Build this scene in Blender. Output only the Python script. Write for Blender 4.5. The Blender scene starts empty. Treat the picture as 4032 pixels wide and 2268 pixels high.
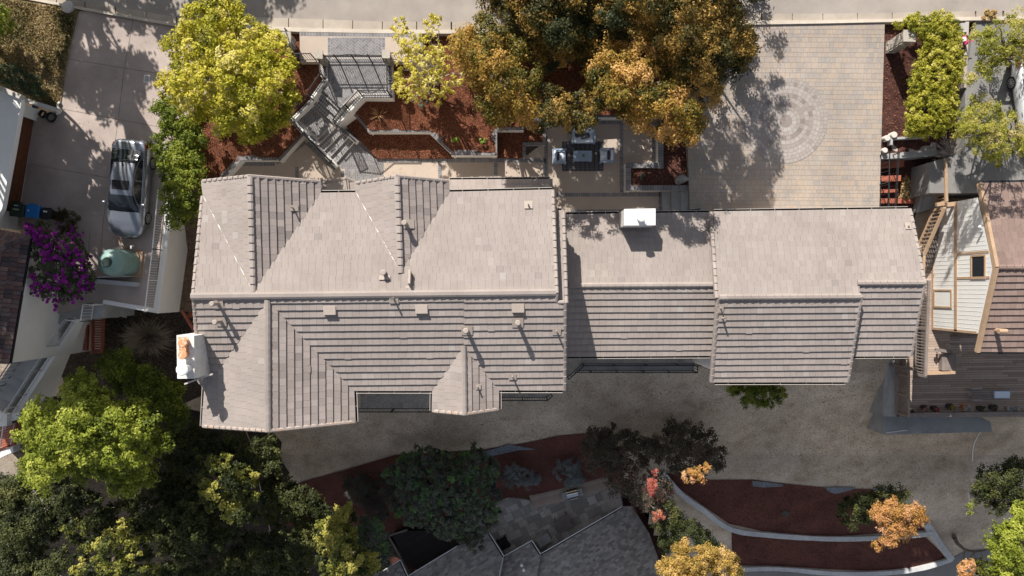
import bpy, math, random
import numpy as np
from mathutils import Vector, Matrix, noise as mnoise
C = bpy.context.scene.collection
RN = random.Random(11)
NR = np.random.default_rng(11)

# ------------------------------------------------------------------ camera, sky, sun, exposure
F, H = 2688.0, 34.0            # focal length in photo pixels (24 mm on 36 mm), camera height
cam = bpy.data.cameras.new("camera")
cam.lens = 24.0; cam.sensor_width = 36.0; cam.clip_end = 2000.0; cam.clip_start = 0.5
camo = bpy.data.objects.new("camera", cam); C.objects.link(camo)
camo.location = (0, 0, H); camo.rotation_euler = (0, 0, 0)
bpy.context.scene.camera = camo
SUN_EL, SUN_AZ = math.radians(37.0), math.radians(23.0)
SUNV = Vector((-math.cos(SUN_EL)*math.sin(SUN_AZ), math.cos(SUN_EL)*math.cos(SUN_AZ), math.sin(SUN_EL)))
w = bpy.data.worlds.new("World"); bpy.context.scene.world = w; w.use_nodes = True
wn = w.node_tree.nodes; wl = w.node_tree.links
sky = wn.new("ShaderNodeTexSky"); sky.sky_type = 'NISHITA'; sky.sun_disc = False
sky.sun_elevation = SUN_EL; sky.sun_rotation = -SUN_AZ; sky.air_density = 1.0; sky.dust_density = 1.5
bg = wn["Background"]; bg.inputs[1].default_value = 0.08
hs = wn.new("ShaderNodeHueSaturation"); hs.inputs["Saturation"].default_value = 0.58
wl.new(sky.outputs[0], hs.inputs["Color"]); wl.new(hs.outputs[0], bg.inputs[0])
sl = bpy.data.lights.new("sun", 'SUN'); sl.energy = 5.0; sl.angle = math.radians(0.5); sl.color = (1.0, 0.95, 0.875)
so = bpy.data.objects.new("sun", sl); C.objects.link(so); so.location = (0, 0, 60)
so.rotation_euler = (-SUNV).to_track_quat('-Z', 'Y').to_euler()
vs = bpy.context.scene.view_settings
vs.view_transform = 'Standard'; vs.look = 'None'; vs.exposure = 0.58; vs.gamma = 1.0; vs.use_curve_mapping = False
bpy.context.scene.cycles.max_bounces = 6; bpy.context.scene.cycles.transparent_max_bounces = 8

# ------------------------------------------------------------------ geometry helpers
def P(px, py, z):
    """point of the place seen at photo pixel (px,py) and standing at height z"""
    d = (H - z)/F
    return Vector(((px-2016.0)*d, -(py-1134.0)*d, z))
def PL(pts, z): return [P(x, y, z) for x, y in pts]
def FV(pts): return [(x*1.5652, y*1.5652) for x, y in pts]
class Pln:
    def __init__(s, a, b, c):
        s.n = (b-a).cross(c-a).normalized(); s.o = a
        if s.n.z < 0: s.n = -s.n
    def at(s, px, py):
        d = Vector(((px-2016.0)/F, -(py-1134.0)/F, -1.0)); o = Vector((0, 0, H))
        return o + d*((s.o-o).dot(s.n)/d.dot(s.n))
    def z(s, x, y): return s.o.z - ((x-s.o.x)*s.n.x + (y-s.o.y)*s.n.y)/s.n.z
def onX(px, py, X0):
    d = X0/(px-2016.0); return Vector((X0, -(py-1134.0)*d, H-d*F))

BASE = {}
def clip_half(poly, a, b, c):          # keep a*x+b*y <= c
    out = []
    n = len(poly)
    for i in range(n):
        p, q = poly[i], poly[(i+1) % n]
        dp, dq = a*p[0]+b*p[1]-c, a*q[0]+b*q[1]-c
        if dp <= 1e-9: out.append(p)
        if (dp < -1e-9 and dq > 1e-9) or (dp > 1e-9 and dq < -1e-9):
            t = dp/(dp-dq); out.append((p[0]+(q[0]-p[0])*t, p[1]+(q[1]-p[1])*t))
    return out
def inside(poly, x, y):
    r = False; n = len(poly); j = n-1
    for i in range(n):
        xi, yi = poly[i][0], poly[i][1]; xj, yj = poly[j][0], poly[j][1]
        if (yi > y) != (yj > y) and x < (xj-xi)*(y-yi)/(yj-yi)+xi: r = not r
        j = i
    return r

class MB:
    def __init__(s): s.v = []; s.f = []; s.m = []; s.t = []
    def poly(s, pts, m=0, t=.5):
        k = len(s.v); s.v.extend([tuple(p) for p in pts]); s.f.append(tuple(range(k, k+len(pts)))); s.m.append(m); s.t.append(t)
    def idx(s, vs_, fs, m=0, t=.5):
        k = len(s.v); s.v.extend([tuple(p) for p in vs_])
        for f in fs: s.f.append(tuple(i+k for i in f)); s.m.append(m); s.t.append(t)
    def obox(s, o, a, b, c, m=0, t=.5):    # corner o, edge vectors a,b,c
        o = Vector(o); a = Vector(a); b = Vector(b); c = Vector(c)
        if a.cross(b).dot(c) < 0: a, b = b, a
        vs_ = [o, o+a, o+a+b, o+b, o+c, o+a+c, o+a+b+c, o+b+c]
        s.idx(vs_, [(3,2,1,0),(4,5,6,7),(0,1,5,4),(1,2,6,5),(2,3,7,6),(3,0,4,7)], m, t)
    def box(s, cx, cy, z0, sx, sy, sz, rot=0, m=0, t=.5):
        u = Vector((math.cos(rot), math.sin(rot), 0)); v = Vector((-math.sin(rot), math.cos(rot), 0))
        s.obox(Vector((cx, cy, z0))-u*sx/2-v*sy/2, u*sx, v*sy, (0, 0, sz), m, t)
    def beam(s, p, q, w, h, m=0, t=.5, up=None):   # centred box from p to q
        p = Vector(p); q = Vector(q); d = q-p
        if d.length < 1e-6: return
        upv = Vector(up) if up is not None else (Vector((0, 0, 1)) if abs(d.normalized().z) < .95 else Vector((0, 1, 0)))
        sd = d.cross(upv).normalized(); un = sd.cross(d).normalized()
        s.obox(p-sd*w/2-un*h/2, d, sd*w, un*h, m, t)
    def tube(s, pts, r, n=6, m=0, t=.5, cap=True):
        pts = [Vector(p) for p in pts]; L = len(pts); k = len(s.v)
        for i, p in enumerate(pts):
            d = (pts[min(i+1, L-1)]-pts[max(i-1, 0)])
            d = d.normalized() if d.length > 1e-9 else Vector((0, 0, 1))
            a = d.cross(Vector((0, 0, 1)) if abs(d.z) < .9 else Vector((1, 0, 0))).normalized(); b = d.cross(a)
            rr = r[i] if isinstance(r, (list, tuple)) else r
            for j in range(n):
                an = 2*math.pi*j/n; s.v.append(tuple(p+a*(rr*math.cos(an))+b*(rr*math.sin(an))))
        for i in range(L-1):
            for j in range(n):
                s.f.append((k+i*n+j, k+i*n+(j+1) % n, k+(i+1)*n+(j+1) % n, k+(i+1)*n+j)); s.m.append(m); s.t.append(t)
        if cap:
            s.f.append(tuple(k+j for j in range(n))[::-1]); s.m.append(m); s.t.append(t)
            s.f.append(tuple(k+(L-1)*n+j for j in range(n))); s.m.append(m); s.t.append(t)
    def lathe(s, c, prof, n=16, m=0, t=.5, sx=1, sy=1, rot=0):
        k = len(s.v); L = len(prof); cr, sr = math.cos(rot), math.sin(rot)
        for r, z in prof:
            for j in range(n):
                a = 2*math.pi*j/n; x, y = r*math.cos(a)*sx, r*math.sin(a)*sy
                s.v.append((c[0]+x*cr-y*sr, c[1]+x*sr+y*cr, c[2]+z))
        for i in range(L-1):
            for j in range(n):
                s.f.append((k+i*n+j, k+i*n+(j+1) % n, k+(i+1)*n+(j+1) % n, k+(i+1)*n+j)); s.m.append(m); s.t.append(t)
        s.f.append(tuple(k+j for j in range(n))[::-1]); s.m.append(m); s.t.append(t)
        s.f.append(tuple(k+(L-1)*n+j for j in range(n))); s.m.append(m); s.t.append(t)
    def prism(s, top, zb, m=0, t=.5, ms=None):      # 3D top polygon (ccw or cw) extruded straight down to zb
        top = [Vector(p) for p in top]
        ar = sum(top[i].x*top[(i+1) % len(top)].y-top[(i+1) % len(top)].x*top[i].y for i in range(len(top)))
        if ar < 0: top = top[::-1]
        ms = m if ms is None else ms
        s.poly(top, m, t); n = len(top)
        bot = [Vector((p.x, p.y, zb)) for p in top]
        for i in range(n):
            j = (i+1) % n; s.poly([top[i], bot[i], bot[j], top[j]], ms, t)
        s.poly(bot[::-1], ms, t)
    def build(s, name, mats, parent=None, smooth=False):
        if not isinstance(mats, (list, tuple)): mats = [mats]
        off = BASE[parent.name] if parent is not None else Vector((0, 0, 0))
        me = bpy.data.meshes.new(name)
        vv = [(x-off.x, y-off.y, z-off.z) for x, y, z in s.v]
        me.from_pydata(vv, [], s.f)
        for mt in mats: me.materials.append(mt)
        if len(mats) > 1: me.polygons.foreach_set("material_index", s.m)
        at = me.attributes.new("tone", 'FLOAT', 'FACE'); at.data.foreach_set("value", s.t)
        if smooth: me.polygons.foreach_set("use_smooth", [True]*len(s.f))
        me.update()
        o = bpy.data.objects.new(name, me); C.objects.link(o)
        if parent is not None: o.parent = parent
        BASE[o.name] = off.copy()
        return o
def tag(o, label=None, cat=None, group=None, kind=None):
    if label: o["label"] = label
    if cat: o["category"] = cat
    if group: o["group"] = group
    if kind: o["kind"] = kind
    return o
def thing(name, label, cat, loc=(0, 0, 0), group=None):
    o = bpy.data.objects.new(name, None); C.objects.link(o); o.location = loc; o.empty_display_size = .2
    BASE[o.name] = Vector(loc)
    return tag(o, label, cat, group)
def copy_tree(o, parent=None):
    c = o.copy(); C.objects.link(c); BASE[c.name] = BASE[o.name].copy()
    if parent is not None: c.parent = parent
    for ch in list(o.children): copy_tree(ch, c)
    return c
def struct(name, mb, mats): return tag(mb.build(name, mats), kind='structure')

# ------------------------------------------------------------------ materials
def nmat(name):
    m = bpy.data.materials.new(name); m.use_nodes = True
    nt = m.node_tree; return m, nt, nt.nodes, nt.links, nt.nodes["Principled BSDF"]
def noise(N, L, pos, scale, detail=5, rough=.6, dist=0):
    n = N.new("ShaderNodeTexNoise"); n.inputs["Scale"].default_value = scale; n.inputs["Detail"].default_value = detail
    n.inputs["Roughness"].default_value = rough; n.inputs["Distortion"].default_value = dist
    L.new(pos, n.inputs["Vector"]); return n.outputs[0]
def ramp(N, L, fac, cols):
    r = N.new("ShaderNodeValToRGB"); e = r.color_ramp.elements
    k = len(cols)
    for i, c in enumerate(cols):
        p, c = c if len(c) == 2 else (i/(k-1) if k > 1 else 0, c)
        el = e[i] if i < 2 else e.new(p)
        el.position = p; el.color = (*c, 1)
    if k == 1: e.remove(e[1])
    L.new(fac, r.inputs[0]); return r.outputs[0]
def mrange(N, L, fac, lo, hi, a=.3, b=.7):
    r = N.new("ShaderNodeMapRange"); r.inputs[1].default_value = a; r.inputs[2].default_value = b
    r.inputs[3].default_value = lo; r.inputs[4].default_value = hi; r.clamp = True
    L.new(fac, r.inputs[0]); return r.outputs[0]
def vscale(N, L, col, f):
    v = N.new("ShaderNodeVectorMath"); v.operation = 'SCALE'; L.new(col, v.inputs[0]); L.new(f, v.inputs[3]); return v.outputs[0]
def mat(name, cols, sc=6., fine=40., fv=.18, big=.35, bv=.12, rough=.85, bump=.0, bs=None, tone=False, metal=0., stretch=None, spec=.3, coat=0):
    """colour ramp driven by noise (or by the per-piece 'tone'), times fine and broad mottling"""
    m, nt, N, L, B = nmat(name)
    g = N.new("ShaderNodeNewGeometry"); pos = g.outputs["Position"]
    if stretch:
        mp = N.new("ShaderNodeMapping"); mp.inputs["Scale"].default_value = stretch; L.new(pos, mp.inputs[0]); pos2 = mp.outputs[0]
    else: pos2 = pos
    if isinstance(cols, tuple): cols = [cols]
    if tone:
        a = N.new("ShaderNodeAttribute"); a.attribute_name = "tone"; fac = a.outputs["Fac"]
    else: fac = mrange(N, L, noise(N, L, pos2, sc), 0, 1)
    c = ramp(N, L, fac, cols)
    if fv: c = vscale(N, L, c, mrange(N, L, noise(N, L, pos2, fine, 4, .7), 1-fv, 1+fv))
    if bv: c = vscale(N, L, c, mrange(N, L, noise(N, L, pos, big, 4), 1-bv, 1+bv))
    L.new(c, B.inputs["Base Color"])
    B.inputs["Roughness"].default_value = rough; B.inputs["Metallic"].default_value = metal
    B.inputs["Specular IOR Level"].default_value = spec
    if coat: B.inputs["Coat Weight"].default_value = coat; B.inputs["Coat Roughness"].default_value = .05
    if bump:
        b = N.new("ShaderNodeBump"); b.inputs["Strength"].default_value = bump; b.inputs["Distance"].default_value = .03
        L.new(noise(N, L, pos2, bs or fine, 4, .7), b.inputs["Height"]); L.new(b.outputs[0], B.inputs["Normal"])
    return m
def leafmat(name, cols, trans=.35, rough=.55):
    m, nt, N, L, B = nmat(name)
    a = N.new("ShaderNodeAttribute"); a.attribute_name = "tone"
    c = ramp(N, L, a.outputs["Fac"], cols)
    L.new(c, B.inputs["Base Color"]); B.inputs["Roughness"].default_value = rough; B.inputs["Specular IOR Level"].default_value = .25
    t = N.new("ShaderNodeBsdfTranslucent"); L.new(c, t.inputs[0])
    mx = N.new("ShaderNodeMixShader"); mx.inputs[0].default_value = trans
    L.new(B.outputs[0], mx.inputs[1]); L.new(t.outputs[0], mx.inputs[2]); L.new(mx.outputs[0], N["Material Output"].inputs[0])
    return m

m_tile = mat("concrete_roof_tile", [(.195,.170,.162),(.26,.226,.21),(.30,.258,.235),(.315,.270,.245),(.335,.292,.268),(.365,.332,.31)], tone=True, fine=26, fv=.13, bv=.10, big=.5, rough=.9, bump=.25, stretch=(1,1,1))
m_lich = mat("lichened_rake_tile", [(.27,.225,.205),(.36,.305,.275),(.36,.30,.26),(.50,.25,.07)], sc=3.2, fine=26, fv=.15, bv=.1, rough=.95)
m_tiledk = mat("roof_tile_darker", [(.13,.115,.11),(.21,.18,.168),(.27,.228,.21),(.30,.255,.235),(.34,.292,.27)], tone=True, fine=26, fv=.18, bv=.12, rough=.9, bump=.25)  # darker tile mix for the right-hand gable slopes
m_under = mat("roof_underlay", (.05,.04,.035), fv=.1, bv=0)
m_tilebr = mat("brown_roof_tile", [(.17,.12,.10),(.24,.17,.145),(.28,.2,.17)], tone=True, fine=20, fv=.15, rough=.9)
m_tilered = mat("red_clay_tile", [(.05,.045,.05),(.10,.07,.07),(.16,.085,.075),(.13,.105,.105),(.21,.13,.11)], tone=True, fine=14, fv=.3, rough=.9)
m_shingle = mat("grey_shingle", [(.14,.13,.122),(.215,.198,.185),(.26,.24,.222),(.32,.297,.275),(.43,.40,.37)], tone=True, fine=30, fv=.15, rough=.95)
m_white = mat("white_stucco", (.80,.78,.75), fine=30, fv=.05, bv=.07, rough=.9)
m_wmetal = mat("white_painted_metal", (.78,.77,.75), fv=.03, bv=.06, rough=.5)
m_chim = mat("white_chimney_paint", [(.60,.58,.55),(.70,.68,.65)], sc=2.5, fine=12, fv=.07, bv=.14, big=1.5, rough=.7)
m_rust = mat("rusty_metal", [(.70,.64,.58),(.55,.25,.11),(.66,.36,.2)], sc=7, fv=.15, bv=.1, rough=.8)
m_stucco = mat("beige_stucco", (.50,.45,.39), fine=30, fv=.06, bv=.08)
m_gut = mat("gutter_paint", (.47,.43,.39), fv=.04, bv=.05, rough=.6)
m_dark = mat("gap_shade_black", (.015,.014,.014), fv=0, bv=0)  # near-black that paints shade into gutter troughs and board gaps
m_iron = mat("black_iron", (.03,.03,.033), fv=.1, bv=0, rough=.5)
m_railgrey = mat("grey_rail_paint", (.48,.48,.5), fv=.05, bv=.05, rough=.5)
m_asph = mat("aged_asphalt", [(.28,.245,.218),(.35,.31,.275)], sc=.7, fine=50, fv=.16, bv=.16, big=.3, rough=.95, bump=.2)
m_asphdk = mat("grey_asphalt", [(.205,.197,.19),(.24,.232,.222)], sc=1.2, fine=60, fv=.14, bv=.08, rough=.95, bump=.2)
m_gutc = mat("kerb_concrete", [(.38,.325,.27),(.46,.40,.335)], sc=1.6, fine=30, fv=.12, bv=.15, rough=.9)
m_medj = mat("pale_joint_sand", (.27,.24,.22), fv=.1, bv=0)
m_kerbw = mat("pale_kerb_concrete", [(.42,.365,.305),(.50,.445,.375)], sc=2.5, fine=30, fv=.10, bv=.1, rough=.9)
m_conc = mat("driveway_concrete", [(.37,.305,.275),(.43,.36,.325)], sc=.9, fine=45, fv=.12, bv=.18, big=.5, rough=.9)
m_concg = mat("grey_concrete", [(.30,.30,.295),(.41,.405,.395)], sc=1.3, fine=30, fv=.14, bv=.15, rough=.9)
m_vent = mat("painted_flashing", (.37,.315,.275), fine=20, fv=.1, bv=.08)
m_joint = mat("driveway_joint", (.19,.16,.145), fv=.1, bv=0)
m_patio = mat("beige_patio_finish", [(.42,.345,.285),(.46,.38,.315)], sc=1.5, fine=90, fv=.06, bv=.06, rough=.85)
m_paver = mat("mixed_paver", [(.30,.28,.265),(.345,.305,.275),(.375,.32,.28),(.39,.33,.28),(.41,.33,.265),(.375,.34,.31)], tone=True, fine=22, fv=.14, bv=.14, big=.5, rough=.9, bump=.2)
m_cobble = mat("medallion_cobble", [(.24,.205,.19),(.32,.275,.25),(.38,.335,.305),(.43,.39,.36)], tone=True, fine=22, fv=.15, bv=.08, rough=.9, bump=.2)
m_brick = mat("grey_paver_brick", [(.10,.098,.105),(.17,.165,.172),(.225,.215,.222),(.28,.265,.268)], tone=True, fine=30, fv=.1, bv=.06, rough=.85)
m_mort = mat("pale_mortar", (.44,.40,.37), fv=.1, bv=.05)
m_mortd = mat("dark_joint_sand", (.23,.20,.178), fv=.15, bv=.05)
m_mulch = mat("red_bark_mulch", [(.03,.011,.007),(.095,.031,.016),(.17,.058,.028),(.27,.12,.065)], sc=16, fine=38, fv=.55, bv=.25, big=.9, rough=.95, bump=.9, bs=30)
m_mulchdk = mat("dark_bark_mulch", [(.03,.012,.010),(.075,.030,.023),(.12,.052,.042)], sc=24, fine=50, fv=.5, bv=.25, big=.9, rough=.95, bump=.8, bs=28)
m_mulchlo = mat("shade_bark_mulch", [(.05,.018,.013),(.12,.043,.032),(.19,.08,.06)], sc=20, fine=45, fv=.5, bv=.3, big=.7, rough=.95, bump=.8, bs=28)  # dark mulch copy, lightened to lift the shade on the lower beds
m_dry = mat("dry_grass_ground", [(.41,.31,.225),(.51,.41,.31),(.58,.475,.37),(.64,.535,.43)], sc=.9, fine=15, fv=.42, bv=.32, big=.12, rough=1., bump=.6, bs=25)
m_lawn = mat("parched_lawn", [(.10,.085,.03),(.20,.15,.07),(.32,.24,.13),(.15,.125,.045)], sc=1.4, fine=30, fv=.5, bv=.4, big=.6, rough=1., bump=.5)
m_wood = mat("weathered_deck_board", [(.28,.21,.165),(.38,.29,.235),(.45,.355,.29)], tone=True, fine=14, fv=.16, bv=.12, rough=.9, stretch=(.25,3,3))
m_woodt = mat("tan_timber", [(.36,.24,.155),(.44,.31,.205)], sc=2, fine=25, fv=.15, bv=.1, rough=.8)
m_wooda = mat("aged_tan_timber", [(.24,.185,.15),(.30,.24,.20)], sc=2, fine=20, fv=.15, bv=.1, rough=.9)
m_woodg = mat("grey_timber", [(.17,.14,.125),(.23,.195,.175)], sc=2, fine=20, fv=.15, bv=.1, rough=.9)
m_redw = mat("red_stained_wood", [(.30,.085,.05),(.42,.14,.085)], sc=4, fine=25, fv=.15, bv=.1, rough=.8)
m_doorw = mat("garage_door_wood", [(.10,.035,.015),(.16,.06,.03)], sc=5, fine=20, fv=.2, rough=.7)
m_slate = mat("dark_slate_tile", [(.28,.26,.24),(.42,.385,.35),(.52,.46,.40),(.40,.39,.375)], tone=True, fine=9, fv=.25, bv=.1, rough=1., spec=.05)
m_flag = mat("flagstone_tile", [(.29,.27,.25),(.41,.375,.335),(.51,.45,.40),(.6,.56,.52)], tone=True, fine=9, fv=.18, bv=.1, rough=.85)
m_stone = mat("rubble_stone", [(.24,.21,.18),(.40,.36,.31),(.52,.47,.41)], tone=True, sc=6, fine=14, fv=.25, bv=.1, rough=.95, bump=.5)
m_rock = mat("dark_rock", [(.07,.065,.06),(.14,.13,.12)], sc=4, fine=16, fv=.3, rough=.95, bump=.6)
m_bould = mat("grey_boulder", [(.16,.15,.14),(.30,.285,.26),(.40,.38,.35)], sc=3, fine=16, fv=.3, bv=.15, rough=.95, bump=.8, bs=9)
m_bark = mat("tree_bark", [(.10,.07,.05),(.20,.16,.13)], sc=6, fine=25, fv=.3, rough=.95)
m_barkp = mat("pale_bark", [(.34,.29,.25),(.46,.41,.37)], sc=6, fine=25, fv=.2, rough=.95)
m_fabric = mat("pale_blue_cushion", (.66,.73,.82), fine=60, fv=.05, bv=.04, rough=.95)
m_frame = mat("grey_blue_frame", (.33,.42,.54), fine=30, fv=.06, rough=.6)
m_rug = mat("striped_rug", [(.045,.045,.055),(.19,.175,.175)], tone=True, fine=50, fv=.25, bv=0, rough=1)
m_pil = mat("dark_check_pillow", [(.03,.032,.04),(.10,.10,.11)], sc=30, fine=50, fv=.3, rough=1)
m_siding = mat("white_vertical_siding", (.74,.73,.70), fine=20, fv=.04, bv=.05, rough=.7)
m_tar = mat("weed_barrier_cloth", [(.10,.11,.13),(.24,.26,.30)], sc=7, fine=25, fv=.3, rough=.7)
m_grasst = mat("dry_straw", [(.22,.17,.12),(.45,.36,.25)], tone=True, fv=.1, bv=0)
def glass(name, col=(.02,.025,.03), rough=.05):
    m, nt, N, L, B = nmat(name); B.inputs["Base Color"].default_value = (*col, 1); B.inputs["Roughness"].default_value = rough
    B.inputs["Specular IOR Level"].default_value = .8; return m
m_glass = glass("dark_window_glass")
# ------------------------------------------------------------------ pattern builders
def frame(n):
    n = Vector(n); u = Vector((0, 0, 1)).cross(n)
    u = Vector((1, 0, 0)) if u.length < 1e-4 else u.normalized()
    return u, n.cross(u)
def rtone(lo=.25, hi=.75, odd=.06):
    r = RN.random()
    if r < odd: return RN.choice([RN.uniform(.2, .34), RN.uniform(.75, .95), RN.uniform(.72, .9)])
    return lo+(hi-lo)*RN.random()
def cells(mb, pts, rowh, colw, lift=.0, lo=.0, gap=.0, riser=False, u=None, m=0, tfn=rtone, jit=0., stag=True, v0=None, wj=.0, base=None, bm=1):
    """cover the coplanar polygon PTS with rows of pieces laid from its low edge up; each piece its own tone"""
    pts = [Vector(p) for p in pts]
    n = Vector((0, 0, 0))
    for i in range(len(pts)):
        a, b = pts[i], pts[(i+1) % len(pts)]; n += (a-pts[0]).cross(b-pts[0])
    n.normalize()
    if n.z < 0: n = -n
    if u is None: u, v = frame(n)
    else:
        u = Vector(u); u = (u-n*u.dot(n)).normalized(); v = n.cross(u)
    o = pts[0]
    q = [((p-o).dot(u), (p-o).dot(v)) for p in pts]
    def W(a, b, h): return o+u*a+v*b+n*h
    if base is not None: mb.poly([W(a, b, base) for a, b in q], bm, .5)
    vmin = min(b for a, b in q) if v0 is None else v0; vmax = max(b for a, b in q)
    umin = min(a for a, b in q); umax = max(a for a, b in q)
    r = 0; y = vmin
    while y < vmax-1e-4:
        h = rowh() if callable(rowh) else rowh
        band = clip_half(clip_half(q, 0, -1, -y), 0, 1, y+h)
        if len(band) >= 3:
            bu0 = min(a for a, b in band); bu1 = max(a for a, b in band)
            cw = colw() if callable(colw) else colw
            x = umin-cw*(RN.random() if (stag is True) else (.5*(r % 2)))
            while x < bu1:
                cw = colw() if callable(colw) else colw*(1+wj*(RN.random()-.5))
                if x+cw > bu0:
                    c = clip_half(clip_half(band, -1, 0, -(x+gap/2)), 1, 0, x+cw-gap/2)
                    if gap and not riser: c = clip_half(clip_half(c, 0, -1, -(y+gap/2)), 0, 1, y+h-gap/2)
                    if len(c) >= 3:
                        t = tfn(); dj = jit*(RN.random()-.5)*.5-(jit*2.4 if RN.random() < .01 else 0); lf = lift*(1+.08*(RN.random()-.5)) if riser else lift
                        def hh(b): return lo+(lf-lo)*(1-(b-y)/h) if riser else lift
                        mb.poly([W(a, b+(dj if abs(b-y) < 1e-5 else 0), hh(b)) for a, b in c], m, t)
                        if riser:
                            for i in range(len(c)):
                                p, s = c[i], c[(i+1) % len(c)]
                                if abs(p[1]-y) < 1e-5 and abs(s[1]-y) < 1e-5:
                                    mb.poly([W(p[0], p[1]+dj, lf), W(p[0], p[1]+dj, -.0), W(s[0], s[1]+dj, -.0), W(s[0], s[1]+dj, lf)], m, t*.6)  # riser tone cut down to darken the course shadow line
                x += cw
        y += h; r += 1
def roof_slope(mb, pts, m=0, um=1, e=.335, wd=.31, lift=.066, tfn=rtone, v0=None):
    cells(mb, pts, e, wd, lift=lift, lo=.006, riser=True, m=m, tfn=tfn, jit=.014, gap=.006, wj=.08, base=0., bm=um, v0=v0)
def caps(mb, p, q, wd=.27, ln=.36, m=0, th=.06, tfn=rtone, drop=.07, side=None):
    """overlapping ridge / rake cap tiles from p to q"""
    p = Vector(p); q = Vector(q); d = q-p; L = d.length; n = max(1, int(round(L/ln))); d.normalize()
    s = d.cross(Vector((0, 0, 1))).normalized(); up = s.cross(d)
    for i in range(n):
        a = p+d*(L*i/n); b = p+d*(L*(i+1)/n+.03)
        t = tfn(); h0 = th+.045; h1 = th-.005
        w0, w1 = wd/2*1.04, wd/2
        prof = lambda c, w, h: [c-s*w-up*drop, c-s*w+up*(h-.05), c-s*w*.45+up*h, c+s*w*.45+up*h, c+s*w+up*(h-.05), c+s*w-up*drop]
        A = prof(a, w0, h1); B = prof(b, w1, h0); k = len(A)
        mb.idx(A+B, [(j, j+1, k+j+1, k+j) for j in range(k-1)], m, t)
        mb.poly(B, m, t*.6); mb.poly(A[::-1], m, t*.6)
def soldier(mb, line, width, z, bl=.115, gap=.014, m=0, tfn=rtone, thick=None):
    """bricks laid side by side across a band that follows the px polyline at height z"""
    pts = [P(x, y, z) for x, y in line] if not isinstance(line[0], Vector) else line
    for i in range(len(pts)-1):
        a, b = pts[i], pts[i+1]; d = b-a; L = d.length; d.normalize(); s = Vector((-d.y, d.x, 0))
        # mitre: extend ends half a width at corners
        e0 = width/2 if i > 0 else 0; e1 = -width/2 if i < len(pts)-2 else 0
        a2 = a+d*(-e0); L2 = L+e0+e1
        n = max(1, int(L2/bl)); st = L2/n
        for k in range(n):
            c = a2+d*(k*st)
            mb.poly([c+d*gap/2-s*(width/2-gap/2), c+d*(st-gap/2)-s*(width/2-gap/2), c+d*(st-gap/2)+s*(width/2-gap/2), c+d*gap/2+s*(width/2-gap/2)], m, tfn())
def band(mb, line, width, z, m=0, ext=0.):
    pts = [P(x, y, z) for x, y in line] if not isinstance(line[0], Vector) else line
    for i in range(len(pts)-1):
        a, b = pts[i], pts[i+1]; d = (b-a).normalized(); s = Vector((-d.y, d.x, 0))
        e0 = width/2 if i > 0 else 0; e1 = -width/2 if i < len(pts)-2 else 0
        a2 = a-d*e0; b2 = b+d*e1
        mb.poly([a2-s*width/2, b2-s*width/2, b2+s*width/2, a2+s*width/2], m)
def herring(mb, poly3, z, bw=.105, rot=0., gap=.012, m=0, tfn=rtone):
    """herringbone of 1:2 bricks clipped (by centre, then by edges when convex) to the polygon"""
    xy = [(p.x, p.y) for p in poly3]
    cx = sum(p[0] for p in xy)/len(xy); cy = sum(p[1] for p in xy)/len(xy)
    c, s = math.cos(rot), math.sin(rot); R_ = max(math.hypot(x-cx, y-cy) for x, y in xy); n = int(R_/bw)+6
    ar = sum(xy[i][0]*xy[(i+1) % len(xy)][1]-xy[(i+1) % len(xy)][0]*xy[i][1] for i in range(len(xy)))
    pp = xy if ar > 0 else xy[::-1]
    for i in range(-n, n):
        for j in range(-n, n):
            k = (i-j) % 4
            if k == 0: x0, y0, wx, wy = i, j, 2, 1
            elif k == 2: x0, y0, wx, wy = i, j, 1, 2      # vertical
            else: continue
            if k == 2: x0, y0 = i, j-1+1-1
            q = [(x0*bw+gap/2, y0*bw+gap/2), ((x0+wx)*bw-gap/2, y0*bw+gap/2), ((x0+wx)*bw-gap/2, (y0+wy)*bw-gap/2), (x0*bw+gap/2, (y0+wy)*bw-gap/2)]
            q = [(cx+a*c-b*s, cy+a*s+b*c) for a, b in q]
            ins = [inside(xy, a, b) for a, b in q]
            if all(ins): mb.poly([(a, b, z) for a, b in q], m, tfn())
            elif any(ins):
                # keep it only when the clip by local edges stays simple
                r = q
                for e in range(len(pp)):
                    a, b = pp[e], pp[(e+1) % len(pp)]
                    ex, ey = b[0]-a[0], b[1]-a[1]
                    l2 = ex*ex+ey*ey; mxx = sum(v[0] for v in q)/4; myy = sum(v[1] for v in q)/4
                    t = ((mxx-a[0])*ex+(myy-a[1])*ey)/max(l2, 1e-9)
                    dist = abs((mxx-a[0])*ey-(myy-a[1])*ex)/math.sqrt(max(l2, 1e-9))
                    if -.1 < t < 1.1 and dist < bw*2: r = clip_half(r, ey, -ex, ey*a[0]-ex*a[1])
                    if len(r) < 3: break
                if len(r) >= 3: mb.poly([(a, b, z) for a, b in r], m, tfn())
def railing(mb, line3, h=1.0, step=.115, rw=.045, post=1.6, bar=.016, top2=.0, lowrail=.08, m=0):
    """iron railing standing on the 3D polyline"""
    up = Vector((0, 0, 1))
    for i in range(len(line3)-1):
        a, b = Vector(line3[i]), Vector(line3[i+1]); d = b-a; L = math.hypot(d.x, d.y)
        mb.beam(a+up*h, b+up*h, rw, rw*.8, m)
        if top2: mb.beam(a+up*(h-top2), b+up*(h-top2), rw*.6, rw*.6, m)
        mb.beam(a+up*lowrail, b+up*lowrail, rw*.7, rw*.6, m)
        n = max(1, int(L/step))
        for k in range(n+1):
            p = a+d*(k/n); mb.beam(p+up*lowrail, p+up*h, bar, bar, m)
        k2 = max(1, int(round(L/post)))
        for k in range(k2+1):
            p = a+d*(k/k2); mb.beam(p, p+up*(h+.03), rw, rw, m)

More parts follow.
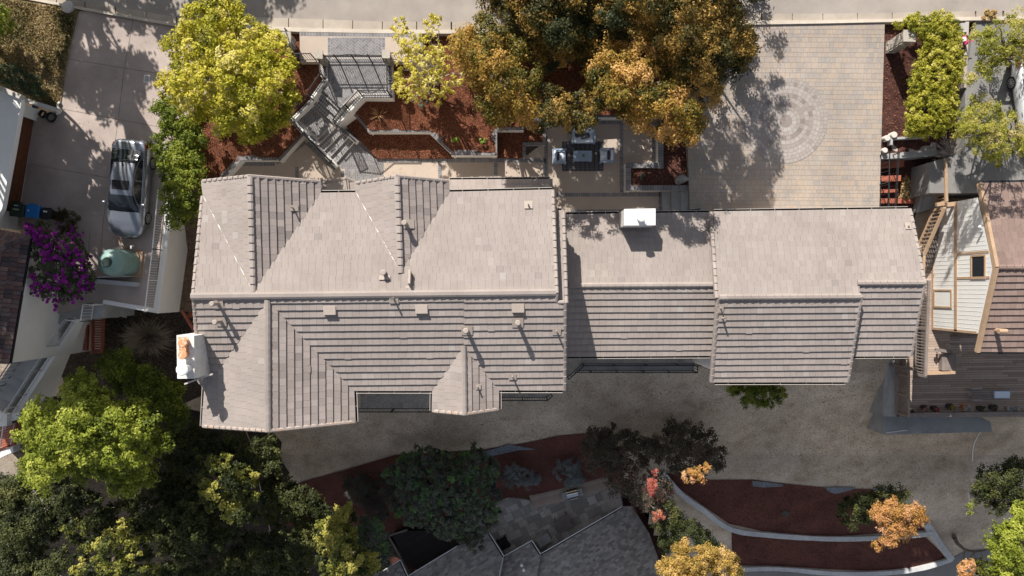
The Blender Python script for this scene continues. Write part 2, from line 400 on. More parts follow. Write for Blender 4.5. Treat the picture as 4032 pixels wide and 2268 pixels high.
# ------------------------------------------------------------------ foliage
def leaf_mesh(name, cen, nrm, size, tone, mat_, parent, asp=.62, bend=.0):
    """one diamond leaf face per centre"""
    n = len(cen)
    nrm = nrm/np.linalg.norm(nrm, axis=1, keepdims=True)
    rnd = NR.normal(size=(n, 3)); a = np.cross(nrm, rnd); a /= np.linalg.norm(a, axis=1, keepdims=True)+1e-9
    b = np.cross(nrm, a)
    s = (size*NR.uniform(.65, 1.35, n))[:, None] if np.isscalar(size) else (size*NR.uniform(.7, 1.3, n))[:, None]
    v = np.empty((n, 4, 3))
    v[:, 0] = cen-a*s; v[:, 1] = cen-b*s*asp+nrm*s*bend; v[:, 2] = cen+a*s; v[:, 3] = cen+b*s*asp+nrm*s*bend
    off = BASE[parent.name] if parent is not None else Vector((0, 0, 0))
    v -= np.array(off)
    me = bpy.data.meshes.new(name)
    me.vertices.add(4*n); me.vertices.foreach_set("co", v.ravel().astype(np.float32))
    me.loops.add(4*n); me.loops.foreach_set("vertex_index", np.arange(4*n, dtype=np.int32))
    me.polygons.add(n); me.polygons.foreach_set("loop_start", np.arange(0, 4*n, 4, dtype=np.int32))
    try: me.polygons.foreach_set("loop_total", np.full(n, 4, dtype=np.int32))
    except Exception: pass
    me.materials.append(mat_)
    at = me.attributes.new("tone", 'FLOAT', 'FACE'); at.data.foreach_set("value", np.clip(tone, 0, 1).astype(np.float32))
    me.update(calc_edges=True); me.validate()
    o = bpy.data.objects.new(name, me); C.objects.link(o)
    if parent is not None: o.parent = parent
    BASE[o.name] = Vector(off)
    return o
def edge_dist(poly, x, y):
    best = 1e9
    for i in range(len(poly)):
        ax, ay = poly[i]; bx, by = poly[(i+1) % len(poly)]
        ex, ey = bx-ax, by-ay; l2 = ex*ex+ey*ey or 1e-9
        t = max(0, min(1, ((x-ax)*ex+(y-ay)*ey)/l2)); best = min(best, math.hypot(x-ax-ex*t, y-ay-ey*t))
    return best
def crown_clumps(poly, zt, ze, cr, dens=1.0, under=.6, rag=.35, zr=.25, zf=None):
    """clump centres (xyz), radii and tones that fill the photo outline POLY with a domed, uneven crown; zt top, ze rim height"""
    xs = [p[0] for p in poly]; ys = [p[1] for p in poly]
    zm = (zt+ze)/2; ppm = F/(H-zm); sp = cr*ppm*1.0/math.sqrt(dens)
    cand = []
    tries = int(((max(xs)-min(xs))*(max(ys)-min(ys)))/(sp*sp)*14)+40
    kept = []
    dmax = 1.0
    for _ in range(tries):
        x = RN.uniform(min(xs), max(xs)); y = RN.uniform(min(ys), max(ys))
        if not inside(poly, x, y): continue
        ed = edge_dist(poly, x, y)
        if ed < cr*ppm*(.75-rag*RN.random()): continue
        if any((x-a)**2+(y-b)**2 < (sp*(.72+.3*RN.random()))**2 for a, b, e in kept): continue
        kept.append((x, y, ed)); dmax = max(dmax, ed)
    out = []
    for x, y, ed in kept:
        k = min(1, ed/dmax); dome = math.sqrt(max(0, 1-(1-k)**2))
        z = ze+(zt-ze)*dome - zr*(zt-ze)*abs(RN.gauss(0, .8)) if zf is None else zf(x, y, dome)
        r = cr*RN.uniform(.7, 1.3)
        out.append((P(x, y, z), r, RN.gauss(.5, .16)))
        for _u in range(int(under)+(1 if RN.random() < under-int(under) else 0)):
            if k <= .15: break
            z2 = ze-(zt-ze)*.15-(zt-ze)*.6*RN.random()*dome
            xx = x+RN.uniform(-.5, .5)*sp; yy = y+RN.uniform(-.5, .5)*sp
            if inside(poly, xx, yy): out.append((P(xx, yy, min(z2, z-cr)), r, RN.gauss(.28, .12)))  # lower clumps get darker tones, painting shade inside the crown
    return out
def fill_clumps(cl, per, flat=.75, up=.9, tj=.10, sub=7, subr=.55, spread=.55):
    """leaf centres, normals, tones for a list of clumps; each clump is a set of small tufts so the surface is lumpy"""
    cen = []; nr = []; tn = []
    for c, r, t in cl:
        c = np.array(c)
        k = max(3, int(sub*(r/.5)**1.2)) if sub else 1
        d = NR.normal(size=(k, 3)); d[:, 2] = np.abs(d[:, 2])*.9+.1*d[:, 2]; d /= np.linalg.norm(d, axis=1, keepdims=True)
        tc = c+d*r*np.array([1, 1, flat])*NR.uniform(.45, 1.0, (k, 1))
        tt = t+NR.normal(0, .09, k)
        n = max(6, int(per*(r/.5)**2/k))
        for i in range(k):
            q = NR.normal(size=(n, 3)); q /= np.linalg.norm(q, axis=1, keepdims=True)
            q[:, 2] = np.where(q[:, 2] < -.3, -q[:, 2], q[:, 2])
            rad = r*subr*NR.uniform(.25, 1.05, (n, 1))
            cen.append(tc[i]+q*rad); nr.append(q*.7+d[i]*.5+np.array([0, 0, up])+NR.normal(0, spread, (n, 3)))
            tn.append(tt[i]+NR.normal(0, tj, n))
    return np.concatenate(cen), np.concatenate(nr), np.concatenate(tn)
def limbs(mb, base, cl, r0=.16, count=12, r1=.02, m=0, fork=.45, twigs=0):
    """tapered trunk from BASE to a fork and limbs out to some of the clumps"""
    base = Vector(base)
    if not cl: return
    cen = sum((c for c, r, t in cl), Vector((0, 0, 0)))/len(cl)
    fk = base.lerp(Vector((cen.x, cen.y, cen.z-.6)), fork)
    j = Vector((RN.uniform(-.08, .08), RN.uniform(-.08, .08), 0))
    mb.tube([base, base.lerp(fk, .5)+j, fk], [r0*1.25, r0, r0*.85], 8, m)
    pick = cl if len(cl) <= count else RN.sample(cl, count)
    for c, r, t in pick:
        e = Vector(c); mid = fk.lerp(e, .5)+Vector((RN.uniform(-.25, .25), RN.uniform(-.25, .25), RN.uniform(0, .35)))
        mb.tube([fk, fk.lerp(mid, .55)+Vector((RN.uniform(-.1, .1), RN.uniform(-.1, .1), .08)), mid, mid.lerp(e, .6)+Vector((RN.uniform(-.1, .1), RN.uniform(-.1, .1), .06)), e], [r0*.62, r0*.5, r0*.36, r0*.22, r1], 6, m)
        for _ in range(twigs):
            s = mid.lerp(e, RN.uniform(.1, 1)); d = Vector((RN.gauss(0, 1), RN.gauss(0, 1), RN.uniform(-.1, .9))).normalized()*r*RN.uniform(.9, 1.6)
            mb.tube([s, s+d*.5+Vector((RN.uniform(-.1, .1), RN.uniform(-.1, .1), .05)), s+d], [r1*1.1, r1*.8, r1*.4], 4, m)
def tree(name, label, cat, poly, zt, ze, zg, base, mat_, cr=.5, per=170, leaf=.085, dens=1., under=.6, r0=.16, nl=12, bark=None, group=None,
         sub=7, flat=.75, rag=.35, asp=.62, up=.55, zr=.25, twigs=0, tj=.12, shift=0., fork=.45, part='crown', zf=None, tonef=None, subr=.58, r1=.02, patch=.10):
    leaf *= .80; per *= 1.45
    b = P(base[0], base[1], zg)
    t = thing(name, label, cat, tuple(b), group)
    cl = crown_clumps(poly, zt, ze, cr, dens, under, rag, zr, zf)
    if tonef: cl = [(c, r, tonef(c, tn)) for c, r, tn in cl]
    if patch: cl = [(c, r, tn+patch*max(-1, min(1, 2.2*mnoise.noise(Vector(c)*.75+Vector((base[0], 0, 0)))))) for c, r, tn in cl]  # tone patches; strong ones paint sunlit spots on dark crowns
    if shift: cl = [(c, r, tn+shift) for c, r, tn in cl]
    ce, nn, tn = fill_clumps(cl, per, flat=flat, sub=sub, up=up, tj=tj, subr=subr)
    leaf_mesh(part, ce, nn, leaf, tn, mat_, t, asp)
    mb = MB(); limbs(mb, b, [c for c in cl if c[0].z > zg+.3], r0, nl, r1=r1, twigs=twigs, fork=fork)
    if mb.v: mb.build('trunk' if r0 > .05 else 'stem', bark or m_bark, t)
    return t, cl
# ------------------------------------------------------------------ the ground, streets and paving
ZS, ZP, ZD, ZL = -1.5, -2.9, -2.3, -1.5
_KY = [(-900, -62), (-200, -44), (-40, -21), (-24, -17.6), (-16, -13.4), (-11, -11.0), (-7.5, -8.3), (-5.2, -6.6), (-3, -5.4), (0, -4.3), (4, -3.6), (5.5, -3.4), (9.5, -3.3), (12.0, -2.2), (13.2, -1.9), (20, -1.9), (60, -2.2), (900, -2.4)]
CUT = [(P(a, b, -13.2).x, P(a, b, -13.2).y) for a, b in ((1500, 2090), (1780, 2062), (1890, 1985), (2000, 1925), (2080, 1918), (2395, 1840), (2460, 1870), (2510, 1970), (2640, 2200), (2700, 2500), (1300, 2500))]
def terr(x, y):
    for i in range(len(_KY)-1):
        a, b = _KY[i], _KY[i+1]
        if y <= b[0]:
            t = (y-a[0])/(b[0]-a[0]); z = a[1]+(b[1]-a[1])*t; break
    else: z = -2.4
    if x < -17 and y < 9: z -= min(1, (-17-x)/2)*min(1, (9-y)/3)*.9
    z += .05*math.sin(x*.9+y*.6)+.05*math.sin(x*.37-y*1.1)
    if x > 20 and -8 < y < 10: z = min(z, -3.6) if y > 1.5 else min(z, -6.6)
    return z
def T(px, py, off=0.):
    z = -6.
    for _ in range(25):
        p = P(px, py, z); z = z*.4+.6*(terr(p.x, p.y)+off)
    return P(px, py, z)
mb = MB()
def grid(x0, x1, y0, y1, nx, ny):
    k = len(mb.v)
    for j in range(ny+1):
        for i in range(nx+1):
            x = x0+(x1-x0)*i/nx; y = y0+(y1-y0)*j/ny; mb.v.append((x, y, terr(x, y)))
    for j in range(ny):
        for i in range(nx):
            a = k+j*(nx+1)+i
            if inside(CUT, x0+(x1-x0)*(i+.5)/nx, y0+(y1-y0)*(j+.5)/ny): continue
            mb.f.append((a, a+1, a+nx+2, a+nx+1)); mb.m.append(0); mb.t.append(.5)
grid(-32, 32, -24, 16, 128, 80)
xs = [-900, -200, -60, -32]
grid(-900, -32, -24, 16, 8, 80); grid(32, 900, -24, 16, 8, 80); grid(-900, 900, -900, -24, 40, 40); grid(-900, 900, 16, 900, 40, 40)
struct("ground", mb, m_dry)
mb = MB(); mb.poly([(x, y, -15.2) for x, y in CUT]); struct("lower_ground", mb, m_mulchdk)

def drape(name, poly, off, m, step=.35, mats=None):
    """sheet lying on the slope inside the photo outline"""
    pts = [T(x, y) for x, y in poly]; xy = [(p.x, p.y) for p in pts]
    mb = MB(); x0 = min(a for a, b in xy); x1 = max(a for a, b in xy); y0 = min(b for a, b in xy); y1 = max(b for a, b in xy)
    y = y0
    while y < y1:
        bnd = clip_half(clip_half(xy, 0, -1, -y), 0, 1, y+step)
        if len(bnd) >= 3:
            x = x0
            while x < x1:
                c = clip_half(clip_half(bnd, -1, 0, -x), 1, 0, x+step)
                if len(c) >= 3: mb.poly([(a, b, terr(a, b)+off) for a, b in c])
                x += step
        y += step
    return mb.build(name, m)
def sheet(name, poly, z, m, th=.12):
    mb = MB(); mb.prism(PL(poly, z), z-th); return struct(name, mb, m)
def litter(name, region, zf, n, size, m, lab=None):
    """loose flakes lying on a surface: ZF(px,py) -> point"""
    ce = []; tn = []
    xs = [p[0] for p in region]; ys = [p[1] for p in region]
    while len(ce) < n:
        x = RN.uniform(min(xs), max(xs)); y = RN.uniform(min(ys), max(ys))
        if inside(region, x, y):
            p = zf(x, y); ce.append((p.x, p.y, p.z+RN.uniform(.012, .05))); tn.append(RN.random())
    ce = np.array(ce); nr = NR.normal(0, .45, (n, 3))+np.array([0, 0, 1.])
    o = leaf_mesh(name, ce, nr, size, np.array(tn), m, None, .5)
    return tag(o, kind='stuff')

# the street, its gutter and kerb
GU = [(-400, -120), (0, -60), (334, 8), (695, 66), (1000, 68), (1272, 76), (1505, 85), (1776, 86), (2400, 70), (3000, 54), (3240, 54), (3513, 50), (3841, 44), (4500, 38)]
GM = [(-400, -92), (0, -32), (334, 30), (695, 92), (1000, 103), (1272, 112), (1505, 116), (1776, 117), (2400, 100), (3000, 80), (3240, 80), (3513, 74), (3841, 66), (4500, 58)]
GL = [(-400, -82), (0, -22), (334, 40), (695, 104), (1000, 114), (1175, 125), (1505, 131), (1776, 132), (2400, 114), (3000, 96), (3240, 92), (3513, 86), (3841, 80), (4500, 70)]
far = [P(x, y, ZS) for x, y in GU]
mb = MB(); mb.poly([(-900, far[0].y, ZS)]+far+[(900, far[-1].y, ZS), (900, 30, ZS), (-900, 30, ZS)][0:1]*0+[(900, far[-1].y, ZS), (900, 26, ZS), (-900, 26, ZS)])
for k_ in range(9):
    x_ = RN.uniform(-16, 20); y_ = RN.uniform(15.2, 17); a_ = RN.uniform(-.6, .6)+(0 if RN.random() < .5 else 1.4)
    for _ in range(14):
        n_ = (x_+.28*math.cos(a_), y_+.28*math.sin(a_)*.5); 
        if n_[1] > 14.9: mb.beam((x_, y_, ZS+.001), (*n_, ZS+.001), RN.uniform(.012, .025), .006, 1)
        x_, y_ = n_; a_ += RN.gauss(0, .5)
struct("street", mb, [m_asph, m_joint])
mb = MB()
for i in range(len(GU)-1):
    a, b = GU[i], GU[i+1]; c, d = GM[i], GM[i+1]
    L_ = max(1, int((b[0]-a[0])/105))
    for k in range(L_):
        f0, f1 = k/L_+.006, (k+1)/L_-.006
        q = lambda A, B, f: (A[0]+(B[0]-A[0])*f, A[1]+(B[1]-A[1])*f)
        mb.prism([P(*q(a, b, f0), ZS+.01), P(*q(a, b, f1), ZS+.01), P(*q(c, d, f1), ZS-.03), P(*q(c, d, f0), ZS-.03)], ZS-.2)
struct("gutter_strip", mb, m_gutc)
mb = MB()
for i in range(len(GM)-1):
    mb.prism([P(*GM[i], ZS+.10), P(*GM[i+1], ZS+.10), P(*GL[i+1], ZS+.12), P(*GL[i], ZS+.12)], ZS-.3)
struct("kerb", mb, m_kerbw)

# concrete driveway on the left with scored joints
DRV = [(300, 45), (334, 42), (695, 106), (830, 112), (860, 300), (700, 520), (684, 575), (640, 870), (606, 1215), (400, 1180), (350, 1205), (235, 1235), (200, 1150), (80, 910), (80, 830), (133, 470), (225, 436), (262, 250), (290, 110)]
mb = MB(); mb.prism(PL(DRV, ZL), -4.2)
for ln in [[(525, 72), (490, 268), (465, 470), (448, 600)], [(270, 232), (490, 268), (720, 304)], [(240, 428), (465, 470), (640, 502)], [(108, 645), (260, 672), (430, 700), (560, 722)],
           [(395, 1010), (408, 860), (416, 800)], [(540, 1010), (610, 1032)], [(355, 905), (335, 1180)]]:
    for i in range(len(ln)-1): mb.beam(P(*ln[i], ZL+.002), P(*ln[i+1], ZL+.002), .022, .008, 1)
struct("concrete_driveway", mb, [m_conc, m_joint])

# parched lawn at the far left, above the driveway
sheet("parched_lawn", [(-500, -80), (0, -18), (310, 36), (292, 110), (262, 250), (238, 405), (222, 436), (0, 345), (-500, 300)], ZL+.05, m_lawn, .3)
mb_l = leafmat("fallen_leaf", [(.25,.12,.04),(.42,.26,.11),(.55,.40,.22),(.34,.28,.08)], .1)
litter("leaf_litter", [(-20, -10), (310, 36), (262, 250), (238, 405), (222, 430), (0, 340)], lambda x, y: P(x, y, ZL+.05), 1500, .045, mb_l)
m_lgr = leafmat('parched_grass_blade', [(.06,.06,.015),(.16,.125,.045),(.30,.22,.10),(.42,.33,.18)], .2)
ce = []; tn = []
while len(ce) < 9000:
    x_, y_ = RN.uniform(-20, 312), RN.uniform(-10, 440)
    if inside([(-20, -10), (306, 40), (290, 110), (260, 250), (236, 405), (220, 432), (0, 343), (-20, 340)], x_, y_):
        p = P(x_, y_, ZL+.05); ce.append((p.x, p.y, p.z+.04)); tn.append(.45+.45*mnoise.noise(Vector((p.x*.8, p.y*.8, 0)))*1.6+RN.gauss(0, .15))
tag(leaf_mesh('parched_grass', np.array(ce), NR.normal(0, .8, (len(ce), 3))+np.array([0, 0, .7]), .075, np.array(tn), m_lgr, None, .3), kind='stuff')

# block-paved driveway with a round medallion
A, B_, C_, D_ = P(2700, 97, ZS+.05), P(3484, 88, ZS+.05), P(3461, 862, ZD), P(2720, 862, ZD)
pv = Pln(A, B_, (C_+D_)/2)
MC = (3094, 477); MR = 162
mb = MB()
pol = [pv.at(2690, 99), pv.at(3484, 87), pv.at(3461, 870), pv.at(2718, 870)]
mb.poly([p-pv.n*.012 for p in pol], 1); mb.prism([p-pv.n*.013 for p in pol], -4.2, 1)
tmp = MB()
cells(tmp, pol, lambda: RN.choice([.17, .235, .235, .29]), lambda: RN.choice([.16, .22, .24, .31, .36]), gap=.009, stag=True, u=(1, -.006, 0), tfn=lambda: RN.choice([RN.uniform(.35, .95), RN.uniform(.5, .9), RN.uniform(.1, .45)]))
mc = pv.at(*MC); mr = MR/F*(H-mc.z)
for f, t in zip(tmp.f, tmp.t):
    vs_ = [tmp.v[i] for i in f]; cx = sum(v[0] for v in vs_)/len(vs_); cy = sum(v[1] for v in vs_)/len(vs_)
    if math.hypot(cx-mc.x, cy-mc.y) > mr-.4: mb.poly(vs_, 0, t)
struct("paved_driveway", mb, [m_paver, m_mortd])
mb = MB()
def ringpt(r, a): p = Vector((mc.x+r*math.cos(a), mc.y+r*math.sin(a), 0)); return Vector((p.x, p.y, pv.z(p.x, p.y)+.012))
mb.poly([ringpt(mr+.03, 2*math.pi*i/72)-Vector((0, 0, .004)) for i in range(72)], 1)
rr = [0, .33, .56, .76, 1.0, 1.22, 1.44, 1.64, 1.82, 2.0, mr+.02]
lastt = None
for i in range(1, len(rr)):
    n = max(1, int(2*math.pi*rr[i]/(.27 if i < 9 else .21))) if i > 1 else 5
    a0 = RN.random()
    for k in range(n):
        u0, u1 = a0+2*math.pi*k/n+.013/rr[i], a0+2*math.pi*(k+1)/n-.013/rr[i]
        g = .008
        t = {1: .2, 2: .9, 3: .62, 4: .28, 5: .75, 6: .35, 7: .7, 8: .8}.get(i, .6)+RN.uniform(-.16, .16)-(.35 if RN.random() < .12 else 0)
        m_ = (u0+u1)/2
        mb.poly([ringpt(rr[i-1]+g, u0), ringpt(rr[i]-g, u0), ringpt(rr[i]-g, m_), ringpt(rr[i]-g, u1), ringpt(rr[i-1]+g, u1), ringpt(rr[i-1]+g, m_)] if i > 1 else [(mc.x, mc.y, ringpt(0, 0).z), ringpt(rr[1]-g, u0), ringpt(rr[1]-g, m_), ringpt(rr[1]-g, u1)], 0, t)
struct("paving_medallion", mb, [m_cobble, m_medj])

# the strip left of the block paving and the front garden beds (bark mulch)
def bed(name, poly, z, m=None, th=.5, fl=0, fs=.03):
    """mulch bed, slightly heaped"""
    z = z if callable(z) else (lambda q: (lambda x, y: q))(z)
    mb = MB(); xs = [p[0] for p in poly]; ys = [p[1] for p in poly]; st = 14
    y = min(ys)
    def hgt(x, y): return z(x, y)+.025*math.sin(x*.11)*math.sin(y*.13+1)+.02*math.sin(x*.031+y*.05)
    while y < max(ys):
        bnd = clip_half(clip_half(poly, 0, -1, -y), 0, 1, y+st)
        if len(bnd) >= 3:
            x = min(xs)
            while x < max(xs):
                c = clip_half(clip_half(bnd, -1, 0, -x), 1, 0, x+st)
                if len(c) >= 3: mb.poly([P(a, b, hgt(a, b)) for a, b in c])
                x += st
        y += st
    if len(mb.f): mb.prism([P(x, y, z(x, y)-.06) for x, y in poly], -3.6)
    o = struct(name, mb, m or m_mulch)
    if fl: litter("bark_chip", poly, lambda x, y: P(x, y, hgt(x, y)), fl, fs, m_chip)
    return o
m_chip = leafmat("bark_chip", [(.06,.02,.012),(.16,.055,.03),(.27,.11,.06),(.42,.23,.14)], .05, .9)
upz = lambda x, y: -1.75-.35*max(0, min(1, (y-140)/400))
bed("mulch_bed", [(1541, 134), (2724, 120), (2724, 452), (2055, 452), (2055, 500), (1950, 502), (1950, 600), (1786, 600), (1690, 512), (1457, 512), (1396, 442), (1441, 392), (1543, 388), (1543, 250), (1530, 240)], upz, fl=9000)
bed("mulch_bed", [(1100, 132), (1178, 132), (1178, 240), (1262, 240), (1262, 290), (1210, 360), (1142, 470), (1180, 515), (1182, 532), (1100, 620), (948, 620), (880, 694), (790, 694), (785, 500), (820, 130)], lambda x, y: -1.7-.55*max(0, min(1, (y-140)/480)), fl=4500)
bed("mulch_bed", [(1366, 498), (1398, 442), (1457, 512), (1690, 512), (1786, 602), (1786, 624), (1484, 624)], -2.78, fl=2200)
bed("mulch_bed", [(1947, 512), (2143, 512), (2143, 560), (2058, 560), (2058, 622), (1947, 622)], -2.8, fl=700)
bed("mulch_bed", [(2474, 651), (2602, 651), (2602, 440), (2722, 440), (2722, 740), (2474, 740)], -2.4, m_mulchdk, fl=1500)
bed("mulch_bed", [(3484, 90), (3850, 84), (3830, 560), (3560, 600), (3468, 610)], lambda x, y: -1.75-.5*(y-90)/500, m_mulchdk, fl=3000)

# patio: smooth beige finish with brick bands
mb = MB(); mb.prism(PL([(860, 690), (1080, 610), (1180, 560), (1208, 545), (1330, 640), (1484, 624), (2058, 624), (2143, 560), (2143, 470), (2610, 470), (2610, 900), (860, 900)], ZP), -3.6)
struct("patio", mb, m_patio)
mb = MB()
wpx = (H-ZP)/F
def sband(line, wpxl, z=ZP+.005):
    band(mb, line, wpxl*wpx, z, 1)
    soldier(mb, line, wpxl*wpx, z+.004, bl=.118)
sband([(1486, 632), (1725, 632)], 17); sband([(1740, 632), (2150, 631)], 17)
sband([(1732, 624), (1732, 720)], 15); sband([(1952, 641), (1952, 720)], 15); sband([(2150, 535), (2150, 735)], 15)
sband([(2447, 488), (2447, 758)], 15); sband([(2190, 767), (2600, 766)], 16); sband([(2210, 483), (2605, 481)], 15); sband([(2573, 490), (2573, 640)], 15)
sband([(2600, 757), (2600, 840)], 14); sband([(2245, 832), (2593, 832)], 15)
sband([(1169, 655), (1169, 730)], 15); sband([(870, 646), (1082, 646)], 16); sband([(1088, 642), (1203, 560)], 16); sband([(1210, 562), (1318, 668)], 18)
sband([(1349, 672), (1349, 735)], 14); sband([(2066, 565), (2143, 565)], 13); sband([(2064, 572), (2064, 622)], 13)
struct("patio_brick_band", mb, [m_brick, m_mort])
mb = MB()
hz = [(1318, 645), (1396, 556), (1484, 630), (1510, 641), (1510, 730), (1358, 730), (1358, 672)]
mb.poly(PL(hz, ZP+.004), 1); herring(mb, PL(hz, ZP+.008), ZP+.008, rot=math.radians(0))
soldier(mb, [(1404, 550), (1490, 622)], 14*wpx, ZP+.012, bl=.118)
struct("patio_herringbone", mb, [m_brick, m_mort])
mb = MB()   # striding border inside the left bed wall is part of the bands above
# street-side pad in front of the gate
mb.prism(PL([(1180, 126), (1640, 133), (1640, 244), (1534, 244), (1534, 217), (1262, 217), (1262, 244), (1180, 244)], ZS+.1), -3.0, 2)
z = ZS+.104; mb.poly(PL([(1180, 127), (1620, 133), (1620, 146), (1180, 141)], z), 1); soldier(mb, [(1182, 134), (1620, 139)], 13*wpx, z+.004, bl=.16)
hp = [(1288, 146), (1518, 148), (1518, 216), (1288, 216)]
mb.poly(PL(hp, z), 1); herring(mb, PL([(1303, 148), (1503, 148), (1503, 216), (1303, 216)], z+.004), z+.004, bw=.12, rot=math.radians(45))
soldier(mb, [(1296, 148), (1296, 216)], 12*wpx, z+.004); soldier(mb, [(1510, 148), (1510, 216)], 12*wpx, z+.004)
# landing below the gate
ZT = -1.42
hp = [(1262, 214), (1534, 214), (1534, 372), (1420, 372), (1352, 415), (1274, 337), (1286, 312), (1262, 300)]
mb.prism(PL(hp, ZT), -3.2, 1)
herring(mb, PL([(1304, 232), (1518, 232), (1518, 352), (1410, 352), (1350, 410), (1290, 350), (1304, 320)], ZT+.005), ZT+.005, bw=.12, rot=math.radians(45))
soldier(mb, [(1296, 216), (1296, 322)], 13*wpx, ZT+.006); soldier(mb, [(1526, 216), (1526, 370)], 13*wpx, ZT+.006); soldier(mb, [(1416, 361), (1519, 361)], 13*wpx, ZT+.006)
soldier(mb, [(1346, 421), (1270, 343)], 14*wpx, ZT+.006)
struct("entry_landing", mb, [m_brick, m_mort, m_patio])
# middle landing between the two flights
ZM = -2.3
hp = [(1228, 404), (1313, 481), (1325, 500), (1253, 572), (1185, 505), (1150, 472)]
mb = MB(); mb.prism(PL(hp, ZM), -3.2, 1)
herring(mb, PL([(1222, 418), (1300, 490), (1254, 545), (1176, 470)], ZM+.005), ZM+.005, bw=.115, rot=math.radians(0))
soldier(mb, [(1226, 410), (1308, 485)], 13*wpx, ZM+.006); soldier(mb, [(1248, 562), (1316, 500)], 13*wpx, ZM+.006); soldier(mb, [(1160, 478), (1240, 556)], 13*wpx, ZM+.006); soldier(mb, [(1164, 466), (1218, 412)], 13*wpx, ZM+.006)
struct("middle_landing", mb, [m_brick, m_mort])

# right-hand neighbour's street pad and drive, lower road
sheet("neighbour_driveway", [(3838, 80), (4500, 72), (4500, 760), (3660, 760), (3660, 640), (3800, 600), (3800, 330)], ZS-.02, m_asphdk, 2.5)
sheet("neighbour_kerb", [(3802, 80), (3816, 80), (3806, 345), (3792, 345)], ZS+.08, m_gutc, .4)
o = drape("lower_road", [(2860, 2300), (2866, 2252), (2990, 2243), (3110, 2250), (3260, 2262), (3430, 2262), (3600, 2240), (3740, 2200), (3800, 2168), (3890, 2165), (4200, 2120), (4500, 2100), (4500, 2500), (2860, 2500)], .03, m_asphdk); tag(o, kind='structure')
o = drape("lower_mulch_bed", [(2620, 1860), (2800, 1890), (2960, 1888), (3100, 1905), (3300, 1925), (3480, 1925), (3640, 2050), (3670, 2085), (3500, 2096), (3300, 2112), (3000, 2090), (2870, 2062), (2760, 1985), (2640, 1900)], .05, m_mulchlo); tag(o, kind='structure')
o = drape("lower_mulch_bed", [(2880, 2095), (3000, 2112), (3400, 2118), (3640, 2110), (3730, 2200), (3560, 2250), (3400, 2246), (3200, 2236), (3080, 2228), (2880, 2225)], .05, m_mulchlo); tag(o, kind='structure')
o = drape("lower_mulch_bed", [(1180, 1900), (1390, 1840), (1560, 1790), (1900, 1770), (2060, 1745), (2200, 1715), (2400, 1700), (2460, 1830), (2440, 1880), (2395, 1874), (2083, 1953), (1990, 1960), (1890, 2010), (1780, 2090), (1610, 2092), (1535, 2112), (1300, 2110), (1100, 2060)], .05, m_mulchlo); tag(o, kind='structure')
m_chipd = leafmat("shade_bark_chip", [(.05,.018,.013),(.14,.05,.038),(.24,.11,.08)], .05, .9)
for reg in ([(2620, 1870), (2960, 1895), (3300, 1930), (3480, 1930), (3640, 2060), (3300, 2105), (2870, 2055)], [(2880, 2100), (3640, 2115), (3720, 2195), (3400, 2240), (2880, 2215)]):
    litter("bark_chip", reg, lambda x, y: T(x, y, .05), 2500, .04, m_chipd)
# dry grass tufts over the back slope
m_drygr = leafmat("dry_grass_blade", [(.20,.175,.14),(.30,.265,.22),(.40,.36,.30)], .2, .9)
litter("dry_grass", [(1420, 1640), (2230, 1500), (2800, 1440), (3470, 1440), (3480, 1700), (4032, 1700), (4032, 2150), (3700, 2100), (3500, 1920), (2700, 1850), (2500, 1750), (2100, 1740), (1500, 1800), (1150, 1880), (1150, 1720)], lambda x, y: T(x, y, 0), 9000, .035, m_drygr)

# narrow side yard right of the retaining wall, soil round the grass clump, floor of the lower left wood
bed("side_yard", [(684, 540), (830, 540), (830, 1225), (740, 1222), (715, 1000), (680, 850)], lambda x, y: -2.5-2.9*max(0, min(1, (y-840)/380)), mat("brown_side_soil", [(.07,.045,.03),(.15,.10,.07),(.22,.16,.12)], sc=9, fine=35, fv=.4, bv=.2, rough=1, bump=.6), fl=500)
m_soil = mat("dark_leaf_soil", [(.03,.022,.016),(.07,.05,.038),(.12,.09,.065)], sc=7, fine=30, fv=.5, bv=.3, rough=1, bump=.6)
o = drape("soil", [(240, 1240), (620, 1215), (835, 1225), (835, 1540), (700, 1600), (300, 1560), (200, 1400)], .04, m_soil); tag(o, kind='structure')
o = drape("wood_floor", [(-100, 1560), (300, 1560), (700, 1600), (860, 1640), (1060, 1690), (1110, 1740), (1100, 1800), (1140, 1860), (1110, 1940), (1100, 2060), (1540, 2120), (1640, 2260), (1640, 2330), (1400, 2330), (-100, 2300)], .03, mat("wood_floor_shade", [(.012,.010,.008),(.03,.024,.018),(.055,.04,.03)], sc=5, fine=30, fv=.5, bv=.3, rough=1)); tag(o, kind='structure')  # near-black floor sheet stands in for the shade under the wood
litter("leaf_litter", [(260, 1250), (620, 1225), (830, 1235), (830, 1500), (300, 1500)], lambda x, y: T(x, y, .04), 2500, .06, leafmat("dull_fallen_leaf", [(.05,.035,.025),(.13,.09,.06),(.24,.18,.12)], .1))
# ------------------------------------------------------------------ the main house
house = thing("house", "large house with a long taupe tile roof stepping down in three sections", "house", (0, 0, -3))
ZE, ZR = 2.7, 4.25
mainF = Pln(P(765, 1166, ZR), P(2190, 1151, ZR), P(1990, 751, ZE))
mainB = Pln(P(765, 1166, ZR), P(2190, 1151, ZR), P(1600, 1538, ZE))
RT = [m_tile, m_under]
def warm(): return rtone(.40, .68, .05)
def dusk(): return rtone(.36, .70, .04)
def roofpart(polys, tfn=warm, mats=None, name="roof"):
    for p in polys:
        mb = MB(); roof_slope(mb, p, tfn=tfn); mb.build(name, mats or RT, house)
W0 = P(757, 1166, ZR)
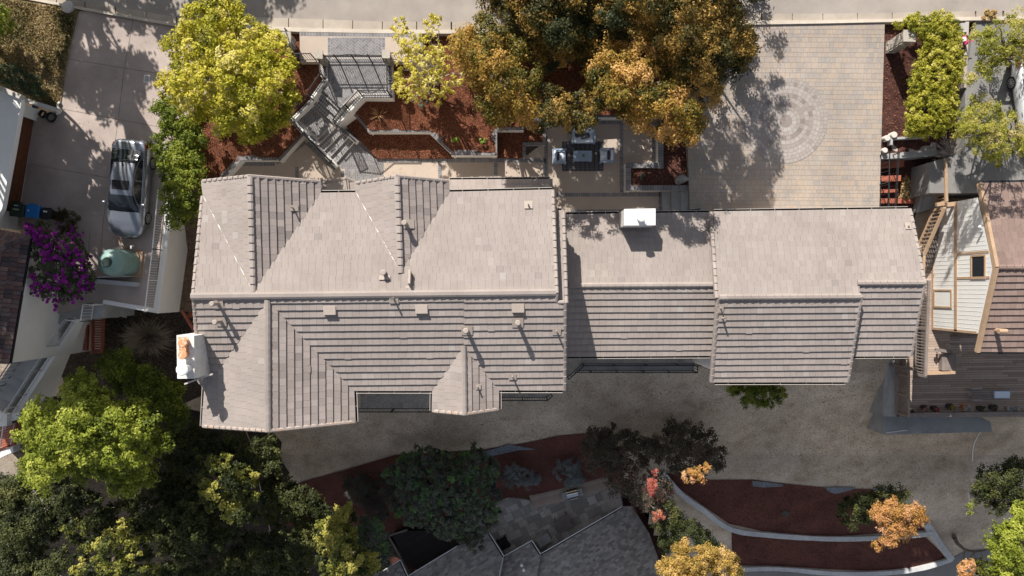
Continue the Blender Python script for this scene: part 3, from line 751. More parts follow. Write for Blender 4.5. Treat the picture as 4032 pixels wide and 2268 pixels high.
# front slope of the long main roof (split by the two gables)
B1 = mainF.at(997, 1148); G1c = mainF.at(1262, 761); G1l = mainF.at(802, 771)
B2 = mainF.at(1578, 1072); G2l = mainF.at(1403, 759); G2r = mainF.at(1768, 757)
f = mainF.at
v0 = None
def mf(pts): return [f(*p) for p in pts]
v0f = lambda pts: None
roofpart([mf([(757, 1172), (757, 1160), (802, 771), (997, 1148), (997, 1170)]),
          mf([(997, 1168), (997, 1148), (1262, 761), (1403, 759), (1578, 1072), (1578, 1160)]),
          mf([(1578, 1160), (1578, 1072), (1768, 757), (2176, 748), (2190, 1153)])])
# front gables: planes run through ridge ends and the valley foot so the valleys close
def gable(apex, tip3, vfoot_l, vfoot_r, cl, cr, side=.0):
    """two slopes: ridge apex(px)->tip3, front corners cl, cr (px), valley feet 3D"""
    A3 = P(apex[0], apex[1], tip3.z)
    out = []
    for vf, c in ((vfoot_l, cl), (vfoot_r, cr)):
        pl = Pln(A3, tip3, vf); out.append([A3, tip3, vf, pl.at(*c)])
    return A3, out
A1, g1 = gable((984, 694), B1, G1l, G1c, (796, 714), (1262, 716))
A2, g2 = gable((1564, 695), B2, G2l, G2r, (1398, 722), (1767, 714))
roofpart([g1[0], g2[0]], tfn=warm)
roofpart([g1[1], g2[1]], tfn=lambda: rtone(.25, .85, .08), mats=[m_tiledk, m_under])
# back slope of the main roof with its two gables
b = mainB.at
B3 = b(1054, 1184); G3r = b(1394, 1537); G3l = b(806, 1536)
B4 = b(1826, 1364); G4l = b(1704, 1537); G4r = b(1963, 1535)
mbk = lambda pts: [b(*p) for p in pts]
roofpart([mbk([(757, 1174), (1054, 1172), (1054, 1184), (806, 1536), (778, 1500)]),
          mbk([(1054, 1170), (1054, 1184), (1394, 1537), (1704, 1537), (1826, 1364), (1826, 1162)]),
          mbk([(1826, 1162), (1826, 1364), (1963, 1535), (2222, 1535), (2218, 1192), (2190, 1192), (2190, 1156)])], tfn=dusk)
A3, g3 = gable((1056, 1696), B3, G3l, G3r, (798, 1678), (1399, 1660))
A4, g4 = gable((1830, 1630), B4, G4l, G4r, (1703, 1618), (1963, 1610))
roofpart([g3[0], g4[0]], tfn=warm)
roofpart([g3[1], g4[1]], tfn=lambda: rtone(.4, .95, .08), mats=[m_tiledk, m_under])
# narrow strip roof that steps down at the right end
stF = Pln(P(2198, 1192, ZR-.42), P(2226, 1192, ZR-.42), P(2200, 828, ZE-.32))
roofpart([[stF.at(2197, 1192), stF.at(2197, 830), stF.at(2212, 830), stF.at(2222, 1192)]])
# middle wing
ZME, ZMR = 0.0, 1.1
midF = Pln(P(2240, 1124, ZMR), P(2810, 1121, ZMR), P(2500, 842, ZME))
midB = Pln(P(2240, 1124, ZMR), P(2810, 1121, ZMR), P(2500, 1401, ZME))
roofpart([[midF.at(*p) for p in [(2190, 1124), (2190, 845), (2226, 845), (2806, 837), (2822, 1122)]]])
roofpart([[midB.at(*p) for p in [(2190, 1124), (2826, 1121), (2806, 1399), (2190, 1404)]]], tfn=dusk)
# right wing
ZRE, ZRR = 0.3, 1.75
rgF = Pln(P(2837, 1170, ZRR), P(3385, 1165, ZRR), P(3200, 829, ZRE))
rgB = Pln(P(2837, 1170, ZRR), P(3385, 1165, ZRR), P(3100, 1504, ZRE))
zsr = rgF.at(3500, 1113).z
smB = Pln(rgF.at(3373, 1115), rgF.at(3640, 1113), P(3450, 1401, zsr-1.12))
roofpart([[rgF.at(*p) for p in [(2826, 1172), (2808, 834), (3577, 823), (3637, 1113), (3380, 1115), (3386, 1166)]]], tfn=lambda: rtone(.40, .80, .03))
roofpart([[rgB.at(*p) for p in [(2828, 1172), (3388, 1166), (3336, 1503), (2804, 1504)]]], tfn=dusk)
roofpart([[smB.at(*p) for p in [(3384, 1115), (3636, 1113), (3584, 1401), (3338, 1402)]]], tfn=dusk)
# lower entry roof below the main eave and the small porch gable
ent = Pln(P(1775, 709, .35), P(2180, 706, .35), P(1990, 770, .62))
roofpart([[ent.at(*p) for p in [(1760, 709), (2176, 706), (2176, 785), (1760, 785)]]])
Ap, Bp = P(1364, 702, 1.15), P(1372, 775, 1.15)
for cx, cy1 in ((1266, 720), (1399, 717)):
    pl = Pln(Ap, Bp, P(cx, cy1, .62 if cx < 1300 else .98))
    roofpart([[Ap, Bp, pl.at(cx+4 if cx < 1300 else cx-2, 775), pl.at(cx, cy1)]])

# ridge and rake caps
def cap(p, q, wd=.25, mats=m_tile, tfn=warm, **k):
    mb = MB(); caps(mb, p, q, wd, tfn=tfn, **k); return mb.build("ridge_cap", mats, house)
UP = Vector((0, 0, .03))
cap(P(2190, 1151, ZR)+UP, P(757, 1167, ZR)+UP, .30)
cap(A1+UP, B1+UP, .24); cap(A2+UP, B2+UP, .24); cap(A3+UP, B3+UP, .24); cap(A4+UP, B4+UP, .22)
cap(midF.at(2240, 1124)+UP, midF.at(2808, 1121)+UP, .24); cap(rgF.at(3388, 1167)+UP, rgF.at(2834, 1171)+UP, .27); cap(rgF.at(3640, 1114)+UP, rgF.at(3376, 1115)+UP, .24)
def rake(p, q, tfn=warm, mt=None):
    mt = mt or m_tile
    mb = MB(); caps(mb, p, q, .17, tfn=tfn, drop=.16, th=.05); return mb.build("rake_tile", mt, house)
for p, q in [(g1[0][3], A1), (g1[1][3], A1), (g2[0][3], A2), (g2[1][3], A2), (g3[0][3], A3), (g3[1][3], A3), (g4[0][3], A4), (g4[1][3], A4),
             (f(797, 772), f(760, 1166)), (f(2176, 748), f(2192, 1152)), (b(778, 1340), b(762, 1168)),
             (stF.at(2218, 830), stF.at(2230, 1192)), (b(2223, 1537), b(2225, 1192)), (b(2196, 1190), b(2218, 1190)), (b(2189, 1190), b(2193, 1158)),
             (rgF.at(2800, 834), rgF.at(2822, 1172)), (rgB.at(2803, 1505), rgB.at(2828, 1174)), (rgF.at(3583, 822), rgF.at(3641, 1114)),
             (rgB.at(3338, 1504), rgB.at(3391, 1168)), (smB.at(3587, 1402), smB.at(3640, 1116)), (P(1268, 719, .64), Ap), (P(1397, 716, 1.0), Ap)]:
    rake(p, q, mt=m_lich if p.y < -5.5 and p.x < 0 else m_tile)

# gutters along the eaves
def gutter(p, q, out):
    mb = MB(); p = Vector(p); q = Vector(q); d = (q-p).normalized(); s = Vector((-d.y, d.x, 0))
    if s.dot(Vector(out)) < 0: s = -s
    o = p+Vector((0, 0, -.10))
    mb.obox(o+s*.11, q-p, s*.022, (0, 0, .10), 0); mb.obox(o-s*.01, q-p, s*.02, (0, 0, .06), 0); mb.obox(o+s*.011, q-p, s*.098, (0, 0, .015), 1)  # dark trough floor paints the shade inside the gutter
    n = int((q-p).length/1.1)
    for i in range(n): mb.obox(o+(q-p)*((i+.5)/n)+Vector((0, 0, .085)), d*.02, s*.13, (0, 0, .012), 0)
    return mb.build("gutter", [m_gut, m_dark], house)
N_, S_ = (0, 1, 0), (0, -1, 0)
gutter(f(1262, 760), f(1403, 759), N_); gutter(f(1770, 757), f(2172, 748), N_)
gutter(ent.at(1770, 709), ent.at(2162, 706), N_); gutter(P(2197, 829, ZE-.3), P(2211, 829, ZE-.3), N_)
gutter(midF.at(2228, 845), midF.at(2436, 841), N_); gutter(midF.at(2580, 840), midF.at(2794, 837), N_); gutter(rgF.at(2812, 834), rgF.at(3575, 823), N_)
gutter(b(1402, 1538), b(1702, 1538), S_); gutter(b(1966, 1536), b(2215, 1536), S_); gutter(midB.at(2234, 1403), midB.at(2796, 1400), S_)
gutter(rgB.at(2815, 1505), rgB.at(3328, 1504), S_); gutter(smB.at(3345, 1402), smB.at(3576, 1401), S_)
gutter(g3[0][2]+Vector((0, .1, 0)), g3[0][3], (-1, 0, 0)); gutter(g3[1][2], g3[1][3], (1, 0, 0)); gutter(g4[0][2], g4[0][3], (-1, 0, 0)); gutter(g4[1][2], g4[1][3], (1, 0, 0))
# metal valley flashing that shows at the left valleys
for p, q in ((G1l, B1), (G2l, B2)):
    mb = MB(); d = (q-p); s_ = Vector((-d.y, d.x, 0)).normalized(); e = [(p.lerp(q, i/24)+UP*2.2, .002+.016*max(0, math.sin(i*1.7)+.3*math.sin(i*4.1))) for i in range(25)]
    mb.idx([a+s_*w_ for a, w_ in e]+[a-s_*w_*.6 for a, w_ in e], [(i, i+1, i+26, i+25) for i in range(24)])
    mb.build("valley_flashing", m_wmetal, house)

# walls under the roofs
def wallblock(poly, name="wall", m=m_stucco, zb=-7.4):
    mb = MB(); mb.prism(poly, zb, 0); return mb.build(name, m, house)
def at(pln, pts, dz): return [pln.at(*p)+Vector((0, 0, dz)) for p in pts]
zt = ZE-.12
wallblock([P(800, 780, zt), P(2150, 780, zt), P(2150, 1500, zt), P(822, 1500, zt)])
wallblock([P(830, 740, zt), P(1235, 740, zt), P(1235, 790, zt), P(830, 790, zt)]); wallblock([P(1425, 738, zt), P(1742, 738, zt), P(1742, 790, zt), P(1425, 790, zt)])
wallblock([P(838, 1495, zt), P(1368, 1495, zt), P(1368, 1640, zt), P(838, 1640, zt)]); wallblock([P(1728, 1495, zt), P(1938, 1495, zt), P(1938, 1590, zt), P(1728, 1590, zt)])
# gable end walls
for A_, g, dy in ((A1, g1, -.35), (A2, g2, -.35), (A3, g3, .35), (A4, g4, .35)):
    mb = MB(); l, r = g[0][3], g[1][3]
    k = Vector((0, dy, -.14))
    L2 = l.lerp(A_, .12)+k; R2 = r.lerp(A_, .12)+k; T2 = A_+k
    mb.poly([L2, R2, T2]); mb.poly([L2+Vector((0, dy*.3, 0)), T2+Vector((0, dy*.3, 0)), R2+Vector((0, dy*.3, 0))])
    mb.build("gable_wall", m_stucco, house)
wallblock([P(2150, 880, -.12), P(2780, 872, -.12), P(2780, 1372, -.12), P(2150, 1372, -.12)])
wallblock([P(2812, 862, .18), P(3545, 855, .18), P(3545, 1370, .18), P(3300, 1372, .18), P(3300, 1470, .18), P(2828, 1470, .18)])
mb = MB(); mb.prism([P(2776, 1402, -.5), P(2800, 1402, -.5), P(2800, 1455, -.5), P(2776, 1440, -.5)], -7.4); mb.build("wall", m_white, house)
# side gable triangles at the right end of the main roof, seen through the step
mb = MB(); mb.poly([f(2174, 760)+Vector((0, 0, -.1)), f(2186, 1152)+Vector((0, 0, -.1)), b(2186, 1530)+Vector((0, 0, -.1)), P(2186, 1530, .2), P(2174, 760, .2)])
mb.build("gable_wall", m_stucco, house)
# windows and doors on the facades
def window(o, a, upv, n_, mullions=1):
    mb = MB(); o = Vector(o); a = Vector(a); upv = Vector(upv); n_ = Vector(n_)
    fr = .07; al = a.length; ul = upv.length; an = a/al; un = upv/ul
    mb.obox(o, a, n_*.05, un*fr); mb.obox(o+upv-un*fr, a, n_*.05, un*fr); mb.obox(o+un*fr, an*fr, n_*.05, upv-un*2*fr); mb.obox(o+a-an*fr+un*fr, an*fr, n_*.05, upv-un*2*fr)
    for i in range(mullions): mb.obox(o+a*((i+1)/(mullions+1))-an*.025+un*fr, an*.05, n_*.045, upv-un*2*fr)
    w_ = mb.build("window", m_wmetal, house)
    g = MB(); g.poly([o+n_*.015, o+a+n_*.015, o+a+upv+n_*.015, o+upv+n_*.015]); gp = g.build("pane", m_glass, w_)
ys = P(0, 1500, zt).y-.01
for px in (1450, 1560, 2020, 2110): 
    p = P(px, 1500, zt); window((p.x, ys, .3), (1.0, 0, 0), (0, 0, 1.6), (0, -1, 0))
ym = P(0, 1372, -.12).y-.01
for px in (2330, 2480, 2640):
    p = P(px, 1372, -.12); window((p.x, ym, -2.6), (1.3, 0, 0), (0, 0, 2.0), (0, -1, 0))

# chimneys
def frustum(mb, bot, top, m=0):
    n = len(bot)
    for i in range(n): mb.poly([bot[i], bot[(i+1) % n], top[(i+1) % n], top[i]], m)
    mb.poly(top, m)
# broad white chimney over the left eave, three pots
ch = MB(); zt_, zb_ = 4.62, .0
tp = PL([(695, 1320), (764, 1322), (766, 1491), (698, 1491)], zt_)
ch.prism(tp, zb_); c1 = ch.build("chimney", m_chim, house)
cx = (tp[0]+tp[2])/2
mb = MB(); mb.prism([tp[0]+Vector((.08, -.08, .012)), tp[0]+Vector((.52, -.08, .012)), tp[3]+Vector((.52, .95, .012)), tp[3]+Vector((.08, .95, .012))], zt_-.02); mb.build("chimney_top", m_rust, c1)
for (px, py), mm, r, hh in (((717, 1350), m_rust, .20, .42), ((717, 1398), m_rust, .19, .40), ((715, 1456), m_wmetal, .25, .55)):
    p = P(px, py, zt_+hh); mb = MB()
    mb.lathe((p.x, p.y, zt_), [(r*.72, 0), (r*.72, hh*.6), (r*.6, hh*.62), (r*.6, hh*.72), (r, hh*.75), (r*1.02, hh*.95), (r*.85, hh)], 18)
    mb.build("chimney_pot", mm, c1)
mb = MB(); a_ = P(830, 1478, 4.3); mb.beam(P(727, 1512, 3.9), P(838, 1472, 3.9), .07, .07); mb.beam(P(796, 1485, 3.9), P(797, 1500, 2.9), .05, .05); mb.build("downpipe", m_gut, house)
# boxy metal chimney on the middle wing
zc = 1.62
ch = MB(); tp = PL([(2459, 824), (2580, 822), (2580, 886), (2459, 887)], zc)
ch.prism(tp, -2.5, 0); c2 = ch.build("chimney", m_chim, house)
mb = MB(); ce = (tp[0]+tp[2])/2+Vector((0, 0, .07)); q = [p+Vector((0, 0, .01)) for p in tp]
ex = [Vector((ce.x+(p.x-ce.x)*1.02, ce.y+(p.y-ce.y)*1.03, p.z)) for p in q]; exb = [p-Vector((0, 0, .09)) for p in ex]
for i in range(4): mb.poly([ex[i], ex[(i+1) % 4], ce]); mb.poly([exb[i], exb[(i+1) % 4], ex[(i+1) % 4], ex[i]])
mb.build("chimney_cap", m_wmetal, c2)
p = P(2526, 856, zc+.45); mb = MB(); mb.lathe((p.x, p.y, zc+.03), [(.15, 0), (.15, .28), (.17, .3), (.17, .36), (.21, .38), (.2, .44), (.14, .46)], 20); mb.build("flue_cap", m_wmetal, c2)

# vent pipes, flashings and box vents
def vent(px, py, pln, hgt=.45, r=.09, plate=None, cap_=True, m=m_vent):
    base = pln.at(px, py); top = P(px, py, base.z+hgt)
    base = Vector((top.x, top.y, pln.z(top.x, top.y)))
    mb = MB()
    prof = [(r*.75, -.1), (r*.75, hgt*.72)]+([(r*.7, hgt*.74), (r, hgt*.78), (r*1.05, hgt*.96), (r*.8, hgt)] if cap_ else [(r*.75, hgt), (r*.55, hgt), (r*.5, hgt-.1)])
    mb.lathe((base.x, base.y, base.z), prof, 14); v = mb.build("vent_pipe", m, house)
    if plate:
        mb = MB(); u, vv = frame(pln.n); c = base+pln.n*.07+vv*plate[2]
        mb.obox(c-u*plate[0]/2-vv*plate[1]/2, u*plate[0], vv*plate[1], pln.n*.012); mb.build("flashing", m_vent, v)
gp1 = Pln(*g1[1][:3]); gp2 = Pln(*g2[1][:3]); gp4 = Pln(*g4[1][:3]); gp1l = Pln(*g1[0][:3])
vent(1143, 815, gp1, .42, .045, (.26, .34, 0), False); vent(1590, 876, gp2, .62, .115, (.4, .5, -.1)); vent(1508, 1073, mainF, .5, .12, (.5, .2, .25)); 
vent(2081, 806, mainF, .25, .05, (.38, .38, 0), False); vent(823, 945, gp1l, .2, .05, (.3, .25, .05), False)
vent(832, 1197, mainB, .75, .11, (.45, .4, 0)); vent(844, 1269, mainB, .75, .11, (.45, .4, 0)); vent(1545, 1176, mainB, .4, .06, (.4, .3, -.05), False); vent(1834, 1303, mainB, .8, .12, (.5, .45, 0)); vent(2039, 1272, mainB, .8, .12, (.5, .45, 0))
vent(2194, 1306, mainB, .42, .055, (.38, .32, 0), False); vent(2018, 1486, mainB, .45, .055, (.35, .3, 0), False); vent(1879, 1527, gp4, .35, .05, (.25, .25, 0), False)
vent(2854, 1254, rgB, .45, .06, (.35, .3, 0), False); vent(2843, 1214, rgB, .3, .05, (.3, .4, 0), False); vent(3580, 890, rgF, .18, .05, (.3, .36, 0), False)
# squat pipe on the front slope
mb = MB(); pb = f(1617, 1083); u, vv = frame(mainF.n)
mb.obox(pb-u*.19+vv*.52+mainF.n*.05, u*.38, vv*.1, mainF.n*.02); mb.obox(pb-u*.05-vv*.1+mainF.n*.05, u*.1, vv*.62, mainF.n*.35); mb.build("vent_box", m_vent, house)
for px, py in ((1300, 1218), (1661, 1213), (2040, 1209)):
    mb = MB(); c = b(px, py); u, vv = frame(mainB.n); n = mainB.n
    o = c-u*.29-vv*.17+n*.03
    bt = [o, o+u*.58, o+u*.58+vv*.34, o+vv*.34]; tpv = [o+u*.03+n*.15-vv*.02, o+u*.55+n*.15-vv*.02, o+u*.55+vv*.34+n*.04, o+u*.03+vv*.34+n*.04]
    frustum(mb, bt, tpv); mb.build("box_vent", m_vent, house)

# balconies at the back: slate floors and iron railings
def balcony(poly, z, rl, hgt=1.0, cell=.33):
    mb = MB(); mb.prism(PL(poly, z), z-.35, 1); cells(mb, PL(poly, z+.004), cell, cell, gap=.012, m=0, stag=False, bm=1)
    bb = mb.build("balcony", [m_slate, m_concg], house)
    mb = MB(); railing(mb, [P(x, y, z) for x, y in rl], hgt, .12); mb.build("railing", m_iron, bb)
balcony([(1380, 1490), (1710, 1490), (1710, 1611), (1400, 1611)], -.25, [(1404, 1608), (1702, 1608)])
balcony([(1950, 1490), (2160, 1490), (2160, 1566), (1950, 1566)], -.25, [(1960, 1564), (2152, 1564), (2170, 1548)])
balcony([(2180, 1360), (2790, 1360), (2790, 1430), (2295, 1430), (2250, 1480), (2180, 1500)], -3.0, [(2234, 1484), (2292, 1432), (2780, 1432)])
mb = MB(); mb.prism(PL([(2260, 1430), (2730, 1430), (2730, 1462), (2230, 1462)], -5.4), -5.7); lb = mb.build("balcony", m_concg, house)
mb = MB(); railing(mb, [P(x, y, -5.4) for x, y in [(2220, 1459), (2728, 1459), (2728, 1436)]], 1.0, .12); mb.build("railing", m_iron, lb)
# wall lantern at the white corner
mb = MB(); p = P(2793, 1417, -.9); mb.box(p.x, p.y, -1.2, .2, .16, .05); mb.box(p.x, p.y, -1.15, .14, .12, .26); mb.box(p.x, p.y, -.89, .22, .18, .04); mb.build("wall_lantern", m_iron, house)
# ------------------------------------------------------------------ front garden walls, stairs, gate, lounge
def capwall(label, line, zt, zb, wpx, name="planter_wall", white=m_white, face=None):
    """low white wall with a soldier-course brick cap along the px line"""
    p0 = P(*line[0], zt); t = thing(name, label, "garden wall", (p0.x, p0.y, zb))
    W = wpx*(H-zt)/F
    pts = [P(x, y, zt) for x, y in line]
    mb = MB(); cb = MB(); n = len(pts)
    for i in range(n-1):
        a, c = pts[i], pts[i+1]; d = (c-a).normalized(); s = Vector((-d.y, d.x, 0))
        e0 = W/2 if i > 0 else 0; e1 = W/2 if i < n-2 else 0
        q = [a-d*e0-s*(W/2-.03), c+d*e1-s*(W/2-.03), c+d*e1+s*(W/2-.03), a-d*e0+s*(W/2-.03)]
        mb.prism([v+Vector((0, 0, -.05-.003*(i % 2))) for v in q], zb)
        q = [a-d*e0-s*W/2, c+d*(-e1)-s*W/2, c+d*(-e1)+s*W/2, a-d*e0+s*W/2]
        cb.prism([v+Vector((0, 0, -.008)) for v in q], zt-.05, 1)
    mb.build("wall_body", white, t)
    soldier(cb, pts, W, zt, bl=.135, gap=.013)
    cb.build("brick_cap", [m_brick, m_mort], t)
    return t
capwall("white zigzag planter wall with grey brick cap between the upper and lower mulch beds", [(1388, 432), (1457, 510), (1690, 510), (1786, 601), (1947, 601), (1947, 502), (2062, 502)], -2.1, -3.3, 21)
capwall("white planter wall with brick cap bending round the left mulch bed by the gabled roof", [(868, 704), (945, 621), (1100, 621), (1186, 527)], -2.25, -3.3, 21)
capwall("white S-shaped planter wall with brick cap around the dark bed by the garage steps", [(2602, 505), (2602, 651), (2474, 651), (2474, 740), (2720, 740)], -2.25, -3.3, 21)
capwall("white planter wall with brick cap behind the outdoor sofa under the orange trees", [(2062, 455), (2602, 452)], -2.15, -3.3, 18)
# curb of the small patio bed
capwall("low brick kerb around the small mulch bed beside the lounge rug", [(2143, 512), (2143, 566), (2064, 566), (2064, 622)], -2.72, -3.2, 12, name="brick_kerb")

# entry walls that carry the railings
ZW = -1.28
def plainwall(label, line, zts, zb, wpx, capm=None):
    p0 = P(*line[0], zts[0]); t = thing("entry_wall", label, "garden wall", (p0.x, p0.y, zb)); mb = MB(); cb = MB()
    for i in range(len(line)-1):
        a, c = P(*line[i], zts[i]), P(*line[i+1], zts[i+1]); d = c-a; d.z = 0; d.normalize(); s = Vector((-d.y, d.x, 0)); W = wpx*36/F
        e = W/2
        mb.prism([a-d*e-s*W/2, c+d*e-s*W/2, c+d*e+s*W/2, a-d*e+s*W/2], zb)
        n = max(1, int((c-a).length/.135)); dd = (c-a)/n
        for k in range(n):
            o = a+dd*k+Vector((0, 0, .004)); cb.poly([o+dd*.05-s*(W/2-.005), o+dd*.95-s*(W/2-.005), o+dd*.95+s*(W/2-.005), o+dd*.05+s*(W/2-.005)], 0, rtone())
    mb.build("wall_body", m_white, t); cb.build("brick_cap", m_brick, t); return t
plainwall("white entry wall with brick cap right of the iron gate and steps", [(1534, 236), (1538, 378), (1427, 378), (1377, 432), (1330, 488)], [ZW, ZW, ZW, ZW-.1, -1.95], -3.2, 15)
plainwall("white entry wall with brick cap left of the upper steps", [(1276, 236), (1281, 312), (1234, 380)], [ZW, ZW, ZW-.1], -3.2, 15)
plainwall("long low white wall with brick cap left of the middle landing", [(1234, 388), (1150, 474), (1188, 516), (1222, 552)], [-1.75, -1.95, -2.0, -2.1], -3.2, 15)
plainwall("brick capped stair curb beside the lower steps and the left patio", [(1236, 566), (1322, 652)], [-2.2, -2.75], -3.2, 16)
plainwall("brick capped stair curb beside the lower steps and the middle mulch bed", [(1340, 506), (1400, 556)], [-2.1, -2.7], -3.2, 18)

def flight(label, a, b, c, d, z0, z1, n, up_side):
    """steps from the edge a-b (px, height z0) down to the edge d-c (height z1)"""
    p0 = P(*a, z0); t = thing("garden_steps", label, "steps", (p0.x, p0.y, z1))
    for i in range(n):
        f0, f1 = i/n, (i+1)/n; z = z0+(z1-z0)*(i+1)/(n+1)
        l0 = (a[0]+(d[0]-a[0])*f0, a[1]+(d[1]-a[1])*f0); l1 = (a[0]+(d[0]-a[0])*f1, a[1]+(d[1]-a[1])*f1)
        r0 = (b[0]+(c[0]-b[0])*f0, b[1]+(c[1]-b[1])*f0); r1 = (b[0]+(c[0]-b[0])*f1, b[1]+(c[1]-b[1])*f1)
        A_, B_2, C_2, D_2 = P(*l0, z), P(*r0, z), P(*r1, z), P(*l1, z)
        mb = MB(); mb.prism([A_, B_2, C_2, D_2], z1-.4, 1)
        s = (D_2-A_); e = (C_2-B_2); k = 2
        L = (B_2-A_).length; nb = int(L/.13)
        for j in range(nb):
            g0, g1 = j/nb+.004, (j+1)/nb-.004
            for (h0, h1) in ((.03, .52), (.56, .97)):
                u0, u1 = A_.lerp(B_2, g0), A_.lerp(B_2, g1); w0, w1 = D_2.lerp(C_2, g0), D_2.lerp(C_2, g1)
                q = [u0.lerp(w0, h0), u1.lerp(w1, h0), u1.lerp(w1, h1), u0.lerp(w0, h1)]
                mb.poly([v+Vector((0, 0, .004)) for v in q], 0, rtone(.3, .8))
        mb.build("step", [m_brick, m_white], t)
    return t
flight("upper flight of grey brick steps below the iron gate", (1274, 340), (1350, 414), (1310, 482), (1226, 404), ZT, ZM, 3, 0)
flight("lower flight of grey brick steps with pale risers down to the patio", (1252, 570), (1322, 502), (1394, 560), (1322, 642), ZM, ZP, 3, 0)

def rail_thing(name, label, line, h=1.0, step=.115, post=1.5, cat="railing", m=m_iron, **k):
    t = MB(); railing(t, line, h, step, post=post, **k); o = t.build(name, m); return tag(o, label, cat)
rail_thing("iron_railing", "black iron railing on the entry wall right of the gate", [P(1534, 240, ZW), P(1538, 378, ZW), P(1427, 378, ZW), P(1377, 432, ZW-.08), P(1330, 488, -1.95)])
rail_thing("iron_railing", "black iron railing on the entry wall left of the upper steps", [P(1276, 240, ZW), P(1281, 312, ZW), P(1234, 380, ZW-.1)])
rail_thing("iron_railing", "long black iron railing along the wall left of the middle landing", [P(1232, 392, -1.75), P(1150, 474, -1.95), P(1188, 516, -2.0)])
rail_thing("iron_railing", "black iron handrail beside the lower steps and left patio", [P(1200, 528, -2.1), P(1238, 568, -2.2), P(1318, 648, -2.75)])
rail_thing("iron_railing", "black iron handrail between lower steps and middle mulch bed", [P(1330, 496, -2.0), P(1402, 560, -2.75)])
for lab, l in (("short black iron fence left of the gate between stone pier and yellow tree", [(1178, 238), (1245, 238)]), ("short black iron fence right of the gate by the small yellow tree", [(1535, 236), (1640, 236)])):
    rail_thing("iron_fence", lab, [P(x, y, ZS+.1) for x, y in l], 1.05, cat="fence")
rail_thing("iron_fence", "black iron fence running back from the stone mailbox pier to the street pad", [P(1146, 140, ZS+.1), P(1180, 238, ZS+.1)], 1.0, cat="fence")
# gate with three bays and scrolls
gt = thing("iron_gate", "black iron gate with scrolled top between two stone piers", "gate", P(1392, 246, ZS+.1))
zg = ZS+.1
mb = MB(); xs = [1282, 1338, 1404, 1466, 1516]
for i, x in enumerate(xs):
    p = P(x, 247, zg); mb.beam(p, p+Vector((0, 0, 1.25 if 0 < i < 4 else 1.1)), .06, .06)
mb.build("gate_post", m_iron, gt)
for i in range(4):
    a, c = P(xs[i], 247, zg), P(xs[i+1], 247, zg); q = MB()
    for hz in (.08, .92, 1.05): q.beam(a+Vector((0, 0, hz)), c+Vector((0, 0, hz)), .04, .035)
    n = 6 if i in (0, 3) else 7
    for k in range(1, n): p = a.lerp(c, k/n); q.beam(p+Vector((0, 0, .08)), p+Vector((0, 0, 1.05)), .017, .017)
    q.build("gate_panel", m_iron, gt)
mb = MB()
for s, x0, x1 in ((1, 1402, 1345), (-1, 1406, 1462)):
    pts = [P(x0+(x1-x0)*k/10, 247, zg)+Vector((0, 0, 1.06+.22*math.cos(k/10*math.pi/2)**1.5)) for k in range(11)]; mb.tube(pts, .016, 5)
    for xx in (.25, .6): 
        c = P(x0+(x1-x0)*xx, 247, zg)+Vector((0, 0, 1.12)); mb.tube([c+Vector((.05*math.cos(a), 0, .05*math.sin(a))) for a in [i*math.pi/4 for i in range(9)]], .012, 4)
mb.build("gate_scroll", m_iron, gt)
def stonepier(label, px, py, w, d, h, zb, capz=.08):
    p = P(px, py, zb+h); t = thing("stone_pier", label, "stone pillar", (p.x, p.y, zb)); mb = MB()
    r = 0; z = zb
    while z < zb+h-.02:
        hh = min(RN.uniform(.1, .17), zb+h-z); x = -w/2
        while x < w/2-.03:
            ww = min(RN.uniform(.14, .3), w/2-x); j = RN.uniform(-.012, .018)
            for sy in (-1, 1): mb.obox((p.x+x+.006, p.y+sy*(d/2+j) if sy > 0 else p.y-d/2-j-.05, z+.005), (ww-.012, 0, 0), (0, .05 if sy < 0 else -.05, 0), (0, 0, hh-.01), 0, RN.random())
            x += ww
        y = -d/2+.04
        while y < d/2-.06:
            ww = min(RN.uniform(.14, .3), d/2-.04-y); j = RN.uniform(-.012, .018)
            for sx in (-1, 1): mb.obox((p.x+sx*(w/2+j)-(.05 if sx > 0 else 0), p.y+y+.006, z+.005), (.05, 0, 0), (0, ww-.012, 0), (0, 0, hh-.01), 0, RN.random())
            y += ww
        z += hh
    mb.box(p.x, p.y, zb, w-.06, d-.06, h-.01, 0, 1); mb.build("stone_shaft", [m_stone, m_mortd], t)
    mb = MB(); k = [Vector((p.x+sx*(w/2+.04+RN.uniform(-.01, .02)), p.y+sy*(d/2+.04+RN.uniform(-.01, .02)), zb+h+capz)) for sx, sy in ((-1, -1), (0, -1.02), (1, -1), (1.02, 0), (1, 1), (0, 1.02), (-1, 1), (-1.02, 0))]
    mb.prism(k, zb+h); mb.build("cap_stone", m_stone, t); return t
stonepier("stone pier with pale cap at the left side of the iron gate", 1257, 217, .30, .30, 1.2, ZS+.1)
stonepier("stone pier with pale cap at the right side of the iron gate", 1521, 215, .30, .30, 1.2, ZS+.1)
stonepier("wide stone mailbox pier on the street side of the big yellow tree", 1124, 150, .48, .5, .95, ZS+.05)
stonepier("wide stone pier half hidden behind the small yellow tree", 1642, 165, .48, .7, .95, ZS+.05)
stonepier("dark stone mailbox pier leaning out of the clipped hedge by the block paving", 3578, 142, .52, .52, 1.7, -1.9)

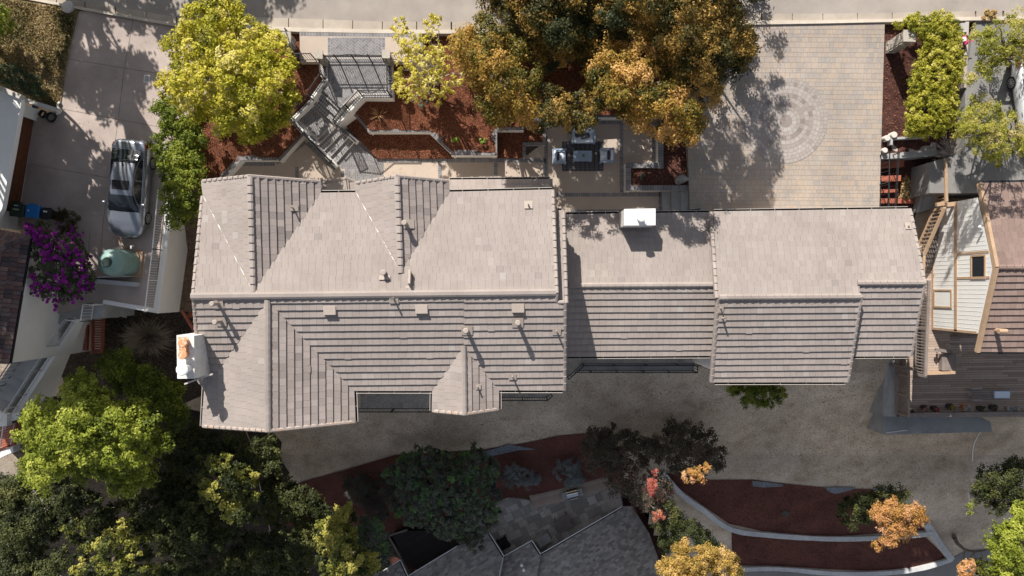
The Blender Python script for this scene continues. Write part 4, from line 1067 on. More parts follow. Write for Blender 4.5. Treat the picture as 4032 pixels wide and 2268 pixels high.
# outdoor lounge
RUG = PL([(2213, 557), (2376, 557), (2376, 674), (2213, 674)], ZP+.012)
mb = MB(); mb.prism(RUG, ZP+.001, 0, .2)
a, c, d = RUG[0], RUG[1], RUG[3]; k = 9
for i in range(k):
    f0, f1 = (i+.16)/k, (i+.86)/k
    rows = 17
    for j in range(rows):
        for s in range(3):
            u0, u1 = f0+(f1-f0)*s/3+.004, f0+(f1-f0)*(s+1)/3-.004
            o = a+(c-a)*u0+(d-a)*((j+.2)/rows); mb.poly([o+Vector((0, 0, .004)), o+(c-a)*(u1-u0)+Vector((0, 0, .004)), o+(c-a)*(u1-u0)+(d-a)*(.6/rows)+Vector((0, 0, .004)), o+(d-a)*(.6/rows)+Vector((0, 0, .004))], 0, 1.0 if (j+s) % 2 else .75)
tag(mb.build("outdoor_rug", m_rug), "dark striped outdoor rug under the lounge table", "rug")
def rbox(mb, c, sx, sy, sz, r=.06, rot=0, m=0, crown=.03):
    """cushion: box with rounded plan corners and a puffed top; c = centre of base"""
    n = 5; pts = []
    for qx, qy, a0 in ((1, 1, 0), (-1, 1, 90), (-1, -1, 180), (1, -1, 270)):
        for i in range(n):
            a = math.radians(a0+90*i/(n-1)); pts.append((qx*(sx/2-r)+r*math.cos(a), qy*(sy/2-r)+r*math.sin(a)))
    cr, sr = math.cos(rot), math.sin(rot)
    lev = [(.94, 0), (1, sz*.2), (1, sz*.7), (.95, sz*.92), (.75, sz+crown*.6), (.35, sz+crown)]
    K = len(pts); base = len(mb.v)
    for s, z in lev:
        for x, y in pts:
            x2, y2 = x*s if s > .9 else x-(1-s)*math.copysign(min(abs(x), sx*.5), x), y*s if s > .9 else y-(1-s)*math.copysign(min(abs(y), sy*.5), y)
            mb.v.append((c[0]+x2*cr-y2*sr, c[1]+x2*sr+y2*cr, c[2]+z))
    for l in range(len(lev)-1):
        for i in range(K):
            mb.f.append((base+l*K+i, base+l*K+(i+1) % K, base+(l+1)*K+(i+1) % K, base+(l+1)*K+i)); mb.m.append(m); mb.t.append(.5)
    mb.f.append(tuple(base+(len(lev)-1)*K+i for i in range(K))); mb.m.append(m); mb.t.append(.5)
def seat(name, label, cat, px, py, w, d, rot, group=None, pillows=1):
    """outdoor seat: slatted frame with arms, base cushion, back cushion, throw pillow. rot: direction the back faces away from (radians, 0 = back towards +y)"""
    z0 = ZP+.012; p = P(px, py, z0+.45); t = thing(name, label, cat, (p.x, p.y, z0), group)
    cr, sr = math.cos(rot), math.sin(rot)
    def W(x, y, z): return Vector((p.x+x*cr-y*sr, p.y+x*sr+y*cr, z0+z))
    def bx(mb, x, y, z, sx, sy, sz): mb.obox(W(x-sx/2, y-sy/2, z), Vector((cr*sx, sr*sx, 0)), Vector((-sr*sy, cr*sy, 0)), (0, 0, sz))
    mb = MB()
    bx(mb, 0, 0, .16, w-.08, d-.06, .10)
    for sx in (-1, 1):
        bx(mb, sx*(w/2-.04), 0, .50, .08, d, .05)
        for i in range(4): bx(mb, sx*(w/2-.04), -d/2+.06+(d-.12)*i/3, .1, .05, .05, .4)
    bx(mb, 0, d/2-.035, .58, w-.1, .05, .06)
    for i in range(int(w/.12)): bx(mb, -w/2+.12+i*.12, d/2-.035, .26, .05, .04, .32)
    mb.build("frame", m_frame, t)
    for sx in (-1, 1):
        for sy in (-1, 1):
            g = MB(); bx(g, sx*(w/2-.05), sy*(d/2-.05), 0, .06, .06, .16); g.build("leg", m_frame, t)
    mb = MB(); rbox(mb, W(0, -.05, .26), w-.2, d-.16, .15, .05, rot); mb.build("seat_cushion", m_fabric, t, True)
    nb = 1 if w < 1 else 2
    for i in range(nb):
        mb = MB(); ww = (w-.2)/nb; rbox(mb, W(-w/2+.1+ww*(i+.5), d/2-.15, .40), ww-.02, .15, .30, .06, rot); mb.build("back_cushion", m_fabric, t, True)
    if pillows == 1:
        mb = MB(); rbox(mb, W(0, d/2-.32, .41), w*.62, .12, .22, .05, rot); mb.build("pillow", m_pil, t, True)
    else:
        for x, y, r in ((-.22, .05, .35), (.1, -.05, .25)):
            mb = MB(); rbox(mb, W(x, y, .43), .48, .26, .10, .08, rot+r); mb.build("pillow", m_pil, t, True)
    return t
seat("outdoor_sofa", "pale blue outdoor loveseat with two dark pillows under the orange tree branches", "sofa", 2297, 533, 1.28, .82, 0, pillows=2)
seat("outdoor_armchair", "pale blue outdoor armchair left of the slatted coffee table", "armchair", 2202, 615, .78, .76, math.radians(90), "armchairs of the outdoor lounge")
seat("outdoor_armchair", "pale blue outdoor armchair right of the slatted coffee table", "armchair", 2391, 612, .78, .76, math.radians(-90), "armchairs of the outdoor lounge")
z0 = ZP+.016; p = P(2294, 614, z0+.4); t = thing("coffee_table", "grey blue slatted coffee table in the middle of the rug", "table", (p.x, p.y, z0))
mb = MB()
for i in range(8): mb.box(p.x, p.y-.25+i*.0715, z0+.36, .98, .058, .04)
mb.box(p.x-.4, p.y, z0+.31, .06, .52, .05); mb.box(p.x+.4, p.y, z0+.31, .06, .52, .05); mb.build("tabletop", m_frame, t)
for sx in (-1, 1):
    for sy in (-1, 1):
        g = MB(); g.box(p.x+sx*.44, p.y+sy*.24, z0, .05, .05, .31); g.build("leg", m_frame, t)
m_fern = leafmat("potted_fern", [(.05,.09,.02),(.13,.2,.04),(.2,.27,.06)])
pt = thing("potted_plant", "small green plant in a pot on the coffee table", "plant", (p.x, p.y, z0+.4))
mb = MB(); mb.lathe((p.x, p.y, z0+.402), [(.05, 0), (.075, .10), (.08, .11), (.06, .11)], 14); mb.build("pot", m_concg, pt)
cl = [(Vector((p.x, p.y, z0+.56)), .11, .5)]; ce, nn, tn = fill_clumps(cl, 2200, sub=0); leaf_mesh("foliage", ce, nn, .03, tn, m_fern, pt)

# steps and railing from the patio up to the block paving
t = thing("garage_steps", "three grey concrete steps from the patio up to the block-paved drive", "steps", P(2660, 790, ZP))
for i, (x0, x1) in enumerate(((2607, 2645), (2645, 2682), (2682, 2719))):
    z = ZP+.15*(i+1); mb = MB(); mb.prism(PL([(x0, 751), (x1, 751), (x1, 860), (x0, 860)], z), -3.5); mb.build("step", m_concg, t)
rail_thing("iron_railing", "short black iron railing at the garage steps beside the white metal chimney", [P(2668, 838, ZP+.45), P(2738, 830, ZD)], .9)

# boulders and small plants in the beds
def boulder(label, px, py, z, sx, sy, sz, rot=0, m=m_bould, seed=1):
    rn = random.Random(seed); p = P(px, py, z); mb = MB(); import bmesh
    bm = bmesh.new(); bmesh.ops.create_icosphere(bm, subdivisions=3, radius=1)
    ks = [(Vector((rn.gauss(0, 1), rn.gauss(0, 1), rn.gauss(0, 1))).normalized(), rn.uniform(.55, .85)) for _ in range(12)]
    for v in bm.verts:
        c = v.co.copy()
        for n_, dd in ks:
            q = c.dot(n_)
            if q > dd: c -= n_*(q-dd)
        c *= 1+rn.uniform(-.02, .02); v.co = c
    cr, sr = math.cos(rot), math.sin(rot)
    mb.idx([(p.x+v.co.x*sx*cr-v.co.y*sy*sr, p.y+v.co.x*sx*sr+v.co.y*sy*cr, p.z+v.co.z*sz) for v in bm.verts], [tuple(v.index for v in f.verts) for f in bm.faces]); bm.free()
    return tag(mb.build("boulder", m), label, "rock")
boulder("grey boulder at the corner of the dark bed beside the garage steps", 2686, 706, -2.25, .42, .33, .35, .4, seed=3)
boulder("small rounded rock lying in the lower garden's dark mulch", 3093, 2021, T(3093, 2021).z+.08, .36, .24, .18, -.4, m_rock, seed=5)
m_brightg = leafmat("bright_green_leaf", [(.12,.2,.02),(.25,.38,.05),(.36,.48,.09)])
m_greyg = leafmat("grey_green_leaf", [(.06,.09,.06),(.13,.17,.12),(.2,.24,.17)])
def plantlet(label, px, py, z, r, m, n=700, leaf=.035, h=.25, name="small_plant"):
    p = P(px, py, z); t = thing(name, label, "plant", (p.x, p.y, z)); cl = []
    for _ in range(6): cl.append((p+Vector((RN.uniform(-.6, .6)*r, RN.uniform(-.6, .6)*r, h*RN.uniform(.5, 1))), r*.55, RN.gauss(.5, .15)))
    ce, nn, tn = fill_clumps(cl, n/6/((r*.55/.5)**2), sub=0); leaf_mesh("foliage", ce, nn, leaf, tn, m, t)
    mb = MB()
    for c, rr, tt in cl[:4]: mb.tube([p, p.lerp(c, .6)+Vector((.02, 0, .03)), c], [.014, .010, .006], 4)
    mb.build("stem", m_bark, t); return t
plantlet("small bright green plant in the sunny mulch, left of the pair above the brick cap", 1797, 549, -2.05, .22, m_brightg)
plantlet("small bright green plant in the sunny mulch, right of the pair above the brick cap", 1900, 562, -2.05, .2, m_brightg)
plantlet("grey green seedling in the dark bed beside the garage steps", 2528, 694, -2.38, .2, m_greyg)
plantlet("thin dull green shrub between the small yellow tree and spiky plant", 1668, 418, -2.0, .24, m_greyg, n=300)
# spiky bronze plant
m_spike = leafmat("bronze_blade", [(.12,.05,.03),(.26,.13,.06),(.45,.30,.14)], .2)
p = P(1493, 455, -2.0); mb = MB()
for i in range(34):
    a = RN.uniform(0, 6.28); e = RN.uniform(.15, 1.2); L = RN.uniform(.45, .8); d = Vector((math.cos(a)*math.cos(e), math.sin(a)*math.cos(e), math.sin(e))); s = Vector((-math.sin(a), math.cos(a), 0))*.02
    q = p+d*L*.55; r = p+d*L-Vector((0, 0, .12*(1.3-e))); tt = RN.random()
    mb.poly([p-s*.6, p+s*.6, q+s, q-s], 0, tt); mb.poly([q-s, q+s, r], 0, tt)
tag(mb.build("spiky_plant", m_spike), "bronze spiky plant with radiating blades in the mulch near the entry wall", "plant")
# low garden lights
for k, (px, py, z) in enumerate(((1748, 548, -2.0), (1302, 642, -2.6))):
    p = P(px, py, z)
    mb = MB(); mb.box(p.x, p.y, z, .05, .05, .22); mb.box(p.x, p.y, z+.2, .34, .07, .05, .75); tag(mb.build("garden_light", m_iron), ["thin dark garden light behind the brick cap near the green plants", "small dark light at the foot of the stair curb"][k], "garden light")
# ------------------------------------------------------------------ left side: neighbour, driveway, car
nb = thing("white_house", "white neighbour house with flat roof edge and brown wooden garage door at the far left", "house", P(20, 600, ZL))
zr = 1.35
mb = MB(); mb.prism([P(-700, 330, zr), P(0, 352, zr), P(86, 388, zr), P(56, 562, zr), P(8, 822, zr), P(-40, 900, zr), P(-700, 900, zr)], zr-.28); mb.build("roof", m_white, nb)
mb = MB(); mb.beam(P(-60, 322, zr+.02), P(88, 384, zr+.02), .22, .3); mb.beam(P(80, 388, 1.0), P(232, 436, 1.0), .20, .26); mb.build("fascia_beam", m_gut, nb)
Xw = P(112, 460, ZL).x
def lw(px, z): # point of the garage wall foot
    return P(px, 0, z)
a0, a1 = P(134, 470, ZL), P(74, 838, ZL)
mb = MB(); d = (a1-a0).normalized(); s = Vector((d.y, -d.x, 0)); s = s if s.x < 0 else -s
mb.prism([a0-d*.0+Vector((0, 0, 2.7)), a1+d*.9+Vector((0, 0, 2.7)), a1+d*.9+s*6+Vector((0, 0, 2.7)), a0+s*6+Vector((0, 0, 2.7))], ZL-.5); mb.build("wall", m_white, nb)
mb = MB(); o = a0+d*.02-s*.012; n = 6
for i in range(n): mb.obox(o+Vector((0, 0, .02+i*.36)), d*((a1-a0).length-.04), s*.03, (0, 0, .345))
mb.build("garage_door", m_doorw, nb)
mb = MB(); mb.obox(P(86, 408, ZL), P(152, 430, ZL)-P(86, 408, ZL), P(78, 455, ZL)-P(86, 408, ZL), (0, 0, 1.3)); mb.build("wing_wall", m_white, nb)
mb = MB(); p = P(118, 412, .3); mb.box(p.x, p.y, -.2, .2, .12, .22); mb.build("wall_lamp", m_iron, nb)
# cloths / hose coils by the door
def coil(label, px, py, R_, r, turns, m, name="hose_coil"):
    p = P(px, py, ZL+.05); mb = MB(); pts = []
    for i in range(turns*16+1):
        a = 2*math.pi*i/16; pts.append((p.x+(R_+.012*math.sin(i*.7))*math.cos(a), p.y+(R_+.012*math.cos(i*.5))*math.sin(a), ZL+.03+.045*i/16+.01*math.sin(i)))
    mb.tube(pts, r, 6, 0); return tag(mb.build(name, m), label, "hose")
m_stump0 = mat("pale_lid_concrete", [(.45,.42,.39),(.56,.53,.5)], sc=9, fine=30, fv=.12, bv=.05)
m_rub = mat("black_rubber", (.02,.02,.022), fv=.1, bv=0, rough=.6)
coil("black coiled hose, larger open ring beside the white downpipe", 204, 462, .23, .035, 3, m_rub)
coil("black coiled hose in a denser heap beside the garage door", 171, 450, .16, .04, 4, m_rub)
mb = MB(); mb.tube([P(236, 402, ZL+.1), P(226, 412, ZL+.14), P(230, 424, ZL+.16), P(240, 436, ZL+.14), P(234, 446, ZL+.1), P(224, 448, ZL+.08)], .055, 8); tag(mb.build("flexible_pipe", m_wmetal), "pale ribbed flexible pipe curling at the driveway edge", "pipe")
# wheeled bins
def bin_(label, px, py, w, d, h, rot, mbod, stick, sticker=None):
    z0 = ZL+.004; p = P(px, py, z0+h); t = thing("wheeled_bin", label, "bin", (p.x, p.y, z0), "wheeled bins by the garage")
    cr, sr = math.cos(rot), math.sin(rot)
    def W(x, y, z): return Vector((p.x+x*cr-y*sr, p.y+x*sr+y*cr, z0+z))
    def ring(sx, sy, z, oy=0):
        r = .06; out = []
        for qx, qy, a0 in ((1, 1, 0), (-1, 1, 90), (-1, -1, 180), (1, -1, 270)):
            for i in range(4):
                a = math.radians(a0+30*i); out.append(W(qx*(sx/2-r)+r*math.cos(a), oy+qy*(sy/2-r)+r*math.sin(a), z))
        return out
    def loft(rs):
        mb = MB(); n = len(rs[0]); mb.idx(sum(rs, []), [(l*n+i, l*n+(i+1) % n, (l+1)*n+(i+1) % n, (l+1)*n+i) for l in range(len(rs)-1) for i in range(n)]); mb.poly(rs[-1]); mb.poly(rs[0][::-1]); return mb
    loft([ring(w*.72, d*.72, .05), ring(w*.92, d*.92, h*.9), ring(w*.96, d*.96, h*.93)]).build("bin_body", mbod, t)
    mb = loft([ring(w, d, h*.93), ring(w*1.01, d*1.01, h*.96), ring(w*.94, d*.94, h*.99), ring(w*.6, d*.6, h)]); mb.obox(W(-w*.3, d*.46, h*.93), W(w*.3, d*.46, h*.93)-W(-w*.3, d*.46, h*.93), W(0, d*.12, 0)-W(0, 0, 0), (0, 0, .05)); lid = mb.build("lid", mbod, t)
    for sx in (-1, 1):
        g = MB(); c = W(sx*w*.4, d*.36, .1); e = Vector((cr, sr, 0)); g.tube([c-e*.025, c+e*.025], .10, 14); g.build("wheel", m_rub, t)
    for (x, y, sx, sy, mm) in stick:
        g = MB(); g.obox(W(x-sx/2, y-sy/2, h+.002), W(sx, 0, 0)-W(0, 0, 0), W(0, sy, 0)-W(0, 0, 0), (0, 0, .003)); g.build("sticker", mm, lid)
    return t
m_bing = mat("dark_green_bin_plastic", (.03,.045,.04), fv=.05, bv=0, rough=.45)
m_binb = mat("blue_bin_plastic", (.02,.17,.48), fv=.05, bv=0, rough=.4)
m_bink = mat("black_bin_plastic", (.025,.025,.03), fv=.05, bv=0, rough=.45)
m_stg = mat("green_sticker", (.35,.5,.25), fv=.1, bv=0); m_stw = mat("white_sticker", (.75,.76,.75), fv=.1, bv=0)
bin_("dark green wheeled bin with green sticker beside the garage door", 64, 826, .72, .70, 1.08, -.12, m_bing, [(-.02, .02, .3, .07, m_stg), (-.03, .22, .2, .04, m_stw)])
bin_("bright blue wheeled bin between the green and black bins", 125, 832, .68, .66, 1.02, -.14, m_binb, [(-.18, .02, .07, .07, m_stw)])
bin_("small black wheeled bin right of the blue bin", 177, 842, .5, .55, .92, -.12, m_bink, [(.0, .12, .2, .07, m_stw)])
# retaining wall of the driveway
rw = thing("retaining_wall", "tall white retaining wall along the right edge of the concrete driveway", "wall", P(640, 1100, -5))
mb = MB(); mb.prism(PL([(684, 540), (708, 545), (676, 850), (648, 1050), (624, 1232), (602, 1226), (628, 1040), (652, 800)], ZL+.12), -6.4); mb.prism(PL([(406, 1180), (624, 1216), (622, 1234), (404, 1196)], ZL+.118), -6.4); mb.build("wall_body", m_white, rw)
rail_thing("white_railing", "white metal railing along the driveway edge above the retaining wall", [P(662, 760, ZL+.12), P(640, 985, ZL+.12), P(610, 1224, ZL+.12)], 1.0, .13, m=m_wmetal, post=2)
mb = MB(); p = P(560, 1010, ZL); 
# round water tank
wt = thing("water_tank", "tall round pale green water tank on a wooden pallet in front of the car", "tank", P(500, 1035, ZL))
m_tank = mat("green_tank_plastic", [(.20,.31,.28),(.25,.37,.33)], sc=3, fine=8, fv=.06, bv=.06, rough=.45)
p = P(499, 1037, ZL+.1); R_ = .68; hh = 1.75
mb = MB(); prof = [(R_, 0), (R_, .3), (R_+.015, .32), (R_, .36), (R_, .8), (R_+.015, .83), (R_, .87), (R_, 1.3), (R_*.97, 1.38), (R_*.85, 1.5), (R_*.6, 1.62), (.27, 1.7)]
mb.lathe((p.x, p.y, ZL+.1), prof, 40); mb.build("tank_body", m_tank, wt, False)
mb = MB(); mb.lathe((p.x, p.y, ZL+.1), [(.23, 1.69), (.24, 1.76), (.22, 1.79), (.17, 1.79)], 24); mb.build("lid", m_bing, wt)
mb = MB(); q = P(520, 1060, ZL); mb.box(p.x+.03, p.y, ZL+.003, 1.5, 1.42, .09, -.08); mb.build("pallet", m_woodt, wt)
for k in range(2):
    g = MB(); c = Vector((p.x-.1+k*.55, p.y+R_+.05, ZL+.5)); g.tube([c, c+Vector((0, .14, 0)), c+Vector((0, .16, -.2))], .04, 8); g.build("valve", m_wmetal, wt)
mb = MB(); mb.tube([P(462, 915, ZL+.03), P(466, 940, ZL+.03), P(476, 965, ZL+.03), P(492, 976, ZL+.05), P(508, 973, ZL+.3)], .03, 6); tag(mb.build("garden_hose", m_woodt), "tan hose running from the car's front to the water tank", "hose")
# white board leaning beside the tank and the long trough
mb = MB(); a, c = P(352, 1096, ZL+.3), P(541, 1112, ZL+.3); mb.obox(a+Vector((0, 0, -.3)), c-a, Vector((-.01, -.22, 0)), (0, 0, .45)); mb.obox(P(365, 1092, ZL)+Vector((0, 0, 0)), P(533, 1086, ZL)-P(365, 1092, ZL), (0.03, -.05, 0), (0, 0, .9)); tag(mb.build("metal_gate", m_railgrey), "low grey metal screen with white base behind the water tank", "screen")

# ------------------------------------------------------------------ cars
def car_paint(name, col, metal=.6, rough=.28):
    m, nt, N, L, B = nmat(name); g = N.new("ShaderNodeNewGeometry")
    c = ramp(N, L, mrange(N, L, noise(N, L, g.outputs["Position"], 3.), 0, 1), [tuple(.96*x for x in col), col])
    L.new(c, B.inputs["Base Color"]); B.inputs["Metallic"].default_value = metal; B.inputs["Roughness"].default_value = rough
    B.inputs["Coat Weight"].default_value = .8; B.inputs["Coat Roughness"].default_value = .06; return m
m_silver = car_paint("silver_car_paint", (.30,.32,.36), .7); m_carw = car_paint("white_car_paint", (.75,.76,.78), .0, .35)
m_tyre = mat("tyre_rubber", (.018,.018,.02), fv=.1, bv=0, rough=.8); m_rim = mat("alloy_rim", (.55,.55,.56), fv=.05, bv=0, rough=.3, metal=.8)
m_redl = glass("red_tail_lamp", (.55,.01,.015), .15); m_headl = glass("clear_head_lamp", (.55,.57,.6), .08); m_chrome = mat("chrome_trim", (.7,.7,.72), fv=0, bv=0, rough=.15, metal=1.)
m_blackp = mat("black_trim", (.02,.02,.022), fv=0, bv=0, rough=.35)
def interp(tab, x):
    for i in range(len(tab)-1):
        if x <= tab[i+1][0]:
            a, b_ = tab[i], tab[i+1]; t = (x-a[0])/(b_[0]-a[0]); t = max(0, min(1, t)); t = t*t*(3-2*t)*.5+t*.5; return a[1]+(b_[1]-a[1])*t
    return tab[-1][1]
def sedan(label, cen, ang, paint, z0, L=4.95, Wd=1.86, sunroof=True, loc=None):
    """sedan, x forward; body is one lofted skin, glass, lamps, wheels are parts"""
    t = thing("parked_car", label, "car", (cen.x, cen.y, z0)); cr, sr = math.cos(ang), math.sin(ang)
    def Wp(x, y, z): return Vector((cen.x+x*cr-y*sr, cen.y+x*sr+y*cr, z0+z))
    xs_ = [-L/2+L*i/44 for i in range(45)]
    hw = [(-2.48, .66), (-2.42, .78), (-2.2, .87), (-1.6, .92), (-.6, .93), (.6, .93), (1.5, .92), (2.05, .86), (2.3, .74), (2.43, .56), (2.48, .40)]
    belt = [(-2.48, .80), (-2.4, .98), (-2.0, 1.04), (-1.2, 1.0), (.2, .95), (.95, .93), (1.6, .87), (2.15, .76), (2.4, .66), (2.48, .52)]
    low = [(-2.48, .45), (-2.3, .30), (-1.8, .22), (1.8, .22), (2.3, .28), (2.48, .36)]
    roofz = [(-2.02, 1.04), (-1.75, 1.12), (-1.25, 1.33), (-.75, 1.43), (-.2, 1.455), (.25, 1.42), (.6, 1.30), (.95, 1.10), (1.22, .925)]
    s = L/4.96
    mb = MB(); rows = []
    for x in xs_:
        X = x/s; w_ = interp(hw, X); bz = interp(belt, X); lz = interp(low, X)
        prof = [(w_*.86, lz), (w_*.97, lz+.12), (w_, lz+(bz-lz)*.5), (w_*.985, lz+(bz-lz)*.78), (w_*.945, bz-.03), (w_*.89, bz+.005), (w_*.62, bz+.045), (w_*.3, bz+.06), (0, bz+.065)]
        row = [Wp(x, y, z) for y, z in prof]+[Wp(x, -y, z) for y, z in prof[-2::-1]]; rows.append(row)
    n = len(rows[0])
    mb.idx(sum(rows, []), [(i*n+j, i*n+j+1, (i+1)*n+j+1, (i+1)*n+j) for i in range(len(rows)-1) for j in range(n-1)]); mb.poly(rows[0][::-1]); mb.poly(rows[-1])
    body = mb.build("body", paint, t, True)
    # greenhouse (cabin): roof skin and pillars in paint, glass set in
    def cab(X, f):  # half width at fraction f of cabin height
        wb = interp(hw, X)*.875; return wb*(1-.31*f)
    gx = [-2.0, -1.75, -1.5, -1.25, -1.0, -.75, -.5, -.2, .05, .25, .45, .6, .78, .95, 1.1, 1.2]
    mr_ = MB(); rw_ = []
    for X in [-1.22, -1.05, -.75, -.5, -.2, .05, .25, .42]:
        rz = interp(roofz, X); bz = interp(belt, X); wt_ = cab(X, 1)*1.0
        prof = [(wt_*1.02, rz-.06), (wt_*.97, rz-.02), (wt_*.75, rz+.0), (wt_*.4, rz+.018), (0, rz+.024)]
        rw_.append([Wp(X*s, y, z) for y, z in prof]+[Wp(X*s, -y, z) for y, z in prof[-2::-1]])
    n = len(rw_[0]); mr_.idx(sum(rw_, []), [(i*n+j, i*n+j+1, (i+1)*n+j+1, (i+1)*n+j) for i in range(len(rw_)-1) for j in range(n-1)])
    roofp = mr_.build("roof", paint, t, True)
    def screen(Xa, Xb, name):
        g = MB(); rr_ = []
        for k in range(7):
            X = Xa+(Xb-Xa)*k/6; z = interp(roofz, X)+.012*math.sin(math.pi*k/6)-.004
            f = (z-interp(belt, X)-.04)/max(.05, 1.40-interp(belt, X)); w2 = cab(X, max(0, min(1, f)))*.95
            rr_.append([Wp(X*s+(.06 if Xb > 0 else -.05)*(1-(j/4.)**2)*(k/6), w2*j/4, z+.018*(1-(j/4.)**2)) for j in range(-4, 5)])
        n = 9; g.idx(sum(rr_, []), [(i*n+j, i*n+j+1, (i+1)*n+j+1, (i+1)*n+j) for i in range(6) for j in range(n-1)]); return g.build(name, m_glass, t, True)
    screen(.42, 1.2, "windshield"); screen(-1.22, -1.93, "rear_window")
    for sd in (1, -1):
        # pillars / side frame in paint, then the side glass proud of it
        g = MB(); up_, lo_ = [], []
        for X in [-1.95, -1.6, -1.22, -.75, -.2, .25, .42, .8, 1.18]:
            rz = interp(roofz, X)-.05; bz = interp(belt, X)+.0; f = max(0, min(1, (rz-bz)/.45)); up_.append(Wp(X*s, sd*cab(X, f)*1.015, max(rz, bz))); lo_.append(Wp(X*s, sd*cab(X, 0)*1.0, bz-.01))
        g.idx(lo_+up_, [(i, i+1, i+1+len(lo_), i+len(lo_)) for i in range(len(lo_)-1)]); g.build("side_pillar", paint, t, True)
        for xa, xb in ((-1.42, -.40), (-.33, .80)):
            g = MB(); u2, l2 = [], []
            for k in range(6):
                X = xa+(xb-xa)*k/5; rz = interp(roofz, X)-.10; bz = interp(belt, X)+.03; f = max(0, min(1, (rz-bz)/.42))
                u2.append(Wp(X*s, sd*(cab(X, f)*1.02+.012), max(rz, bz+.02))); l2.append(Wp(X*s, sd*(cab(X, 0)*1.0+.012), bz))
            g.idx(l2+u2, [(i, i+1, i+7, i+6) for i in range(5)]); g.build("side_window", m_glass, t)
        g = MB(); g.tube([Wp(X*s, sd*(cab(X, 0)+.02), interp(belt, X)+.015) for X in (-1.5, -.8, 0, .5, .95)], .012, 5); g.build("chrome_trim", m_chrome, t)
        g = MB(); c = Wp(.82*s, sd*(interp(hw, .82)+.07), .98); rbox(g, c, .13, .2, .11, .04, ang); g.build("mirror", paint, t, True)
        for X in (-.75, .2):
            g = MB(); g.beam(Wp(X*s, sd*(interp(hw, X)*.985+.015), .80), Wp((X+.2)*s, sd*(interp(hw, X)*.985+.015), .80), .025, .03); g.build("door_handle", m_chrome, t)
        g = MB(); g.idx([Wp(-2.43*s, sd*.55, .90), Wp(-2.28*s, sd*.86, .93), Wp(-2.05*s, sd*.895, .98), Wp(-2.05*s, sd*.92, .84), Wp(-2.30*s, sd*.885, .78), Wp(-2.47*s, sd*.58, .76), Wp(-2.2*s, sd*.80, 1.005), Wp(-2.40*s, sd*.60, .985)], [(0, 1, 4, 5), (1, 2, 3, 4), (0, 7, 6, 1), (1, 6, 2)]); g.build("tail_light", m_redl, t)
        g = MB(); g.idx([Wp(2.40*s, sd*.45, .685), Wp(2.22*s, sd*.70, .75), Wp(1.92*s, sd*.85, .82), Wp(1.95*s, sd*.89, .72), Wp(2.25*s, sd*.80, .64), Wp(2.46*s, sd*.50, .58)], [(0, 1, 4, 5), (1, 2, 3, 4)]); g.build("headlight", m_headl, t)
        for X in (-1.42, 1.42):
            y0 = interp(hw, X); w2 = MB(); c0, c1 = Wp(X*s, sd*(y0-.20), .33), Wp(X*s, sd*(y0+.012), .33); w2.tube([c0, c0.lerp(c1, .9), c1], [.33, .33, .30], 28); wh = w2.build("wheel", m_tyre, t)
            g = MB(); ax = (c1-c0).normalized(); e1 = Vector((cr, sr, 0)); e2 = Vector((0, 0, 1)); c = c1+ax*.004
            for k in range(10):
                a = 2*math.pi*k/10; d = e1*math.cos(a)+e2*math.sin(a); q = e1*-math.sin(a)+e2*math.cos(a); g.poly([c+d*.04-q*.018, c+d*.22-q*.03, c+d*.22+q*.03, c+d*.04+q*.018])
            g.tube([c-ax*.004, c+ax*.01], .05, 12); K = 24
            for k in range(K):
                a, b2 = 2*math.pi*k/K, 2*math.pi*(k+1)/K; pa = e1*math.cos(a)+e2*math.sin(a); pb = e1*math.cos(b2)+e2*math.sin(b2); g.poly([c+pa*.21, c+pa*.24, c+pb*.24, c+pb*.21])
            g.build("rim", m_rim, wh)
    if sunroof:
        g = MB(); X0, X1 = -.30, .16; yy = [-.42+.84*k/6 for k in range(7)]; g.idx([Wp(X*s, y, interp(roofz, X)+.036-.012*(abs(y)/.42)) for X in (X0, X0+.15, X0+.31, X1) for y in yy], [(a*7+b, a*7+b+1, a*7+b+8, a*7+b+7) for a in range(3) for b in range(6)]); g.build("sunroof", m_blackp, t)
    g = MB(); g.idx([Wp(2.44*s, -.42, .64), Wp(2.44*s, .42, .64), Wp(2.53*s, .30, .40), Wp(2.53*s, -.30, .40)], [(0, 1, 2, 3)]); g.tube([Wp(2.43*s, -.44, .655), Wp(2.50*s, 0, .66), Wp(2.43*s, .44, .655)], .022, 6, 1); g.build("grille", [m_blackp, m_chrome], t)
    g = MB(); c = Wp(-1.02*s, 0, 1.40); g.beam(c, c+Vector((-cr*.16, -sr*.16, .05)), .04, .05); g.build("antenna_fin", m_blackp, t)
    g = MB(); g.beam(Wp(-2.485*s, -.26, .70), Wp(-2.485*s, .26, .70), .01, .13); g.build("number_plate", m_stw, t)
    return t
pc = P(512, 752, ZL); pf = P(506, 938, ZL+.5); pr = P(513, 552, ZL+.9)
sedan("silver sedan with sunroof parked on the concrete driveway", Vector((P(522, 746, ZL+.35).x, P(526, 746, ZL+.35).y, 0)), math.atan2(-1, -.085)+0.0, m_silver, ZL+.003)
sedan("white car mostly hidden by the feathery tree at the far right edge", Vector((P(4048, 432, ZS).x, P(4048, 432, ZS).y, 0)), math.radians(-82), m_carw, ZS-.015, sunroof=False)

